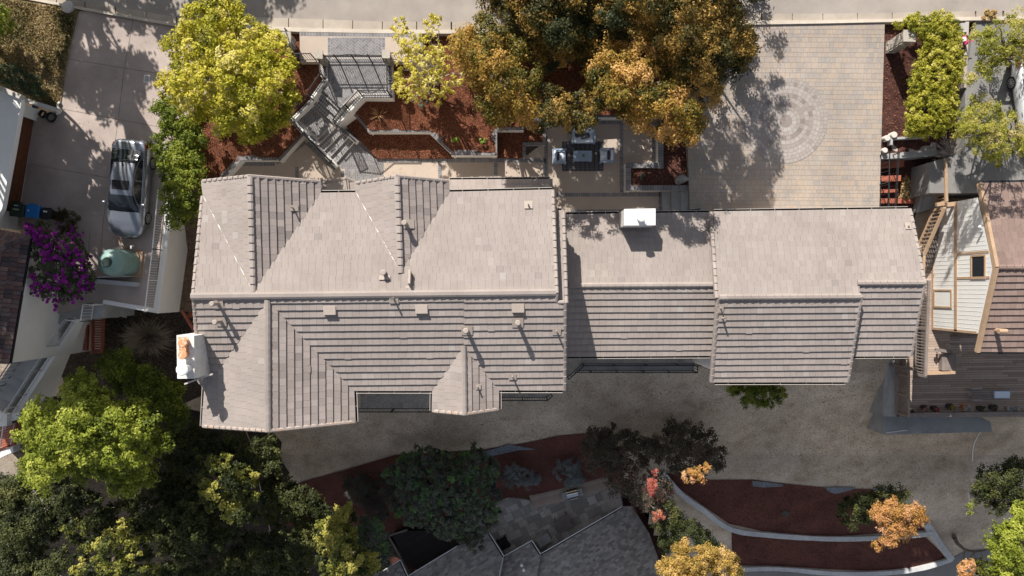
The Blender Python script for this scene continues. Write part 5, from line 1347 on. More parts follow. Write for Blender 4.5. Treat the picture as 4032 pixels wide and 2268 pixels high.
# ------------------------------------------------------------------ lower left: tiled roof house, outdoor stairs
lh = thing("tiled_roof_house", "neighbour house with dark red clay tile roof and white wall below the bougainvillea", "house", P(30, 1150, -3))
zr = 1.2
e1, e2 = P(118, 930, zr), P(34, 1432, zr); r1, r2 = P(-260, 880, zr+2.0), P(-420, 1440, zr+2.0); h1 = P(-60, 1000, zr+1.0)
mb = MB()
pe = Pln(e1, e2, P(-200, 1180, zr+1.9))
cells(mb, [e1, e2, pe.at(-420, 1432), pe.at(-420, 1090), pe.at(-30, 1010)], .33, .22, lift=.09, lo=.01, riser=True, m=0, tfn=lambda: RN.random()**1.1, jit=.03, gap=.02, base=0., bm=1)
pn = Pln(e1, P(-260, 868, zr), pe.at(-200, 1045))
cells(mb, [e1, P(-260, 872, zr), pn.at(-260, 1060), pe.at(-30, 1010)], .33, .22, lift=.09, lo=.01, riser=True, m=0, tfn=lambda: .15+.85*RN.random(), jit=.03, gap=.02, base=0., bm=1)
mb.build("roof", [m_tilered, m_under], lh)
mb = MB(); caps(mb, pe.at(-200, 1060)+UP, e1+UP, .26, tfn=lambda: RN.random()); mb.build("ridge_cap", m_tilered, lh)
mb = MB(); d = (e2-e1); mb.obox(e1+Vector((-.02, 0, -.12)), d, (.10, 0, 0), (0, 0, .12)); mb.build("gutter", m_iron, lh)
wb = [P(246, 1120, ZL-.1), P(232, 1185, ZL-.1), P(186, 1240, ZL-.1)]
w_ = P(232, 1160, ZL).x
mb = MB(); x0 = P(66, 1180, zr).x
mb.prism([(e1.x-.35, e1.y-.3, zr-.1), (e1.x-.35+.05, P(0, 1130, zr).y, zr-.1), (e2.x-.15, e2.y, zr-.1), (e2.x-6, e2.y, zr-.1), (e2.x-6, e1.y-.3, zr-.1)], -8); mb.build("wall", m_white, lh)
mb = MB(); q = P(95, 1248, -.3); mb.box(q.x+.1, q.y, -.5, .28, .3, .3); mb.build("wall_lamp", m_wmetal, lh)
# lower terrace, left stairs descending to the bottom left
sheet("stair_terrace", [(100, 1090), (410, 1080), (404, 1250), (300, 1262), (230, 1235), (90, 1240)], ZL-.25, m_concg, 3)
st = thing("outdoor_stairs", "concrete outdoor stairs descending beside the tiled roof house to the lower left", "stairs", P(140, 1380, -5))
p0, p1 = (252, 1245), (-40, 1690); w0 = 70
for i in range(16):
    f = i/16; g = (i+1)/16; z = ZL-.25-.19*(i+1); q = lambda f_, o: (p0[0]+(p1[0]-p0[0])*f_+o, p0[1]+(p1[1]-p0[1])*f_+o*.35)
    mb = MB(); mb.prism([P(*q(f, -w0), z), P(*q(f, 20), z), P(*q(g, 20), z), P(*q(g, -w0), z)], z-.5); mb.build("step", m_concg, st)
mb = MB(); za = ZL-.2; q = [(292, 1250), (308, 1262), (60, 1650), (36, 1640)]
k_ = [P(*q[0], za), P(*q[1], za), P(*q[2], za-3.0), P(*q[3], za-3.0)]; mb.idx(k_+[v-Vector((0, 0, h_)) for v, h_ in zip(k_, (.5, .5, 2.7, 2.7))], [(3, 2, 1, 0), (4, 5, 6, 7), (0, 1, 5, 4), (1, 2, 6, 5), (2, 3, 7, 6), (3, 0, 4, 7)]); mb.build("stair_wall", m_white, st)
rl1 = [P(300, 1256, za), P(46, 1645, za-3.0)]
rail_thing("stair_railing", "long grey metal railing on the wall of the outdoor stairs", rl1, .95, .16, m=m_railgrey, post=2.2)
rail_thing("stair_railing", "thin brown handrail on the house side of the outdoor stairs", [P(220, 1215, za), P(-40, 1610, za-3.0)], .9, .3, m=m_woodg, post=2.2)
rail_thing("white_railing", "short zigzag white railing at the head of the outdoor stairs", [P(300, 1256, za), P(362, 1262, za), P(372, 1196, za), P(406, 1200, za)], .95, .13, m=m_wmetal, post=2)
rail_thing("white_railing", "sunlit white railing of the landing at the left picture edge", [P(70, 1600, -3.6), P(22, 1690, -3.6)], .9, .13, m=m_wmetal, post=2)
ld = thing("balcony_landing", "white edged red floored landing at the left picture edge", "balcony", P(20, 1700, -5))
mb = MB(); mb.prism(PL([(-80, 1620), (28, 1632), (26, 1680), (-80, 1676)], -3.2), -3.6); mb.prism(PL([(28, 1634), (78, 1622), (76, 1650), (26, 1664)], -3.5), -3.9); mb.build("white_edge", m_white, ld)
mb = MB(); mb.prism(PL([(-60, 1690), (66, 1664), (56, 1752), (-60, 1800)], -3.9), -4.2); mb.build("red_floor", m_redw, ld)
mb = MB(); railing(mb, [P(60, 1668, -3.9), P(46, 1752, -3.9), P(-40, 1775, -3.9)], .9, .15, post=2); mb.build("railing", m_wmetal, ld)
mb = MB(); mb.prism(PL([(-20, 1765), (50, 1745), (52, 1780), (-20, 1812)], -3.95), -4.5); mb.build("wall", m_white, ld)
# red stained timber stairs / frames beside the dry bush
def redframe(label, q, z):
    t = thing("red_wood_steps", label, "steps", P(*q[0], z-1.2), "red stained wood steps"); a, b_, c, d = [P(x, y, z) for x, y in q]
    for k, (u, v) in enumerate(((a, d), (b_, c))):
        mb = MB(); mb.beam(u, v, .06, .24); mb.build("stringer", m_redw, t)
    n = 14
    for k in range(n):
        f = (k+.5)/n; mb = MB(); mb.beam(a.lerp(d, f)+Vector((0, 0, -.06)), b_.lerp(c, f)+Vector((0, 0, -.06)), .09, .04); mb.build("tread", m_redw, t)
redframe("red stained wood steps left of the pair beside the dry bush", [(312, 1254), (346, 1254), (342, 1380), (310, 1380)], -4.6)
redframe("red stained wood steps right of the pair beside the dry bush", [(366, 1258), (408, 1256), (402, 1392), (364, 1392)], -4.6)
mb = MB(); mb.beam(P(716, 1222, -3.6), P(770, 1310, -3.6), .14, .14); mb.beam(P(742, 1240, -3.9), P(768, 1240, -3.9), .3, .06); tag(mb.build("red_timber_rail", m_redw), "red timber rail beside the house wall above the chimney", "timber")
mb = MB(); pp = T(475, 1240); mb.box(pp.x, pp.y, pp.z, .35, .14, .35, .5); mb.box(pp.x+.12, pp.y-.05, pp.z, .5, .1, .12, -.3); tag(mb.build("white_scrap", m_wmetal), "white scrap piece lying below the end of the retaining wall", "scrap")
mb = MB(); q = P(257, 1132, ZL-.2); mb.obox(q+Vector((-.35, -.18, 0)), (.7, 0, 0), (0, .36, 0), (0, 0, .05)); 
for sx in (-1, 1): mb.obox(q+Vector((sx*.38-.02, -.2, 0)), (.04, 0, 0), (0, .4, 0), (0, 0, .5))
mb.obox(q+Vector((-.38, -.22, 0)), (.76, 0, 0), (0, .04, 0), (0, 0, .5)); mb.obox(q+Vector((-.38, .18, 0)), (.76, 0, 0), (0, .04, 0), (0, 0, .5)); tag(mb.build("planter_box", m_wmetal), "pale open planter box under the bougainvillea", "planter")

mb = MB(); q = PL([(568, 294), (590, 296), (588, 326), (565, 324)], ZL+.004); mb.prism(q, ZL-.05, 0); mb.prism([v.lerp((q[0]+q[2])/2, .22)+Vector((0, 0, .006)) for v in q], ZL, 1); tag(mb.build("utility_cover", [m_wmetal, m_concg]), "small pale rectangular utility cover set in the driveway", "cover")
mb = MB(); p = P(270, 30, ZL+.05); mb.lathe((p.x, p.y, ZL+.03), [(.32, 0), (.32, .1), (.28, .16), (.1, .18)], 22); tag(mb.build("street_marker", m_stump0), "round pale concrete lid at the lawn corner by the street", "lid")
mb_dl = leafmat("driveway_leaf", [(.25,.14,.06),(.42,.28,.12),(.5,.42,.1)], .1)
litter("leaf_litter", [(300, 60), (690, 120), (700, 540), (640, 860), (420, 700), (240, 440), (262, 250)], lambda x, y: P(x, y, ZL), 260, .035, mb_dl)
litter("leaf_litter", [(820, 700), (1270, 700), (1270, 690), (1700, 640), (2140, 640), (2140, 700), (880, 705)], lambda x, y: P(x, y, ZP+.01), 110, .03, mb_dl)
# ------------------------------------------------------------------ right side: steps, timber stairs, neighbour house and deck
m_stump = mat("pale_concrete_stump", [(.5,.46,.42),(.66,.62,.57)], sc=9, fine=30, fv=.15, bv=.05, rough=.9)
for lab, px, py, r, z in (("round pale concrete stump nearest the block paving, front one of the upper pair", 3495, 543, .155, -1.85), ("round pale concrete stump tucked behind another next to the clipped hedge", 3522, 530, .165, -1.8), ("round pale concrete stump standing alone above the red steps", 3486, 591, .14, -1.95)):
    p = P(px, py, z); mb = MB(); mb.lathe((p.x, p.y, -2.7), [(r*.95, 0), (r, .1), (r, z+2.7-.03), (r*.93, z+2.7), (r*.3, z+2.702)], 22); tag(mb.build("concrete_stump", m_stump), lab, "stump", "concrete stumps by the block paving")
mb = MB(); mb.prism(PL([(3507, 556), (3507, 541), (3660, 533), (3660, 543), (3516, 549), (3515, 570), (3507, 570)], -1.9), -2.8); tag(mb.build("low_block_wall", m_concg), "low L-shaped block wall below the hedge end", "wall")
mb = MB(); pp = PL([(3512, 552), (3680, 548), (3690, 598), (3508, 606)], -2.25); mb.prism(pp, -3.4, 1); cells(mb, PL([(3512, 552), (3680, 548), (3690, 598), (3508, 606)], -2.245), .3, .38, gap=.015, m=0); struct("paver_pad", mb, [m_slate, m_mortd])
mb = MB(); mb.prism(PL([(3465, 612), (3508, 603), (3690, 596), (3700, 612), (3560, 622), (3465, 626)], -2.2), -3.6); tag(mb.build("retaining_kerb", m_concg), "rough retaining kerb above the red steps", "wall")
bed("dark_soil_bed", [(3463, 612), (3700, 600), (3690, 660), (3640, 740), (3590, 880), (3463, 880)], lambda x, y: -3.0-.6*(y-612)/260, m_mulchdk, fl=900)
litter("leaf_litter", [(3553, 700), (3575, 690), (3600, 760), (3605, 790), (3540, 785), (3545, 760)], lambda x, y: P(x, y, -2.95-.6*(y-612)/260), 420, .07, mb_l)
for k, (lab, q, z) in enumerate((("top red timber step beside the block paving", [(3463, 636), (3560, 630), (3560, 656), (3463, 664)], -2.62), ("second red timber step from the top beside the block paving", [(3463, 692), (3548, 690), (3548, 712), (3463, 715)], -2.85), ("short third red timber step beside the block paving", [(3463, 746), (3536, 744), (3536, 757), (3463, 760)], -3.08), ("wide bottom red timber step nearest the roof corner", [(3463, 781), (3560, 780), (3622, 795), (3618, 801), (3463, 800)], -3.3))):
    mb = MB(); pts = PL(q, z); mb.prism(pts, z-.16); tag(mb.build("red_step", m_redw), lab, "step", "red timber steps beside the block paving")
rail_thing("iron_railing", "black iron railing between block paving and red timber steps", [P(3466, 612, -2.0), P(3463, 840, -2.3)], .9, .22, post=2)
rail_thing("iron_railing", "black double railing on the far side of the red timber steps", [P(3503, 615, -2.5), P(3490, 835, -3.2)], .9, .3, post=2, top2=.12)
mb = MB(); mb.prism([P(3658, 640, -2.2), P(3670, 640, -2.2), P(3690, 700, -2.4), P(3682, 818, -2.9), P(3608, 838, -3.1), P(3640, 715, -2.6)], -5); mb.beam(P(3657, 705, -2.5), P(3625, 830, -3.0), .03, .03); tag(mb.build("concrete_ramp_wall", m_concg), "sloping grey concrete wall left of the timber stairs", "wall")
def timberrail(name, lab, line, h, step, cat="railing", rw=.14, bar=.06, m=m_woodt):
    mb = MB(); railing(mb, line, h, step, rw=rw, bar=bar, post=2.5, lowrail=.05); return tag(mb.build(name, m), lab, cat)
timberrail("timber_railing", "tan timber railing of the upper stair run beside the bare shrub", [P(3682, 640, -2.3), P(3686, 802, -2.35)], .85, .185)
timberrail("timber_railing", "tan timber railing sloping down beside the dark stair flight by the garage roof corner", [P(3674, 828, -2.35), P(3596, 1010, -3.3), P(3592, 1120, -3.4)], .95, .19)
timberrail("timber_railing", "short tan timber rail across the end of the neighbour's drive", [P(3722, 812, -2.3), P(3838, 790, -2.2)], .55, .3)
mb = MB(); mb.beam(P(3686, 806, -1.62), P(3724, 800, -1.62), .2, .16); mb.beam(P(3728, 806, -1.5), P(3782, 800, -1.5), .22, .12); tag(mb.build("timber_beam", m_woodt), "tan timber beams joining the stair rail to the white gabled wall", "timber")
ts = thing("timber_stairs", "dark timber stair flight between sloping rail and white siding wall", "stairs", P(3700, 950, -3.4))
for i in range(13):
    f = i/13; x0, y0 = 3712-90*f, 822+245*f; z = -2.45-.075*i
    mb = MB(); mb.prism(PL([(x0-26, y0), (x0+52, y0+6), (x0+46, y0+26), (x0-32, y0+20)], z), z-.05); mb.build("tread", m_woodg, ts)
mb = MB(); mb.beam(P(3766, 838, -2.3), P(3674, 1085, -3.3), .06, .24); mb.build("stringer", m_woodt, ts)
# neighbour house
rh = thing("siding_house", "neighbour house with white vertical siding, tan trim and brown tile roof at the right edge", "house", P(3950, 1050, -3.3))
ze_, zr_ = .2, 1.5
rF = Pln(P(3924, 1053, zr_), P(4150, 1051, zr_), P(4000, 719, ze_)); rB = Pln(P(3924, 1053, zr_), P(4150, 1051, zr_), P(4000, 1383, ze_))
mb = MB(); roof_slope(mb, [rF.at(*q) for q in ((3857, 722), (4300, 712), (4300, 1050), (3922, 1053))], tfn=lambda: rtone(.3, .8, .02)); roof_slope(mb, [rB.at(*q) for q in ((3922, 1053), (4300, 1050), (4300, 1386), (3850, 1384))], tfn=lambda: rtone(.3, .8, .02)); mb.build("roof", [m_tilebr, m_under], rh)
mb = MB()
for a, c in ((rF.at(3857, 722), rF.at(3922, 1053)), (rB.at(3848, 1386), rB.at(3922, 1053))): mb.beam(a, c, .16, .22)
mb.build("rake_board", m_woodt, rh)
mb = MB(); caps(mb, rF.at(4300, 1051)+UP, rF.at(3930, 1053)+UP, .24, tfn=rtone); mb.build("ridge_cap", m_tilebr, rh)
gutter_ = MB(); a, c = rB.at(3856, 1387), rB.at(4300, 1387); gutter_.obox(a+Vector((0, -.1, -.1)), c-a, (0, .1, 0), (0, 0, .1)); gutter_.build("gutter", m_iron, rh); gutter_ = MB(); a, c = rF.at(3857, 720), rF.at(4300, 710); gutter_.obox(a+Vector((0, 0, -.1)), c-a, (0, .1, 0), (0, 0, .1)); gutter_.build("gutter", m_iron, rh)
XW = rF.at(3857, 722).x-.12+.0; XW = 23.0
Yn, Ys = P(0, 800, -2).y, -2.24
zt_ = lambda y: (rF.z(XW+.3, y) if y > rF.at(3922, 1053).y else rB.z(XW+.3, y))-.14
yr = rF.at(3922, 1053).y
mb = MB(); mb.poly([(XW, Yn, -4.6), (XW, Yn, zt_(Yn)), (XW, yr, zt_(yr)), (XW, Ys, zt_(Ys)), (XW, Ys, -4.6)]); mb.poly([(XW, Ys, -4.6), (XW, Ys, zt_(Ys)), (XW+9, Ys, zt_(Ys)), (XW+9, Ys, -4.6)]); mb.poly([(XW, Yn, -4.6), (XW, Yn, zt_(Yn)), (XW+9, Yn, zt_(Yn)), (XW+9, Yn, -4.6)])
k = int((Yn-Ys)/.21)
for i in range(1, k): y = Ys+(Yn-Ys)*i/k; mb.obox((XW-.001, y-.006, -4.5), (-.009, 0, 0), (0, .009, 0), (0, 0, zt_(y)+4.4), 1)
mb.build("wall", [m_siding, m_siding], rh)
mb = MB()
mb.obox((XW-.03, Ys, -1.48), (.028, 0, 0), (0, Yn-Ys, 0), (0, 0, .22)); mb.obox((XW-.03, Ys-.03, -4.4), (.028, 0, 0), (0, .12, 0), (0, 0, zt_(Ys)+4.3)); mb.obox((XW-.025, Ys, -3.38), (.023, 0, 0), (0, Yn-Ys, 0), (0, 0, .14))
for y in (P(0, 998, .3).y, P(0, 1098, .3).y): mb.obox((XW-.028, y, -1.25), (.026, 0, 0), (0, .11, 0), (0, 0, min(zt_(y), 1.2)+1.2))
mb.build("trim_board", m_woodt, rh)
def wallwin(z0, z1, py0, py1, pane, nm="window"):
    ya, yb = P(0, py1, (z0+z1)/2).y, P(0, py0, (z0+z1)/2).y; f_ = MB(); w2 = .09
    f_.obox((XW-.05, ya-w2, z0-w2), (.05, 0, 0), (0, yb-ya+2*w2, 0), (0, 0, w2)); f_.obox((XW-.05, ya-w2, z1), (.05, 0, 0), (0, yb-ya+2*w2, 0), (0, 0, w2)); f_.obox((XW-.05, ya-w2, z0), (.05, 0, 0), (0, w2, 0), (0, 0, z1-z0)); f_.obox((XW-.05, yb, z0), (.05, 0, 0), (0, w2, 0), (0, 0, z1-z0))
    w_ = f_.build(nm, m_woodt, rh); g = MB(); g.poly([(XW-.02, ya, z0), (XW-.02, yb, z0), (XW-.02, yb, z1), (XW-.02, ya, z1)]); g.build("pane", pane, w_)
wallwin(-.1, .8, 1010, 1092, m_glass); wallwin(-3.1, -1.75, 1146, 1206, m_siding, "shuttered_window")
mb = MB(); p = onX(3868, 900, XW-.1); mb.beam(p, p+Vector((-.2, .1, .1)), .1, .1); mb.build("wall_lamp", m_wmetal, rh)
p = P(3952, 1306, 1.3); q = P(3982, 1306, 1.6); z_ = rB.z(p.x, p.y)
mb = MB(); mb.tube([(q.x, q.y, rB.z(q.x, q.y)-.1), (q.x, q.y, rB.z(q.x, q.y)+.75), (q.x-.1, q.y, rB.z(q.x, q.y)+.85), (q.x-.45, q.y, rB.z(q.x, q.y)+.85)], .11, 12); mb.build("vent_pipe", m_woodt, rh)
# raised walkway, then the lower deck
ZK = -3.4
wk = thing("timber_walkway", "raised brown timber walkway along the foot of the white siding wall", "walkway", P(3655, 1250, ZK))
pts = PL([(3626, 1060), (3690, 1060), (3690, 1296), (3740, 1310), (3740, 1466), (3626, 1470)], ZK); mb = MB(); mb.prism([v+Vector((0, 0, -.03)) for v in pts], ZK-.2, 1); cells(mb, pts, .145, 2.6, gap=.012, m=0, u=(1, .012, 0), tfn=lambda: RN.uniform(.3, .95)); mb.build("walkway_boards", [m_wood, m_under], wk)
mb = MB()
for px, py in ((3630, 1460), (3732, 1456), (3630, 1200)): p = P(px, py, ZK); mb = MB(); mb.box(p.x, p.y, -8, .14, .14, ZK-.2+8); mb.build("post", m_woodg, wk)
ZK = -6.1
dk = thing("timber_deck", "large weathered timber deck below the siding house with pots along its edge", "deck", P(3800, 1520, ZK))
mb = MB(); pts = PL([(3538, 1330), (4300, 1310), (4300, 1642), (3538, 1642)], ZK); mb.prism([v+Vector((0, 0, -.03)) for v in pts], ZK-.15, 1); cells(mb, pts, .135, 2.6, gap=.012, m=0, u=(1, .012, 0), tfn=lambda: RN.uniform(.0, .95)); mb.build("deck_boards", [m_wood, m_under], dk)
mb = MB()
for px in (3550, 3700, 3850, 4010): p = P(px, 1636, ZK); mb.box(p.x, p.y+.2, -10.5, .15, .15, ZK-.2+10.5)
mb.build("deck_post", m_woodg, dk)
mb = MB(); railing(mb, [P(3540, 1622, ZK), P(4300, 1612, ZK)], 1.0, .14, rw=.1, bar=.035, lowrail=.1); a, c = P(3540, 1622, ZK)+Vector((0, 0, 1.03)), P(4300, 1612, ZK)+Vector((0, 0, 1.03)); mb.obox(a+Vector((0, -.1, 0)), c-a, (0, .22, 0), (0, 0, .05)); mb.build("deck_railing", m_woodg, dk)
a, c = P(3534, 1395, ZK), P(3534, 1626, ZK); c.x = a.x
mb = MB(); n = 3
mb.obox(a+Vector((-.07, .0, 1.1)), c-a, (.14, 0, 0), (0, 0, .05)); mb.obox(a+Vector((-.16, .0, .0)), c-a, (.18, 0, 0), (0, 0, .06))
for k in range(n+1): p = a.lerp(c, k/n); mb.box(p.x, p.y, ZK, .1, .14, 1.12)
for k in range(n):
    p, q = a.lerp(c, (k+.06)/n), a.lerp(c, (k+.94)/n); L = abs((q-p).y); m_ = 14
    for sgn in (1, -1):
        for j in range(-6, m_):
            y0 = p.y-j*L/m_; pts = []
            u0, u1 = 0.0, .9
            A_ = Vector((p.x+.012*sgn, y0, ZK+.15)); B_2 = Vector((p.x+.012*sgn, y0-.9*sgn*1.0, ZK+1.05))
            # clip to the panel
            lo, hi = q.y, p.y; t0, t1 = 0., 1.
            dy = B_2.y-A_.y
            ta, tb = sorted(((lo-A_.y)/dy, (hi-A_.y)/dy)); t0, t1 = max(t0, ta), min(t1, tb)
            if sgn < 0 and j < 0: pass
            if t1-t0 > .06: mb.beam(A_.lerp(B_2, t0), A_.lerp(B_2, t1), .03, .012, up=(1, 0, 0))
mb.build("lattice_fence", m_wooda, dk)
ZK = -3.4
timberrail("timber_railing", "weathered timber balustrade along the walkway beside the garage roof", [P(3616, 1110, ZK), P(3602, 1472, ZK)], .95, .16, m=m_woodg)
timberrail("timber_railing", "sunny tan timber handrail at the end of the raised walkway", [P(3632, 1466, ZK), P(3730, 1462, ZK)], .55, .2)
ZK = -3.4
mb = MB(); mb.beam(P(3682, 1376, ZK+.5), P(3748, 1386, ZK+.5), .16, .1); mb.beam(P(3690, 1390, ZK), P(3690, 1390, ZK+.5), .1, .1); mb.beam(P(3744, 1392, ZK), P(3744, 1392, ZK+.5), .1, .1); mb.box(P(3722, 1424, 0).x*(H-ZK)/H, P(3722, 1424, ZK).y, ZK+.003, .75, .9, .32); tag(mb.build("timber_bench", m_woodg), "dark timber box bench beside the deck walkway end", "bench")
ZK = -6.1
sheet("concrete_apron", [(3490, 1400), (3560, 1400), (3560, 1500), (3900, 1660), (3906, 1700), (3480, 1712), (3470, 1560)], -7.5, m_concg, 2.2)
mb = MB(); mb.prism([P(3500, 1380, -6.5), P(3534, 1380, -6.4), P(3528, 1640, -6.4), P(3480, 1640, -6.8), P(3476, 1560, -6.8)], -10); tag(mb.build("concrete_retaining_wall", m_concg), "grey concrete retaining wall under the lattice end of the deck", "wall")
# pots along the deck edge
m_pots = {'dark': mat("dark_glazed_pot", (.05,.045,.045), fv=.1, rough=.5), 'orange': mat("terracotta_pot", (.50,.19,.07), fv=.1, rough=.8), 'pale': mat("pale_grey_pot", (.42,.4,.38), fv=.1, rough=.8)}
m_pf = {'red': leafmat("red_white_flower", [(.10,.12,.04),(.4,.08,.07),(.6,.5,.45)]), 'yel': leafmat("yellow_leaf", [(.12,.10,.02),(.5,.33,.05),(.6,.45,.1)]), 'sil': leafmat("silver_leaf", [(.3,.32,.33),(.5,.52,.53)]), 'dk': leafmat("dull_leaf", [(.04,.05,.02),(.12,.11,.06),(.2,.17,.1)])}
for lab, px, py, r, pot, fo in (("potted plant with pinkish leaves at the left end of the sunlit deck row", 3638, 1604, .24, 'dark', 'red'), ("potted plant with red flowers second from left in the deck row", 3678, 1608, .25, 'dark', 'red'), ("potted plant with yellow leaves in the sun patch on the deck", 3738, 1600, .27, 'dark', 'yel'), ("silver leaved plant in an orange terracotta pot on the deck edge", 3800, 1604, .30, 'orange', 'sil'),
    ("dull leaved plant in a dark pot right of the terracotta pot", 3858, 1608, .25, 'dark', 'dk'), ("larger dark potted plant below the slatted lounge chair", 3908, 1604, .28, 'dark', 'dk'), ("silver leaved plant in a pale pot near the right end of the deck row", 3972, 1608, .2, 'pale', 'sil'), ("small pale pot with bare soil at the right end of the deck row", 4008, 1608, .15, 'pale', None), ("dark empty pot in the lattice corner of the deck", 3586, 1622, .2, 'dark', None)):
    p = P(px, py, ZK+.2); t = thing("potted_plant", lab, "potted plant", (p.x, p.y, ZK), "potted plants along the deck edge"); mb = MB()
    mb.lathe((p.x, p.y, ZK+.003), [(r*.5, 0), (r*.7, .26), (r*.74, .3), (r*.64, .3), (r*.6, .25)], 18); mb.build("pot", m_pots[pot], t)
    if fo:
        cl = [(Vector((p.x+RN.uniform(-.4, .4)*r, p.y+RN.uniform(-.4, .4)*r, ZK+.38+RN.uniform(0, .12))), r*.5, RN.gauss(.5, .2)) for _ in range(5)]
        ce, nn, tn = fill_clumps(cl, 1500, sub=0); leaf_mesh("foliage", ce, nn, .035, tn, m_pf[fo], t)
p = P(3862, 1553, ZK+.4); t = thing("lounge_chair", "grey slatted metal lounge chair on the deck beside the glass side table", "chair", (p.x, p.y, ZK)); mb = MB()
for i in range(5):
    mb.box(p.x-.28, p.y-.26+i*.13, ZK+.40, .46, .085, .03); mb.beam((p.x-.04, p.y-.26+i*.13, ZK+.41), (p.x+.5, p.y-.26+i*.13, ZK+.62), .085, .03)
mb.build("slat_seat", m_woodg, t); mb = MB()
for sy in (-1, 1): mb.beam((p.x-.55, p.y+sy*.33, ZK+.38), (p.x+.1, p.y+sy*.33, ZK+.38), .04, .04); mb.beam((p.x-.5, p.y+sy*.33, ZK), (p.x-.5, p.y+sy*.33, ZK+.4), .04, .04); mb.beam((p.x+.3, p.y+sy*.33, ZK), (p.x+.05, p.y+sy*.33, ZK+.4), .04, .04)
mb.build("frame", m_railgrey, t)
p = P(3946, 1554, ZK+.45); t = thing("side_table", "pale glass topped side table beside the slatted lounge chair", "table", (p.x, p.y, ZK)); mb = MB(); mb.box(p.x, p.y, ZK+.43, .86, .36, .03); mb.build("tabletop", m_fabric, t)
mb = MB(); mb.box(p.x, p.y, ZK+.40, .94, .44, .04); mb.build("frame", m_frame, t)
for sx in (-1, 1):
    for sy in (-1, 1): g = MB(); g.box(p.x+sx*.42, p.y+sy*.17, ZK, .04, .04, .4); g.build("leg", m_frame, t)
# white pipes lying on the slope
mb = MB(); mb.tube([T(x, y, .04) for x, y in ((3867, 1690), (3850, 1716), (3837, 1742), (3830, 1775), (3830, 1816))], .035, 6); tag(mb.build("white_pipe", m_wmetal), "long curved white pipe lying on the dry slope below the deck", "pipe")
mb = MB(); mb.tube([P(x, y, -7.45) for x, y in ((3490, 1704), (3530, 1698), (3572, 1693))], .03, 6); tag(mb.build("white_pipe", m_wmetal), "short white pipe lying at the edge of the concrete apron", "pipe")
mb = MB(); mb.tube([T(x, y, .2) for x, y in ((3812, 1942), (3818, 1976), (3785, 1990))], .03, 6); tag(mb.build("white_pipe", m_wmetal), "bent white pipe beside the dark trees at the lower right", "pipe")
# street-side odds and ends near the hedge
mb = MB(); p = P(3788, 116, ZS); mb.obox(P(3774, 132, ZS)+Vector((0, 0, .05)), (.32, .02, 0), (0, .48, 0), (0, 0, .12)); tag(mb.build("grey_utility_box", m_concg), "grey lidded utility box at the street end of the hedge", "box")
tr = thing("pink_tricycle", "small pink and white ride-on toy beside the clipped hedge", "toy", P(3790, 170, ZS)); m_pink = mat("pink_plastic", (.75,.08,.2), fv=.05, bv=0, rough=.4); p = P(3790, 165, ZS+.1)
mb = MB(); rbox(mb, (p.x, p.y, ZS+.22), .22, .46, .12, .06, .25); mb.beam((p.x+.06, p.y-.1, ZS+.3), (p.x+.08, p.y-.14, ZS+.55), .04, .04); mb.beam((p.x-.12, p.y-.14, ZS+.55), (p.x+.26, p.y-.12, ZS+.55), .035, .035); mb.build("body", m_pink, tr)
for dx, dy in ((.02, -.3), (-.16, .2), (.18, .2)): g = MB(); g.tube([(p.x+dx-.04, p.y+dy, ZS+.13), (p.x+dx+.04, p.y+dy, ZS+.13)], .13, 14); g.build("wheel", m_rub, tr)
mb = MB(); rbox(mb, (p.x-.1, p.y+.02, ZS+.33), .22, .24, .07, .06, .25); mb.build("seat", m_wmetal, tr)
mb = MB(); p = P(3890, 60, ZS); tuft = [(Vector((p.x+RN.uniform(-.3, .3), p.y+RN.uniform(-.2, .2), ZS+.05)), .2, RN.gauss(.5, .2)) for _ in range(9)]
m_tuft = leafmat("dry_roadside_weed", [(.15,.16,.04),(.45,.3,.12),(.6,.42,.2)]); ce, nn, tn = fill_clumps(tuft, 900, sub=0); tag(leaf_mesh("roadside_weed", ce, nn, .05, tn, m_tuft, None), "dry orange green weed patch on the street gutter", "plant")
# ------------------------------------------------------------------ lower house with grey shingle roof, its terrace, lower garden
lw_ = thing("shingle_house", "house with grey shingle roof, white gutters and stone terrace at the bottom edge", "house", P(2250, 2240, -12))
zl = -11.3
eA, eB = P(2128, 2180, zl), P(2449, 1994, zl)
r1_ = Pln(eA, eB, P(2420, 2290, zl+.9))
mb = MB(); sh = lambda: RN.uniform(.12, .85)
cells(mb, [r1_.at(*q) for q in ((2128, 2180), (2449, 1994), (2488, 1992), (2556, 2100), (2640, 2330), (2090, 2400))], .14, .26, lift=.012, lo=.002, riser=True, m=0, tfn=sh, wj=1.0, base=0., bm=1)
r2_ = Pln(P(1984, 2188, zl), P(2094, 2126, zl), P(2060, 2290, zl+.7))
cells(mb, [r2_.at(*q) for q in ((1984, 2190), (2094, 2128), (2130, 2182), (2092, 2400), (1950, 2400))], .14, .26, lift=.012, lo=.002, riser=True, m=0, tfn=sh, wj=1.0, base=0., bm=1)
r3_ = Pln(P(1607, 2268, zl-.1), P(1800, 2150, zl-.1), P(1800, 2300, zl+.7))
cells(mb, [r3_.at(*q) for q in ((1560, 2296), (1800, 2150), (1927, 2098), (1984, 2190), (1948, 2400), (1500, 2400))], .14, .26, lift=.012, lo=.002, riser=True, m=0, tfn=sh, wj=1.0, base=0., bm=1)
r4_ = Pln(P(1500, 2252, zl-.3), P(1576, 2204, zl-.3), P(1570, 2300, zl+.2))
cells(mb, [r4_.at(*q) for q in ((1495, 2256), (1577, 2204), (1606, 2268), (1560, 2400), (1440, 2400))], .14, .26, lift=.012, lo=.002, riser=True, m=0, tfn=sh, wj=1.0, base=0., bm=1)
r5_ = Pln(P(1390, 2245, zl-.4), P(1470, 2210, zl-.4), P(1430, 2300, zl+.1))
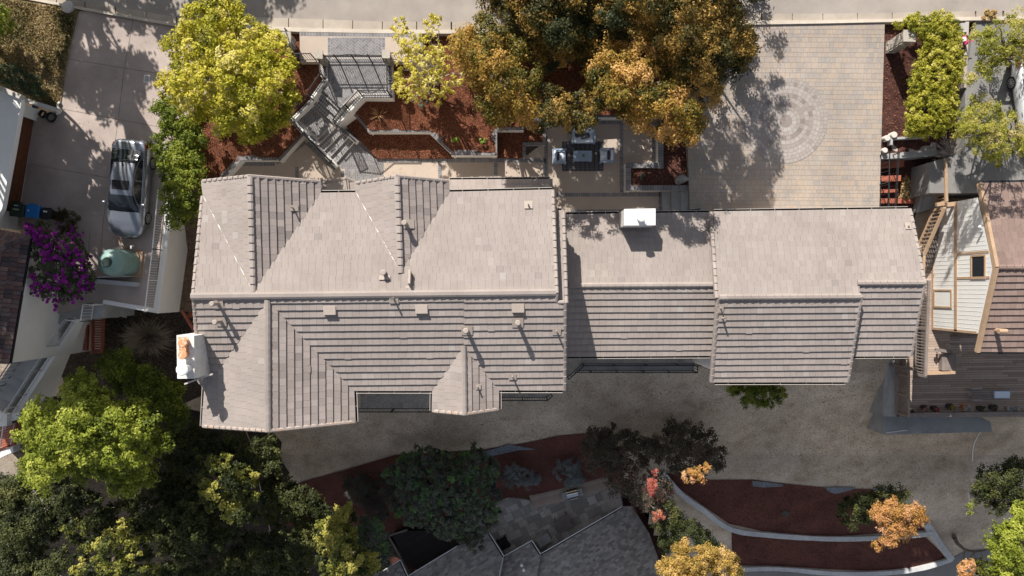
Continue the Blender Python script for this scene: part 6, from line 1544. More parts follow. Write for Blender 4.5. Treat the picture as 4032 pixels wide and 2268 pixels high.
cells(mb, [r5_.at(*q) for q in ((1370, 2256), (1470, 2210), (1494, 2256), (1440, 2400), (1330, 2400))], .14, .26, lift=.012, lo=.002, riser=True, m=0, tfn=sh, wj=1.0, base=0., bm=1)
mb.build("roof", [m_shingle, m_under], lw_)
for pl, q in ((r1_, ((2128, 2180), (2449, 1994))), (r2_, ((2094, 2127), (2128, 2180))), (r2_, ((1984, 2189), (2094, 2127))), (r3_, ((1927, 2098), (1984, 2189))), (r3_, ((1607, 2267), (1800, 2150))), (r4_, ((1500, 2252), (1577, 2204))), (r4_, ((1577, 2204), (1606, 2266))), (r5_, ((1470, 2210), (1494, 2254)))):
    a, c = pl.at(*q[0])+UP, pl.at(*q[1])+UP; mb = MB(); mb.beam(a, c, .05, .05); s = (c-a).normalized().cross(Vector((0, 0, 1))); s = -s if s.y > 0 else s; mb.beam(a+s*.075-UP*.5, c+s*.075-UP*.5, .1, .03, 1); mb.build("gutter", [m_wmetal, m_dark], lw_)  # dark strip beside the white lip paints the gutter's shade
for pl, q in ((r1_, ((2126, 2184), (2100, 2320))), (r3_, ((1981, 2194), (1955, 2320)))):
    mb = MB(); mb.beam(pl.at(*q[0])+UP, pl.at(*q[1])+UP*2, .07, .03); mb.build("valley_flashing", m_railgrey, lw_)
mb = MB(); z = zl-.15; mb.prism([P(1640, 2280, z), P(1800, 2190, z), P(1930, 2130, z), P(1990, 2220, z), P(2095, 2165, z), P(2135, 2220, z), P(2440, 2040, z), P(2600, 2400, z), P(1500, 2500, z)], -18); mb.build("wall", m_concg, lw_)
for k, (px, py) in enumerate(((2054, 2220), (2062, 2239))):
    c = r2_.at(px, py); mb = MB(); mb.lathe((c.x, c.y, c.z-.1), [(.07, 0), (.07, .3), (.1, .32), (.1, .4), (.05, .42)], 12); mb.build("vent_pipe", m_wmetal, lw_)
ZF = -13.2
sheet("stone_terrace", [(1780, 2085), (1890, 2005), (2000, 1955), (2090, 1968), (2385, 1880), (2440, 1900), (2455, 2000), (2140, 2190), (2000, 2240), (1900, 2200)], ZF-.03, m_mortd, 3)
mb = MB(); ang = math.radians(24)
cells(mb, PL([(1785, 2085), (1890, 2008), (2000, 1958), (2090, 1970), (2385, 1884), (2436, 1902), (2452, 1998), (2140, 2186), (2000, 2236), (1902, 2198)], ZF), lambda: RN.choice([.3, .42, .55]), lambda: RN.choice([.3, .45, .45, .6]), gap=.014, m=0, u=(math.cos(ang), math.sin(ang), 0), tfn=RN.random)
struct("terrace_flagstone", mb, [m_flag, m_mortd])
mb = MB(); a, b_, c = P(2083, 1952, ZF+.7), P(2392, 1872, ZF+.7), P(2104, 2000, ZF+.3)
e = (c-a)
for i in range(5):
    o = a+Vector((e.x, e.y, 0))*(i/5)+Vector((0, 0, -.06*i)); mb.obox(o, (b_-a), Vector((e.x, e.y, 0))*.18, (0, 0, -.5 if i == 4 else -.12), 0, RN.random())
tag(mb.build("timber_bench_wall", m_wood), "long stepped timber bench along the stone terrace behind the grill", "bench")
bb = thing("barbecue_grill", "stainless steel barbecue grill with rounded lid on the stone terrace", "grill", P(2255, 1950, ZF))
m_steel = mat("brushed_steel", (.6,.6,.6), fv=.06, bv=0, rough=.25, metal=1.)
p = P(2254, 1948, ZF+1.0); ca, sa = math.cos(math.radians(14)), math.sin(math.radians(14)); ux, uy = Vector((ca, sa, 0)), Vector((-sa, ca, 0))
mb = MB(); mb.obox(p-ux*.36-uy*.28-Vector((0, 0, 1.0)), ux*.72, uy*.56, (0, 0, .82)); mb.build("cabinet", m_iron, bb)
mb = MB()
for s in (-1, 1): mb.obox(p+ux*(.38 if s > 0 else -.72)-uy*.26-Vector((0, 0, .14)), ux*.34, uy*.5, (0, 0, .04))
mb.build("side_shelf", m_concg, bb)
mb = MB(); rows = []
for k in range(9):
    a_ = math.pi*k/8; rows.append([p-ux*.38+uy*(.28*math.cos(a_))+Vector((0, 0, -.16+.30*math.sin(a_))), p+ux*.38+uy*(.28*math.cos(a_))+Vector((0, 0, -.16+.30*math.sin(a_)))])
mb.idx(sum(rows, []), [(2*i, 2*i+1, 2*i+3, 2*i+2) for i in range(8)]); mb.poly([r[0] for r in rows]); mb.poly([r[1] for r in rows][::-1]); mb.build("lid", m_steel, bb, True)
mb = MB(); mb.tube([p-ux*.3-uy*.33+Vector((0, 0, -.05)), p+ux*.3-uy*.33+Vector((0, 0, -.05))], .018, 8); mb.build("handle", m_steel, bb)
def obtable(label, cx, cy, w, d, h, rot, m, name, cat):
    p = P(cx, cy, ZF+h); t = thing(name, label, cat, (p.x, p.y, ZF)); u, v = Vector((math.cos(rot), math.sin(rot), 0)), Vector((-math.sin(rot), math.cos(rot), 0))
    mb = MB(); n = int(w/.14)
    for i in range(n): mb.obox(p-u*w/2+u*(w*i/n)-v*d/2-Vector((0, 0, .05)), u*(w/n-.012), v*d, (0, 0, .05))
    mb.build("tabletop", m, t)
    for sx in (-1, 1):
        for sy in (-1, 1): g = MB(); c = p+u*sx*(w/2-.06)+v*sy*(d/2-.06); g.box(c.x, c.y, ZF, .07, .07, h-.05, rot); g.build("leg", m, t)
obtable("square dark brown slatted table on the stone terrace next to the white gutter", 2220, 2063, 1.0, .95, .72, math.radians(30), m_woodg, "patio_table", "table")
obtable("dark square low table in the roof corner of the stone terrace", 1982, 2140, .75, .8, .4, math.radians(28), m_rub, "low_table", "table")
mb = MB(); p = P(2142, 2128, ZF+.9); u, v = Vector((math.cos(.53), math.sin(.53), 0)), Vector((-math.sin(.53), math.cos(.53), 0)); mb.obox(p-u*.45-v*.3-Vector((0, 0, .9)), u*.9, v*.6, (0, 0, .85)); mb.obox(p-u*.47-v*.32-Vector((0, 0, .05)), u*.94, v*.64, (0, 0, .05)); tag(mb.build("grey_storage_box", m_concg), "grey storage box tucked in the roof corner beside the brown table", "box")
# dark deck
mb = MB(); zz = ZF+.3; q = [(1545, 2112), (1605, 2090), (1880, 2090), (1930, 2130), (1800, 2165), (1650, 2250), (1600, 2215)]; mb.prism([v+Vector((0, 0, -.02)) for v in PL(q, zz)], -16, 1); a30 = math.radians(28); cells(mb, PL(q, zz), .14, 3.0, gap=.012, m=0, u=(math.cos(a30), math.sin(a30), 0)); tag(mb.build("dark_deck", [mat("dark_stained_board", [(.035,.028,.027),(.055,.045,.042)], tone=True, fine=20, fv=.2, rough=.9), m_dark]), "dark stained plank deck below the broad leaved tree", "deck")
mb = MB(); mb.beam(P(1530, 2112, zz+.5), P(1612, 2256, zz+.5), .12, .1); mb.beam(P(1535, 2108, zz+.5), P(1604, 2086, zz+.5), .12, .1)
for f_ in (0, .5, 1): p = P(1530+82*f_, 2112+144*f_, zz+.5); mb.box(p.x, p.y, zz-.3, .1, .1, .8)
tag(mb.build("timber_rail", m_woodg), "dark timber rail round the corner of the dark deck", "railing")
# lower garden kerb walls
m_kw = mat("white_kerb_plaster", [(.50,.50,.50),(.66,.66,.65)], sc=3, fine=25, fv=.1, bv=.12, rough=.9)
def kerbwall(label, line, wpx, h, name="kerb_wall"):
    pts = [T(x, y) for x, y in line]; mb = MB(); W = wpx*44/F
    # smooth the polyline
    for _ in range(2):
        q = [pts[0]]
        for i in range(len(pts)-1): q += [pts[i].lerp(pts[i+1], .25), pts[i].lerp(pts[i+1], .75)]
        pts = q+[pts[-1]]
    L, R_ = [], []
    for i in range(len(pts)):
        d = pts[min(i+1, len(pts)-1)]-pts[max(i-1, 0)]; d.z = 0; d.normalize(); s = Vector((-d.y, d.x, 0)); j = RN.uniform(.92, 1.08)
        L.append(pts[i]+s*W/2*j); R_.append(pts[i]-s*W/2*j)
    for i in range(len(pts)-1):
        zt = h; a = [L[i], L[i+1], R_[i+1], R_[i]]; zz0 = min(v.z for v in pts[i:i+2])
        mb.prism([Vector((L[i].x, L[i].y, pts[i].z+h)), Vector((L[i+1].x, L[i+1].y, pts[i+1].z+h)), Vector((R_[i+1].x, R_[i+1].y, pts[i+1].z+h)), Vector((R_[i].x, R_[i].y, pts[i].z+h))], zz0-1.2)
    return tag(mb.build(name, m_kw), label, "kerb wall")
kerbwall("white curving kerb wall between the two lower mulch beds", [(2608, 1858), (2636, 1895), (2690, 1955), (2770, 2005), (2830, 2060), (2900, 2090), (3000, 2100), (3150, 2112), (3300, 2118), (3480, 2112), (3660, 2096)], 20, .35)
kerbwall("white kerb wall closing the right end of the lower mulch beds", [(3636, 2056), (3664, 2094), (3700, 2150), (3738, 2198)], 24, .4)
kerbwall("white kerb wall along the lower road at the bottom right", [(2866, 2240), (2990, 2232), (3110, 2236), (3250, 2252), (3420, 2254), (3560, 2244), (3660, 2222), (3738, 2196)], 18, .35)
p = T(3666, 2092, .42); mb = MB(); mb.lathe((p.x, p.y, p.z-.6), [(.22, 0), (.22, .55), (.17, .68), (.06, .74)], 16); tag(mb.build("kerb_bollard", m_kw), "round white plastered knob at the kerb wall corner", "bollard")
# weed cloth showing at the top of the lower bed
for lab, q in (("grey weed cloth showing at the left of the lower bed edge", [(2960, 1892), (3000, 1895), (3080, 1905), (3082, 1914), (3000, 1918), (2962, 1912)]), ("crumpled grey weed cloth in the middle of the lower bed edge", [(3245, 1920), (3300, 1917), (3370, 1918), (3345, 1930), (3290, 1944), (3262, 1936)]), ("strip of grey weed cloth at the right of the lower bed edge", [(3432, 1922), (3500, 1922), (3488, 1950), (3480, 1938), (3440, 1934)]), ("grey weed cloth patch in the upper mulch above the grey shrubs", [(1890, 1780), (1960, 1762), (2000, 1748), (2110, 1768), (2040, 1772), (1960, 1790), (1900, 1804)])):
    o = drape("weed_cloth", q, .085, m_tar, .12); tag(o, lab, "ground cloth")
# dead branch on the lower road
mb = MB(); pts = [T(x, y, .9) for x, y in ((3757, 2115), (3770, 2140), (3800, 2165), (3840, 2172), (3880, 2168))]; mb.tube([T(3757, 2112, .0)]+pts, [.16, .16, .13, .10, .07, .04], 7)
for l in (((3800, 2165), (3795, 2190), (3788, 2212)), ((3830, 2172), (3838, 2195), (3840, 2215)), ((3860, 2170), (3868, 2190), (3870, 2202)), ((3840, 2172), (3815, 2200))): mb.tube([T(x, y, .85-.15*i) for i, (x, y) in enumerate(l)], [.05, .035, .02][:len(l)], 5)
tag(mb.build("dead_branch", m_bark), "dark forked bare limb leaning over the lower road edge", "branch")
mb = MB(); mb.tube([T(x, y, .5) for x, y in ((1590, 2010), (1500, 1970), (1480, 2030), (1465, 2060))], .05, 6); tag(mb.build("fallen_branch", m_bark), "bent grey branch among the dark bushes left of the broad leaved tree", "branch")
# ------------------------------------------------------------------ trees and shrubs
L_yel = leafmat("yellow_green_leaf", [(.12,.13,.01),(.33,.32,.02),(.54,.48,.04),(.64,.56,.10),(.66,.6,.30)])
L_yel2 = leafmat("pale_yellow_leaf", [(.30,.27,.02),(.56,.48,.06),(.70,.6,.14),(.74,.68,.32)])
L_grn = leafmat("fresh_green_leaf", [(.05,.07,.008),(.13,.17,.015),(.22,.26,.03),(.36,.37,.05)])
L_org = leafmat("autumn_leaf", [(.04,.05,.012),(.11,.105,.015),(.24,.165,.025),(.45,.26,.045),(.62,.38,.13)])
L_orgd = leafmat("dull_autumn_leaf", [(.03,.04,.012),(.07,.065,.016),(.14,.10,.02),(.30,.185,.035),(.52,.33,.09)])
L_hedge = leafmat("golden_hedge_leaf", [(.07,.09,.008),(.26,.26,.02),(.48,.44,.05),(.66,.60,.18)])
L_fea = leafmat("olive_feather_leaf", [(.09,.10,.015),(.25,.26,.03),(.40,.38,.06),(.50,.40,.18)])
L_lit = leafmat("lime_leaf", [(.05,.07,.01),(.18,.22,.02),(.34,.38,.05),(.48,.5,.10)])
L_dk = leafmat("dark_leaf", [(.012,.017,.006),(.036,.046,.014),(.075,.085,.024),(.16,.16,.05)], .25)  # dark leaf colour carries the shade on these crowns
L_dkl = leafmat("sun_spotted_leaf", [(.02,.028,.008),(.07,.085,.02),(.26,.26,.045),(.48,.44,.11)])  # ramp from dark to gold paints shaded and sunlit spots into the leaves
L_mag = leafmat("broad_dark_leaf", [(.04,.045,.035),(.08,.09,.07),(.13,.14,.105),(.09,.19,.06),(.17,.28,.07)], .25)
L_gry = leafmat("blue_grey_leaf", [(.13,.145,.14),(.21,.235,.23),(.31,.335,.33)], .15)
L_thk = leafmat("brown_thicket_leaf", [(.04,.035,.022),(.08,.065,.042),(.12,.10,.07),(.15,.07,.06)], .2)
L_red = leafmat("red_autumn_leaf", [(.2,.05,.05),(.5,.12,.1),(.6,.3,.15)])
L_gold = leafmat("golden_autumn_leaf", [(.10,.09,.015),(.36,.24,.05),(.55,.36,.10),(.65,.46,.2)])
L_pink = leafmat("peach_autumn_leaf", [(.14,.10,.02),(.46,.24,.06),(.6,.32,.13),(.68,.42,.24)])
L_box = leafmat("clipped_green_leaf", [(.015,.03,.015),(.04,.07,.03),(.07,.11,.05)], .2)
L_bou = leafmat("purple_bract", [(.16,.005,.16),(.32,.015,.34),(.42,.03,.40),(.52,.05,.36)])
L_boug = leafmat("bougainvillea_leaf", [(.03,.04,.015),(.09,.10,.05),(.17,.17,.10)])

# tall trees beyond the upper left of the frame; they throw the dappled shade on the driveway and street
def offtree(label, X, Y, zg, zt, rad, n, cr=.75, per=130, m=L_grn, base=None):
    bx, by = base or (X, Y)
    t = thing("street_tree", label, "tree", (bx, by, zg), "street trees along the upper left"); cl = []
    for _ in range(n):
        a = RN.uniform(0, 6.283); r = rad*math.sqrt(RN.random()); k = 1-(r/rad)**2
        cl.append((Vector((X+r*math.cos(a), Y+r*math.sin(a), zt-2.6+2.4*math.sqrt(k)*RN.uniform(.1, 1))), cr*RN.uniform(.6, 1.2), RN.gauss(.5, .15)))
    ce, nn, tn = fill_clumps(cl, per); leaf_mesh("crown", ce, nn, .13, tn, m, t)
    mb = MB(); limbs(mb, (bx, by, zg), cl, .2, 14); mb.build("trunk", m_bark, t)
offtree("leafy street tree just beyond the top left corner", -24.0, 19.4, ZS, 6.2, 3.0, 27)
offtree("leafy street tree beyond the top edge above the yellow tree", -16.2, 24.2, ZS, 5.8, 2.8, 40)
offtree("second leafy street tree beyond the top edge", -19.2, 22.2, ZS, 6.2, 2.8, 36)
offtree("tall leafy tree at the left edge above the parched lawn", -26.6, 13.4, ZL, 6.8, 3.1, 46, m=L_lit, base=(-29.5, 15))
offtree("tall leafy tree beyond the left edge behind the white house", -25.6, 11.5, ZL, 11.4, 3.3, 95, base=(-30, 12.5))
offtree("leafy tree beyond the left edge over the white roof", -24.6, 6.0, ZL, 10.6, 2.6, 85, base=(-30.5, 6))
offtree("added unseen leafy crown above the frame, shading the slope under the gable", -22.8, 14.4, ZL, 11.6, 2.2, 46, base=(-23.5, 19))  # added out of view to keep sun off the slope under the gable

tree("yellow_tree", "big bright yellow-green tree between the driveway and the entry steps", "tree",
     FV([(500,5),(545,-10),(612,-10),(625,55),(680,75),(740,112),(735,145),(770,152),(748,200),(748,262),(735,300),(700,335),(660,352),(620,362),(590,342),(560,345),(522,305),(470,300),(440,268),(395,245),(372,222),(400,195),(440,170),(412,125),(440,78),(462,30)]),
     5.2, 1.6, -2.0, (880, 470), L_yel, patch=.22, cr=.40, per=250, leaf=.075, r0=.17, nl=16, bark=m_barkp, dens=1.05, under=.5, tj=.13, twigs=1)
tree("leafy_shrub", "darker green shrub spilling along the retaining wall between the car and the red mulch", "shrub",
     FV([(385,235),(440,262),(475,308),(522,350),(505,395),(520,372),(512,450),(505,545),(455,572),(412,545),(400,500),(418,452),(384,430),(380,385),(402,345),(398,300)]),
     1.0, -.4, -2.0, (745, 690), L_grn, cr=.42, per=210, leaf=.075, r0=.10, nl=12, dens=1.1, under=.7)
# small yellow tree: open crown, many pale branches
tree("small_yellow_tree", "small open yellow tree with bare pale branches right of the gate", "tree",
     FV([(978,68),(1010,38),(1042,80),(1068,88),(1066,40),(1078,28),(1112,45),(1108,90),(1140,112),(1132,178),(1172,190),(1160,215),(1132,242),(1100,264),(1060,250),(1022,268),(1000,240),(985,218),(1000,182),(992,155),(1000,120)]),
     2.2, .2, -2.0, (1725, 335), L_yel2, cr=.24, per=150, leaf=.07, r0=.075, nl=46, bark=m_barkp, dens=.62, under=.35, sub=4, twigs=3, fork=.3, r1=.010, rag=.5)
O = lambda lab, poly, zt, ze, base, m=L_org, **k: tree("autumn_tree", lab, "tree", FV(poly), zt, ze, -2.0, base, m, **{**dict(cr=.52, per=260, leaf=.07, r0=.17, nl=12, dens=1.05, under=.6, group="autumn trees above the lounge", tj=.14, patch=.34, shift=.05), **k})
O("gold and green autumn tree at the left of the orange clump", [(1132,105),(1150,68),(1205,28),(1262,55),(1288,105),(1318,135),(1335,172),(1366,235),(1348,300),(1322,335),(1280,325),(1235,312),(1195,255),(1168,228),(1158,180),(1140,140)], 5.2, 1.0, (1930, 320), L_org)
O("dark back tree of the orange clump reaching the top edge over the kerb", [(1230,-230),(1530,-230),(1500,110),(1472,175),(1445,158),(1400,170),(1372,215),(1318,130),(1285,95),(1262,48),(1205,25)], 4.6, .4, (2080, 150), L_orgd, under=2.2, dens=1.3, shift=-.05, patch=.45)
O("dusky middle tree of the orange clump hanging over the sofa", [(1360,232),(1372,205),(1412,225),(1450,236),(1500,228),(1518,262),(1502,300),(1484,336),(1440,352),(1422,325),(1398,332),(1345,338),(1332,318),(1350,298)], 4.2, .8, (2250, 420), L_orgd, cr=.42, shift=-.12)
O("large sunlit orange tree leaning over the lounge, brightest of the clump", [(1448,172),(1492,150),(1560,110),(1618,108),(1680,170),(1712,215),(1760,262),(1772,300),(1745,345),(1692,364),(1642,346),(1585,310),(1540,312),(1512,262),(1500,228)], 4.8, .6, (2520, 330), L_org, shift=.12, per=300)
O("wide green and gold autumn tree overhanging the block paving", [(1485,60),(1490,-230),(1600,-230),(1950,-210),(1925,-20),(1872,20),(1868,58),(1902,72),(1910,112),(1882,172),(1842,188),(1834,232),(1782,274),(1762,258),(1712,212),(1680,168),(1622,106),(1560,106),(1500,140)], 5.8, .6, (2640, 170), L_orgd, cr=.5, under=2.0, dens=1.2, patch=.48, shift=.02)
# clipped hedge on the right
tree("clipped_hedge", "bright golden-green clipped hedge running from the street beside the right bed", "hedge",
     FV([(2243,62),(2292,34),(2400,30),(2418,80),(2428,180),(2412,240),(2404,300),(2382,342),(2330,352),(2278,346),(2272,290),(2282,222),(2286,200),(2304,150),(2310,108),(2300,72),(2262,74)]),
     .55, -.5, -1.9, (3690, 330), L_hedge, cr=.21, per=420, leaf=.05, r0=.06, nl=12, dens=1.2, under=.8, sub=9)
tree("feathery_tree", "wispy olive-yellow feathery tree at the top right corner over the grey drive", "tree",
     FV([(2432,80),(2480,55),(2560,30),(2620,30),(2620,160),(2540,172),(2480,190),(2440,235),(2418,215),(2440,170)]), 4.0, 1.4, ZS, (3980, 260), L_fea, cr=.40, per=160, leaf=.085, asp=.28, r0=.13, nl=22, dens=1.05, under=.5, sub=5, twigs=2, r1=.012, group="feathery trees at the right")
tree("feathery_tree", "dense feathery olive tree over the bare shrub at the right edge", "tree",
     FV([(2392,292),(2430,252),(2450,235),(2520,275),(2560,300),(2620,315),(2620,402),(2560,396),(2520,415),(2455,402),(2425,365),(2398,350)]), 3.4, .8, ZS-.5, (3960, 540), L_fea, cr=.38, per=220, leaf=.075, asp=.3, r0=.13, nl=18, dens=1.0, under=.6, sub=5, twigs=1, r1=.012, shift=.05, group="feathery trees at the right")
# bare grey shrub
bs = thing("bare_shrub", "leafless grey shrub with fanned branches at the head of the timber stairs", "shrub", P(3722, 615, -2.2)); mb = MB(); b0 = P(3722, 615, -2.2)
for i in range(95):
    a = RN.gauss(2.7, .8); e = RN.uniform(.1, .9); L = RN.uniform(.6, 1.25); d = Vector((math.cos(a)*math.cos(e), math.sin(a)*math.cos(e), math.sin(e)))
    q = b0+Vector((RN.uniform(-.1, .15), RN.uniform(-.3, .3), .3)); m_ = q+d*L*.5+Vector((0, RN.uniform(-.1, .1), RN.uniform(0, .1))); e_ = q+d*L+Vector((RN.uniform(-.1, .1), RN.uniform(-.1, .1), -.05)); mb.tube([q, m_, e_], [.016, .012, .005], 4)
    f_ = m_+(e_-m_)*.3; mb.tube([f_, f_+Vector((d.x*.25+RN.uniform(-.15, .15), d.y*.25+RN.uniform(-.15, .15), .06))], [.009, .004], 4)
mb.tube([b0, b0+Vector((0, 0, .35))], [.09, .07], 7); mb.build("branches", m_barkp, bs)
# hedge and tree at the left edge
tree("clipped_shrub", "rounded dark green clipped shrub above the white house roof", "shrub", FV([(-15,165),(20,160),(60,170),(100,195),(118,222),(108,248),(75,240),(30,222),(-15,208)]), .5, -.5, ZL, (80, 310), L_box, cr=.26, per=420, leaf=.032, r0=.05, nl=8, dens=1.3, under=.8, sub=9)
# bougainvillea: purple bracts and green leaves on arching canes
def bougain():
    p = P(215, 1010, ZL); t = thing("bougainvillea", "purple flowering bougainvillea sprawling beside the tiled roof and bins", "shrub", (p.x, p.y, ZL)); poly = FV([(88,555),(128,560),(150,600),(200,585),(222,640),(240,690),(235,735),(200,748),(160,765),(118,748),(72,740),(60,690),(66,630),(60,580)])
    cl = crown_clumps(poly, 1.4, .2, .26, 1.1, .5, .5, .3)
    pur = [c for c in cl if mnoise.noise(Vector(c[0])*1.1)+.25*RN.random() > .06]; grn = [(c+Vector((0, 0, -.12)), r, t_) for c, r, t_ in cl]
    mb = MB(); limbs(mb, p, cl, .05, 26, r1=.010, fork=.2); mb.build("stem", m_bark, t)
    ce, nn, tn = fill_clumps(grn, 300); leaf_mesh("foliage", ce, nn, .045, tn, L_boug, t)
    c2 = []
    for c, r, t_ in pur:
        d = Vector((RN.gauss(0, 1), RN.gauss(0, 1), .35)).normalized()
        for k in range(4): c2.append((c+d*.16*k+Vector((0, 0, .05)), .15, t_+RN.gauss(0, .2)))
    for x, y in ((100, 900), (104, 925), (112, 948), (232, 880), (228, 905), (232, 930), (225, 950), (330, 920), (318, 935), (162, 1140), (160, 1160), (172, 1180), (190, 1184), (210, 1186)): c2.append((P(x, y, .7 if y < 1000 else -.2), .10, .4))
    ce, nn, tn = fill_clumps(c2, 650, sub=0); leaf_mesh("blossom", ce, nn, .036, tn, L_bou, t)
bougain()
tree("low_shrub", "low dull olive shrub between the black bin and the silver car", "shrub", [(232, 820), (290, 815), (318, 860), (300, 920), (250, 940), (222, 890)], -.9, -1.3, ZL, (265, 880), leafmat("dull_olive_leaf", [(.03,.028,.012),(.08,.065,.03),(.14,.09,.04)]), cr=.24, per=300, leaf=.045, r0=.03, nl=8)
# dry straw tuft
p = T(590, 1330); p = P(590, 1330, -5.6); mb = MB()
for i in range(1500):
    a = RN.uniform(0, 6.283); e = RN.uniform(.25, 1.3); L = RN.uniform(.7, 1.75); d = Vector((math.cos(a)*math.cos(e)*1.15, math.sin(a)*math.cos(e)*.8, math.sin(e))); s = Vector((-math.sin(a), math.cos(a), 0))*.012
    o = p+Vector((RN.gauss(0, .2), RN.gauss(0, .14), 0)); q = o+d*L*.6; r = o+d*L-Vector((0, 0, .35*L*(1.4-e))); tt = RN.random()
    mb.poly([o-s, o+s, q+s, q-s], 0, tt); mb.poly([q-s, q+s, r], 0, tt)
tag(mb.build("dry_grass_tuft", m_grasst), "big dry straw-coloured ornamental grass clump left of the white chimney", "grass clump")

# lower left wood
G_ = "trees of the lower left wood"
def W(lab, poly, zt, ze, base, m, zg=-8, **k): return tree("leafy_tree", lab, "tree", FV(poly), zt, ze, zg, base, m, **{**dict(cr=.5, per=230, leaf=.085, r0=.16, nl=12, group=G_), **k})
W("large lime-green sunlit tree below the outdoor stairs", [(48,1062),(98,1012),(150,1000),(178,958),(212,925),(262,942),(300,990),(362,1012),(402,1062),(432,1102),(415,1152),(378,1160),(392,1190),(368,1220),(300,1242),(230,1204),(170,1192),(118,1234),(60,1204),(44,1172),(72,1130),(44,1100)], 2.8, -1.6, (380, 1700), L_lit, cr=.46, per=300, leaf=.082, flat=.8)
W("dark green tree between the lime tree and the white chimney", [(188,962),(272,888),(315,880),(402,930),(455,952),(475,1012),(465,1080),(432,1098),(400,1058),(358,1008),(300,985),(262,938),(212,922)], -1.8, -4.2, (560, 1540), L_grn, shift=-.12)
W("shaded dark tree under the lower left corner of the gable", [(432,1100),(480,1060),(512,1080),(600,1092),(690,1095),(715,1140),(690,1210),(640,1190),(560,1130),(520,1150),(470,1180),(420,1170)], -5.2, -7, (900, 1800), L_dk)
W("olive tree with sunlit top below the lime tree's right side", [(470,1180),(520,1140),(560,1125),(600,1160),(652,1190),(662,1250),(650,1310),(600,1335),(540,1290),(500,1260)], -1.0, -4.4, (900, 1960), L_dkl, cr=.36, dens=.8, rag=.6, zr=.5, patch=.55, shift=-.08)
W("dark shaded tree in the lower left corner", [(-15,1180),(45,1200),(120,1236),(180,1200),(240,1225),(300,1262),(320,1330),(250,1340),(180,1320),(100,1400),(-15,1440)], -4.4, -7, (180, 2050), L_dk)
W("tree with sunlit top at the bottom left edge", [(150,1330),(200,1300),(270,1320),(320,1300),(365,1330),(390,1400),(400,1465),(180,1465),(170,1400),(200,1370)], -1.8, -5.2, (450, 2180), L_dkl, cr=.36, dens=.8, rag=.6, zr=.5, patch=.55, shift=-.06)
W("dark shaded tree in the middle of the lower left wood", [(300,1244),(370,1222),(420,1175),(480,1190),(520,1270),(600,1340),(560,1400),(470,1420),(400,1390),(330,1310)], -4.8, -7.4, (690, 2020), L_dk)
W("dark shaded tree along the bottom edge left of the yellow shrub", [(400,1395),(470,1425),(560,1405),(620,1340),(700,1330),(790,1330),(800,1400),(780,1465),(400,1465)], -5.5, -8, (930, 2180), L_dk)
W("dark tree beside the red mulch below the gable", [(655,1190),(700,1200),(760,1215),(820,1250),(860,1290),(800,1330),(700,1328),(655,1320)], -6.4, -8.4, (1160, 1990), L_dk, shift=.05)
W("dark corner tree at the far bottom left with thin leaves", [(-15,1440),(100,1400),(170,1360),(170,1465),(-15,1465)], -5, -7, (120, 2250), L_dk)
W("yellow sunlit tree left of the grey shingle roof", [(790,1320),(830,1300),(850,1270),(880,1262),(900,1290),(890,1330),(905,1370),(960,1400),(940,1465),(790,1465),(800,1400)], -4.2, -7.2, (1320, 2180), L_dkl, shift=.06, zg=-12, cr=.36, patch=.5)
W("green leafy tree between yellow tree and dark deck", [(905,1300),(945,1300),(975,1340),(985,1385),(970,1430),(930,1415),(900,1372),(892,1330)], -6.5, -8.5, (1470, 2110), L_mag, zg=-12, cr=.38)
tree("grey_bush", "dull grey-green bush in the shaded mulch left of the broad leaved tree", "bush", FV([(858,1200),(890,1188),(940,1195),(1000,1190),(1010,1230),(960,1260),(985,1285),(960,1320),(930,1300),(915,1270),(875,1262),(856,1232)]), -10.2, -11.3, -12.2, (1450, 1950), leafmat("shade_grey_leaf", [(.04,.042,.036),(.08,.08,.07),(.13,.125,.11)], .2), cr=.38, per=330, leaf=.055, asp=.35, r0=.05)
tree("broad_leaved_tree", "broad leaved dark green tree standing over the stone terrace and dark deck", "tree", FV([(958,1192),(1022,1138),(1082,1118),(1150,1148),(1200,1118),(1262,1180),(1242,1230),(1264,1290),(1232,1332),(1202,1382),(1150,1362),(1080,1332),(1020,1312),(988,1280),(1000,1240)]), -5.4, -8.2, -11, (1740, 1940), L_mag, cr=.32, per=170, leaf=.13, asp=.36, r0=.15, nl=16, up=.4, tj=.12, sub=4, rag=.6)
for lab, poly in (("blue-grey rounded shrub left of the pair above the stone terrace", [(1262,1172),(1290,1160),(1325,1170),(1352,1188),(1356,1212),(1320,1228),(1275,1225),(1258,1200)]), ("blue-grey rounded shrub right of the pair above the stone terrace", [(1392,1168),(1420,1155),(1455,1158),(1470,1185),(1462,1212),(1432,1226),(1402,1210),(1388,1190)])):
    c = (sum(a for a, b_ in poly)/8*1.5652, sum(b_ for a, b_ in poly)/8*1.5652); tree("grey_shrub", lab, "shrub", FV(poly), -10.5, -11.4, -12.0, c, L_gry, cr=.34, per=380, leaf=.06, asp=.3, r0=.05, group="blue-grey shrubs above the terrace")
def K(name, lab, poly, zt, ze, base, m, **k): return tree(name, lab, k.pop("cat", "tree"), FV(poly), zt, ze, k.pop("zg", -11.6), base, m, **{**dict(cr=.45, per=190, leaf=.07, r0=.10, nl=18, twigs=2, bark=m_bark, r1=.012), **k})
K("brown_thicket", "dark brown-green thicket above the timber bench wall", [(1468,1092),(1500,1072),(1562,1068),(1612,1092),(1640,1120),(1620,1180),(1570,1190),(1520,1180),(1482,1192),(1462,1150)], -6.4, -8, (2410, 1780), L_thk, cat="thicket")
K("dark_tree", "dark twiggy tree at the edge of the dry slope above the white kerb", [(1630,1100),(1700,1058),(1745,1062),(1792,1090),(1838,1150),(1805,1188),(1760,1182),(1700,1180),(1660,1165),(1625,1150)], -5.6, -7.6, (2690, 1800), L_thk, shift=-.08)
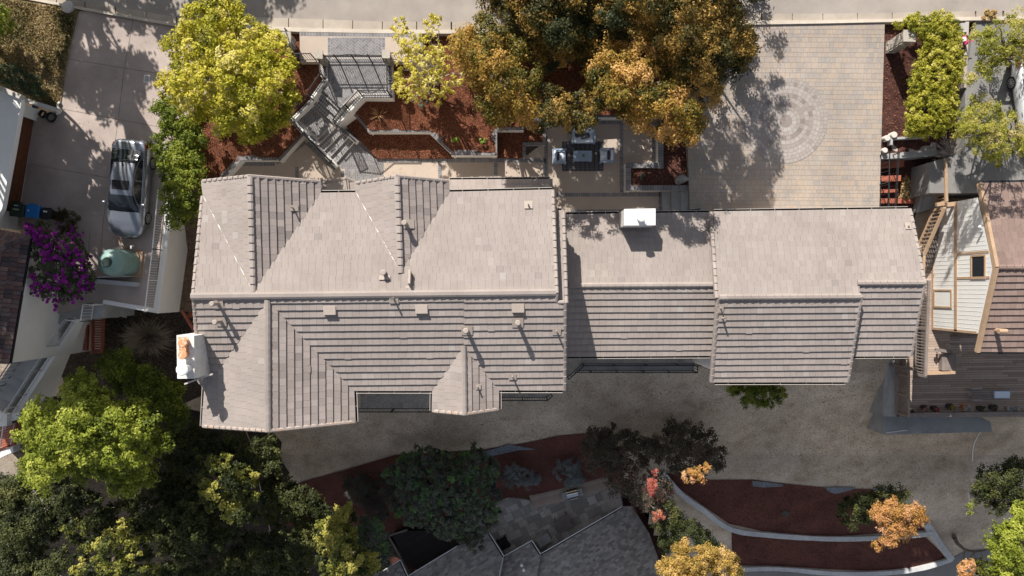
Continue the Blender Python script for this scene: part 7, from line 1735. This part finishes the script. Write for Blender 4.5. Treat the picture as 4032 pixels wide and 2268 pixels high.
K("orange_sapling", "small sunlit orange autumn crown above the lower mulch bed", [(1700,1195),(1725,1180),(1760,1172),(1795,1172),(1798,1190),(1770,1205),(1750,1218),(1715,1210)], -3.4, -4.2, (2720, 1860), L_pink, cr=.3, per=320, r0=.06)
K("bare_red_tree", "brown bare-branched tree with a few red leaves by the terrace end", [(1520,1190),(1570,1182),(1640,1180),(1690,1195),(1690,1240),(1700,1310),(1660,1320),(1620,1290),(1580,1262),(1530,1230)], -6.2, -8.2, (2530, 1960), L_thk, shift=.15, per=110, twigs=5, bark=m_barkp)
for lab, poly in (("small red sunlit leaf spray at the top of the bare-branched tree", [(1640,1180),(1658,1178),(1656,1195),(1640,1198)]), ("larger red sunlit leaf spray of the bare-branched tree", [(1624,1205),(1645,1200),(1655,1225),(1645,1245),(1628,1235)]), ("red sunlit leaf spray lowest beside the green conifer", [(1640,1285),(1668,1278),(1678,1302),(1655,1312),(1640,1302)])):
    c = (sum(a for a, b_ in poly)/len(poly)*1.5652, sum(b_ for a, b_ in poly)/len(poly)*1.5652); K("red_sapling", lab, poly, -4.0, -4.6, c, L_red, cr=.2, per=400, leaf=.05, r0=.04, nl=10, bark=m_barkp, group="red sprays by the terrace")
K("conifer", "bushy green conifer-like tree beside the lower white kerb", [(1640,1262),(1662,1246),(1692,1262),(1735,1300),(1785,1336),(1828,1362),(1842,1382),(1800,1390),(1720,1365),(1690,1372),(1662,1400),(1640,1380),(1652,1310)], -6.4, -8.8, (2700, 2080), leafmat("conifer_leaf", [(.02,.03,.012),(.05,.065,.02),(.09,.10,.03),(.14,.13,.04)], .25), zg=-12, leaf=.06, per=300, twigs=0)
K("golden_tree", "golden sunlit tree at the bottom edge right of the shingle roof", [(1690,1378),(1730,1362),(1790,1372),(1835,1388),(1858,1420),(1850,1465),(1660,1465),(1655,1420),(1680,1400)], -3.8, -6.0, (2760, 2220), L_gold, zg=-12, leaf=.065, per=340, twigs=0, cr=.42)
K("peach_tree", "peach and orange sunlit tree over the right end of the lower kerb", [(2195,1275),(2225,1262),(2270,1262),(2300,1270),(2338,1290),(2318,1325),(2290,1345),(2275,1362),(2240,1372),(2205,1392),(2188,1378),(2215,1345),(2190,1315)], -3.6, -5.4, (3480, 2080), L_pink, zg=-11, leaf=.06, per=320, cr=.36, dens=.9)
K("dark_tree", "dark shaded tree behind the peach coloured tree", [(2105,1262),(2150,1235),(2200,1222),(2250,1215),(2292,1235),(2300,1265),(2230,1260),(2190,1275),(2185,1320),(2140,1330),(2100,1305)], -6.8, -8.4, (3380, 1990), L_dk, zg=-11)
K("dark_tree", "dark tree at the right edge above the lime tree", [(2432,1195),(2490,1165),(2560,1150),(2620,1150),(2620,1290),(2540,1290),(2500,1300),(2450,1262)], -5.4, -7.6, (3960, 1930), L_dk, zg=-10)
K("lime_tree", "bright lime-green tree in the bottom right corner", [(2478,1465),(2490,1400),(2482,1350),(2492,1318),(2530,1288),(2560,1262),(2620,1240),(2620,1465)], -1.2, -4.0, (4020, 2180), L_lit, zg=-11, leaf=.08, per=260, twigs=0)
K("small_lime_tree", "slim lime twig tree with few leaves on the dry slope at the right", [(2428,1258),(2446,1260),(2448,1282),(2438,1305),(2428,1285)], -4.0, -5.0, (3815, 2000), L_lit, zg=-10, cr=.18, per=160, leaf=.05, r0=.03, nl=6)
K("pale_sapling", "small pale orange tree on the lower road beside the dead limb", [(2405,1415),(2425,1400),(2445,1410),(2455,1440),(2440,1465),(2400,1465)], -6, -7.5, (3790, 2240), L_pink, zg=-12.5, cr=.28, per=260, r0=.05, bark=m_barkp)
K("dull_shrub", "dull green shrub on the lower road right of the pale sapling", [(2430,1400),(2480,1405),(2500,1440),(2490,1465),(2450,1465),(2455,1440)], -9.5, -10.5, (3860, 2240), L_dkl, zg=-13, cr=.3, per=200, shift=-.1)
tree("garden_bush", "round green bush under the back eave of the right wing", "bush", FV([(1825,968),(1870,955),(1930,958),(1972,968),(1976,992),(1952,1015),(1918,1028),(1878,1018),(1845,1000)]), -5.6, -6.6, -7.4, (2980, 1545), L_grn, shift=-.1, cr=.34, per=330, leaf=.06, r0=.05, nl=10)
p = T(2480, 1760)

tree("leafy_tree", "green leafy tree poking into the top left corner over the parched lawn", "tree", FV([(-60,-20),(12,-8),(30,20),(32,60),(20,98),(-60,112)]), 4.6, 1.4, ZL, (-90, 130), L_lit, cr=.42, per=240, leaf=.075)
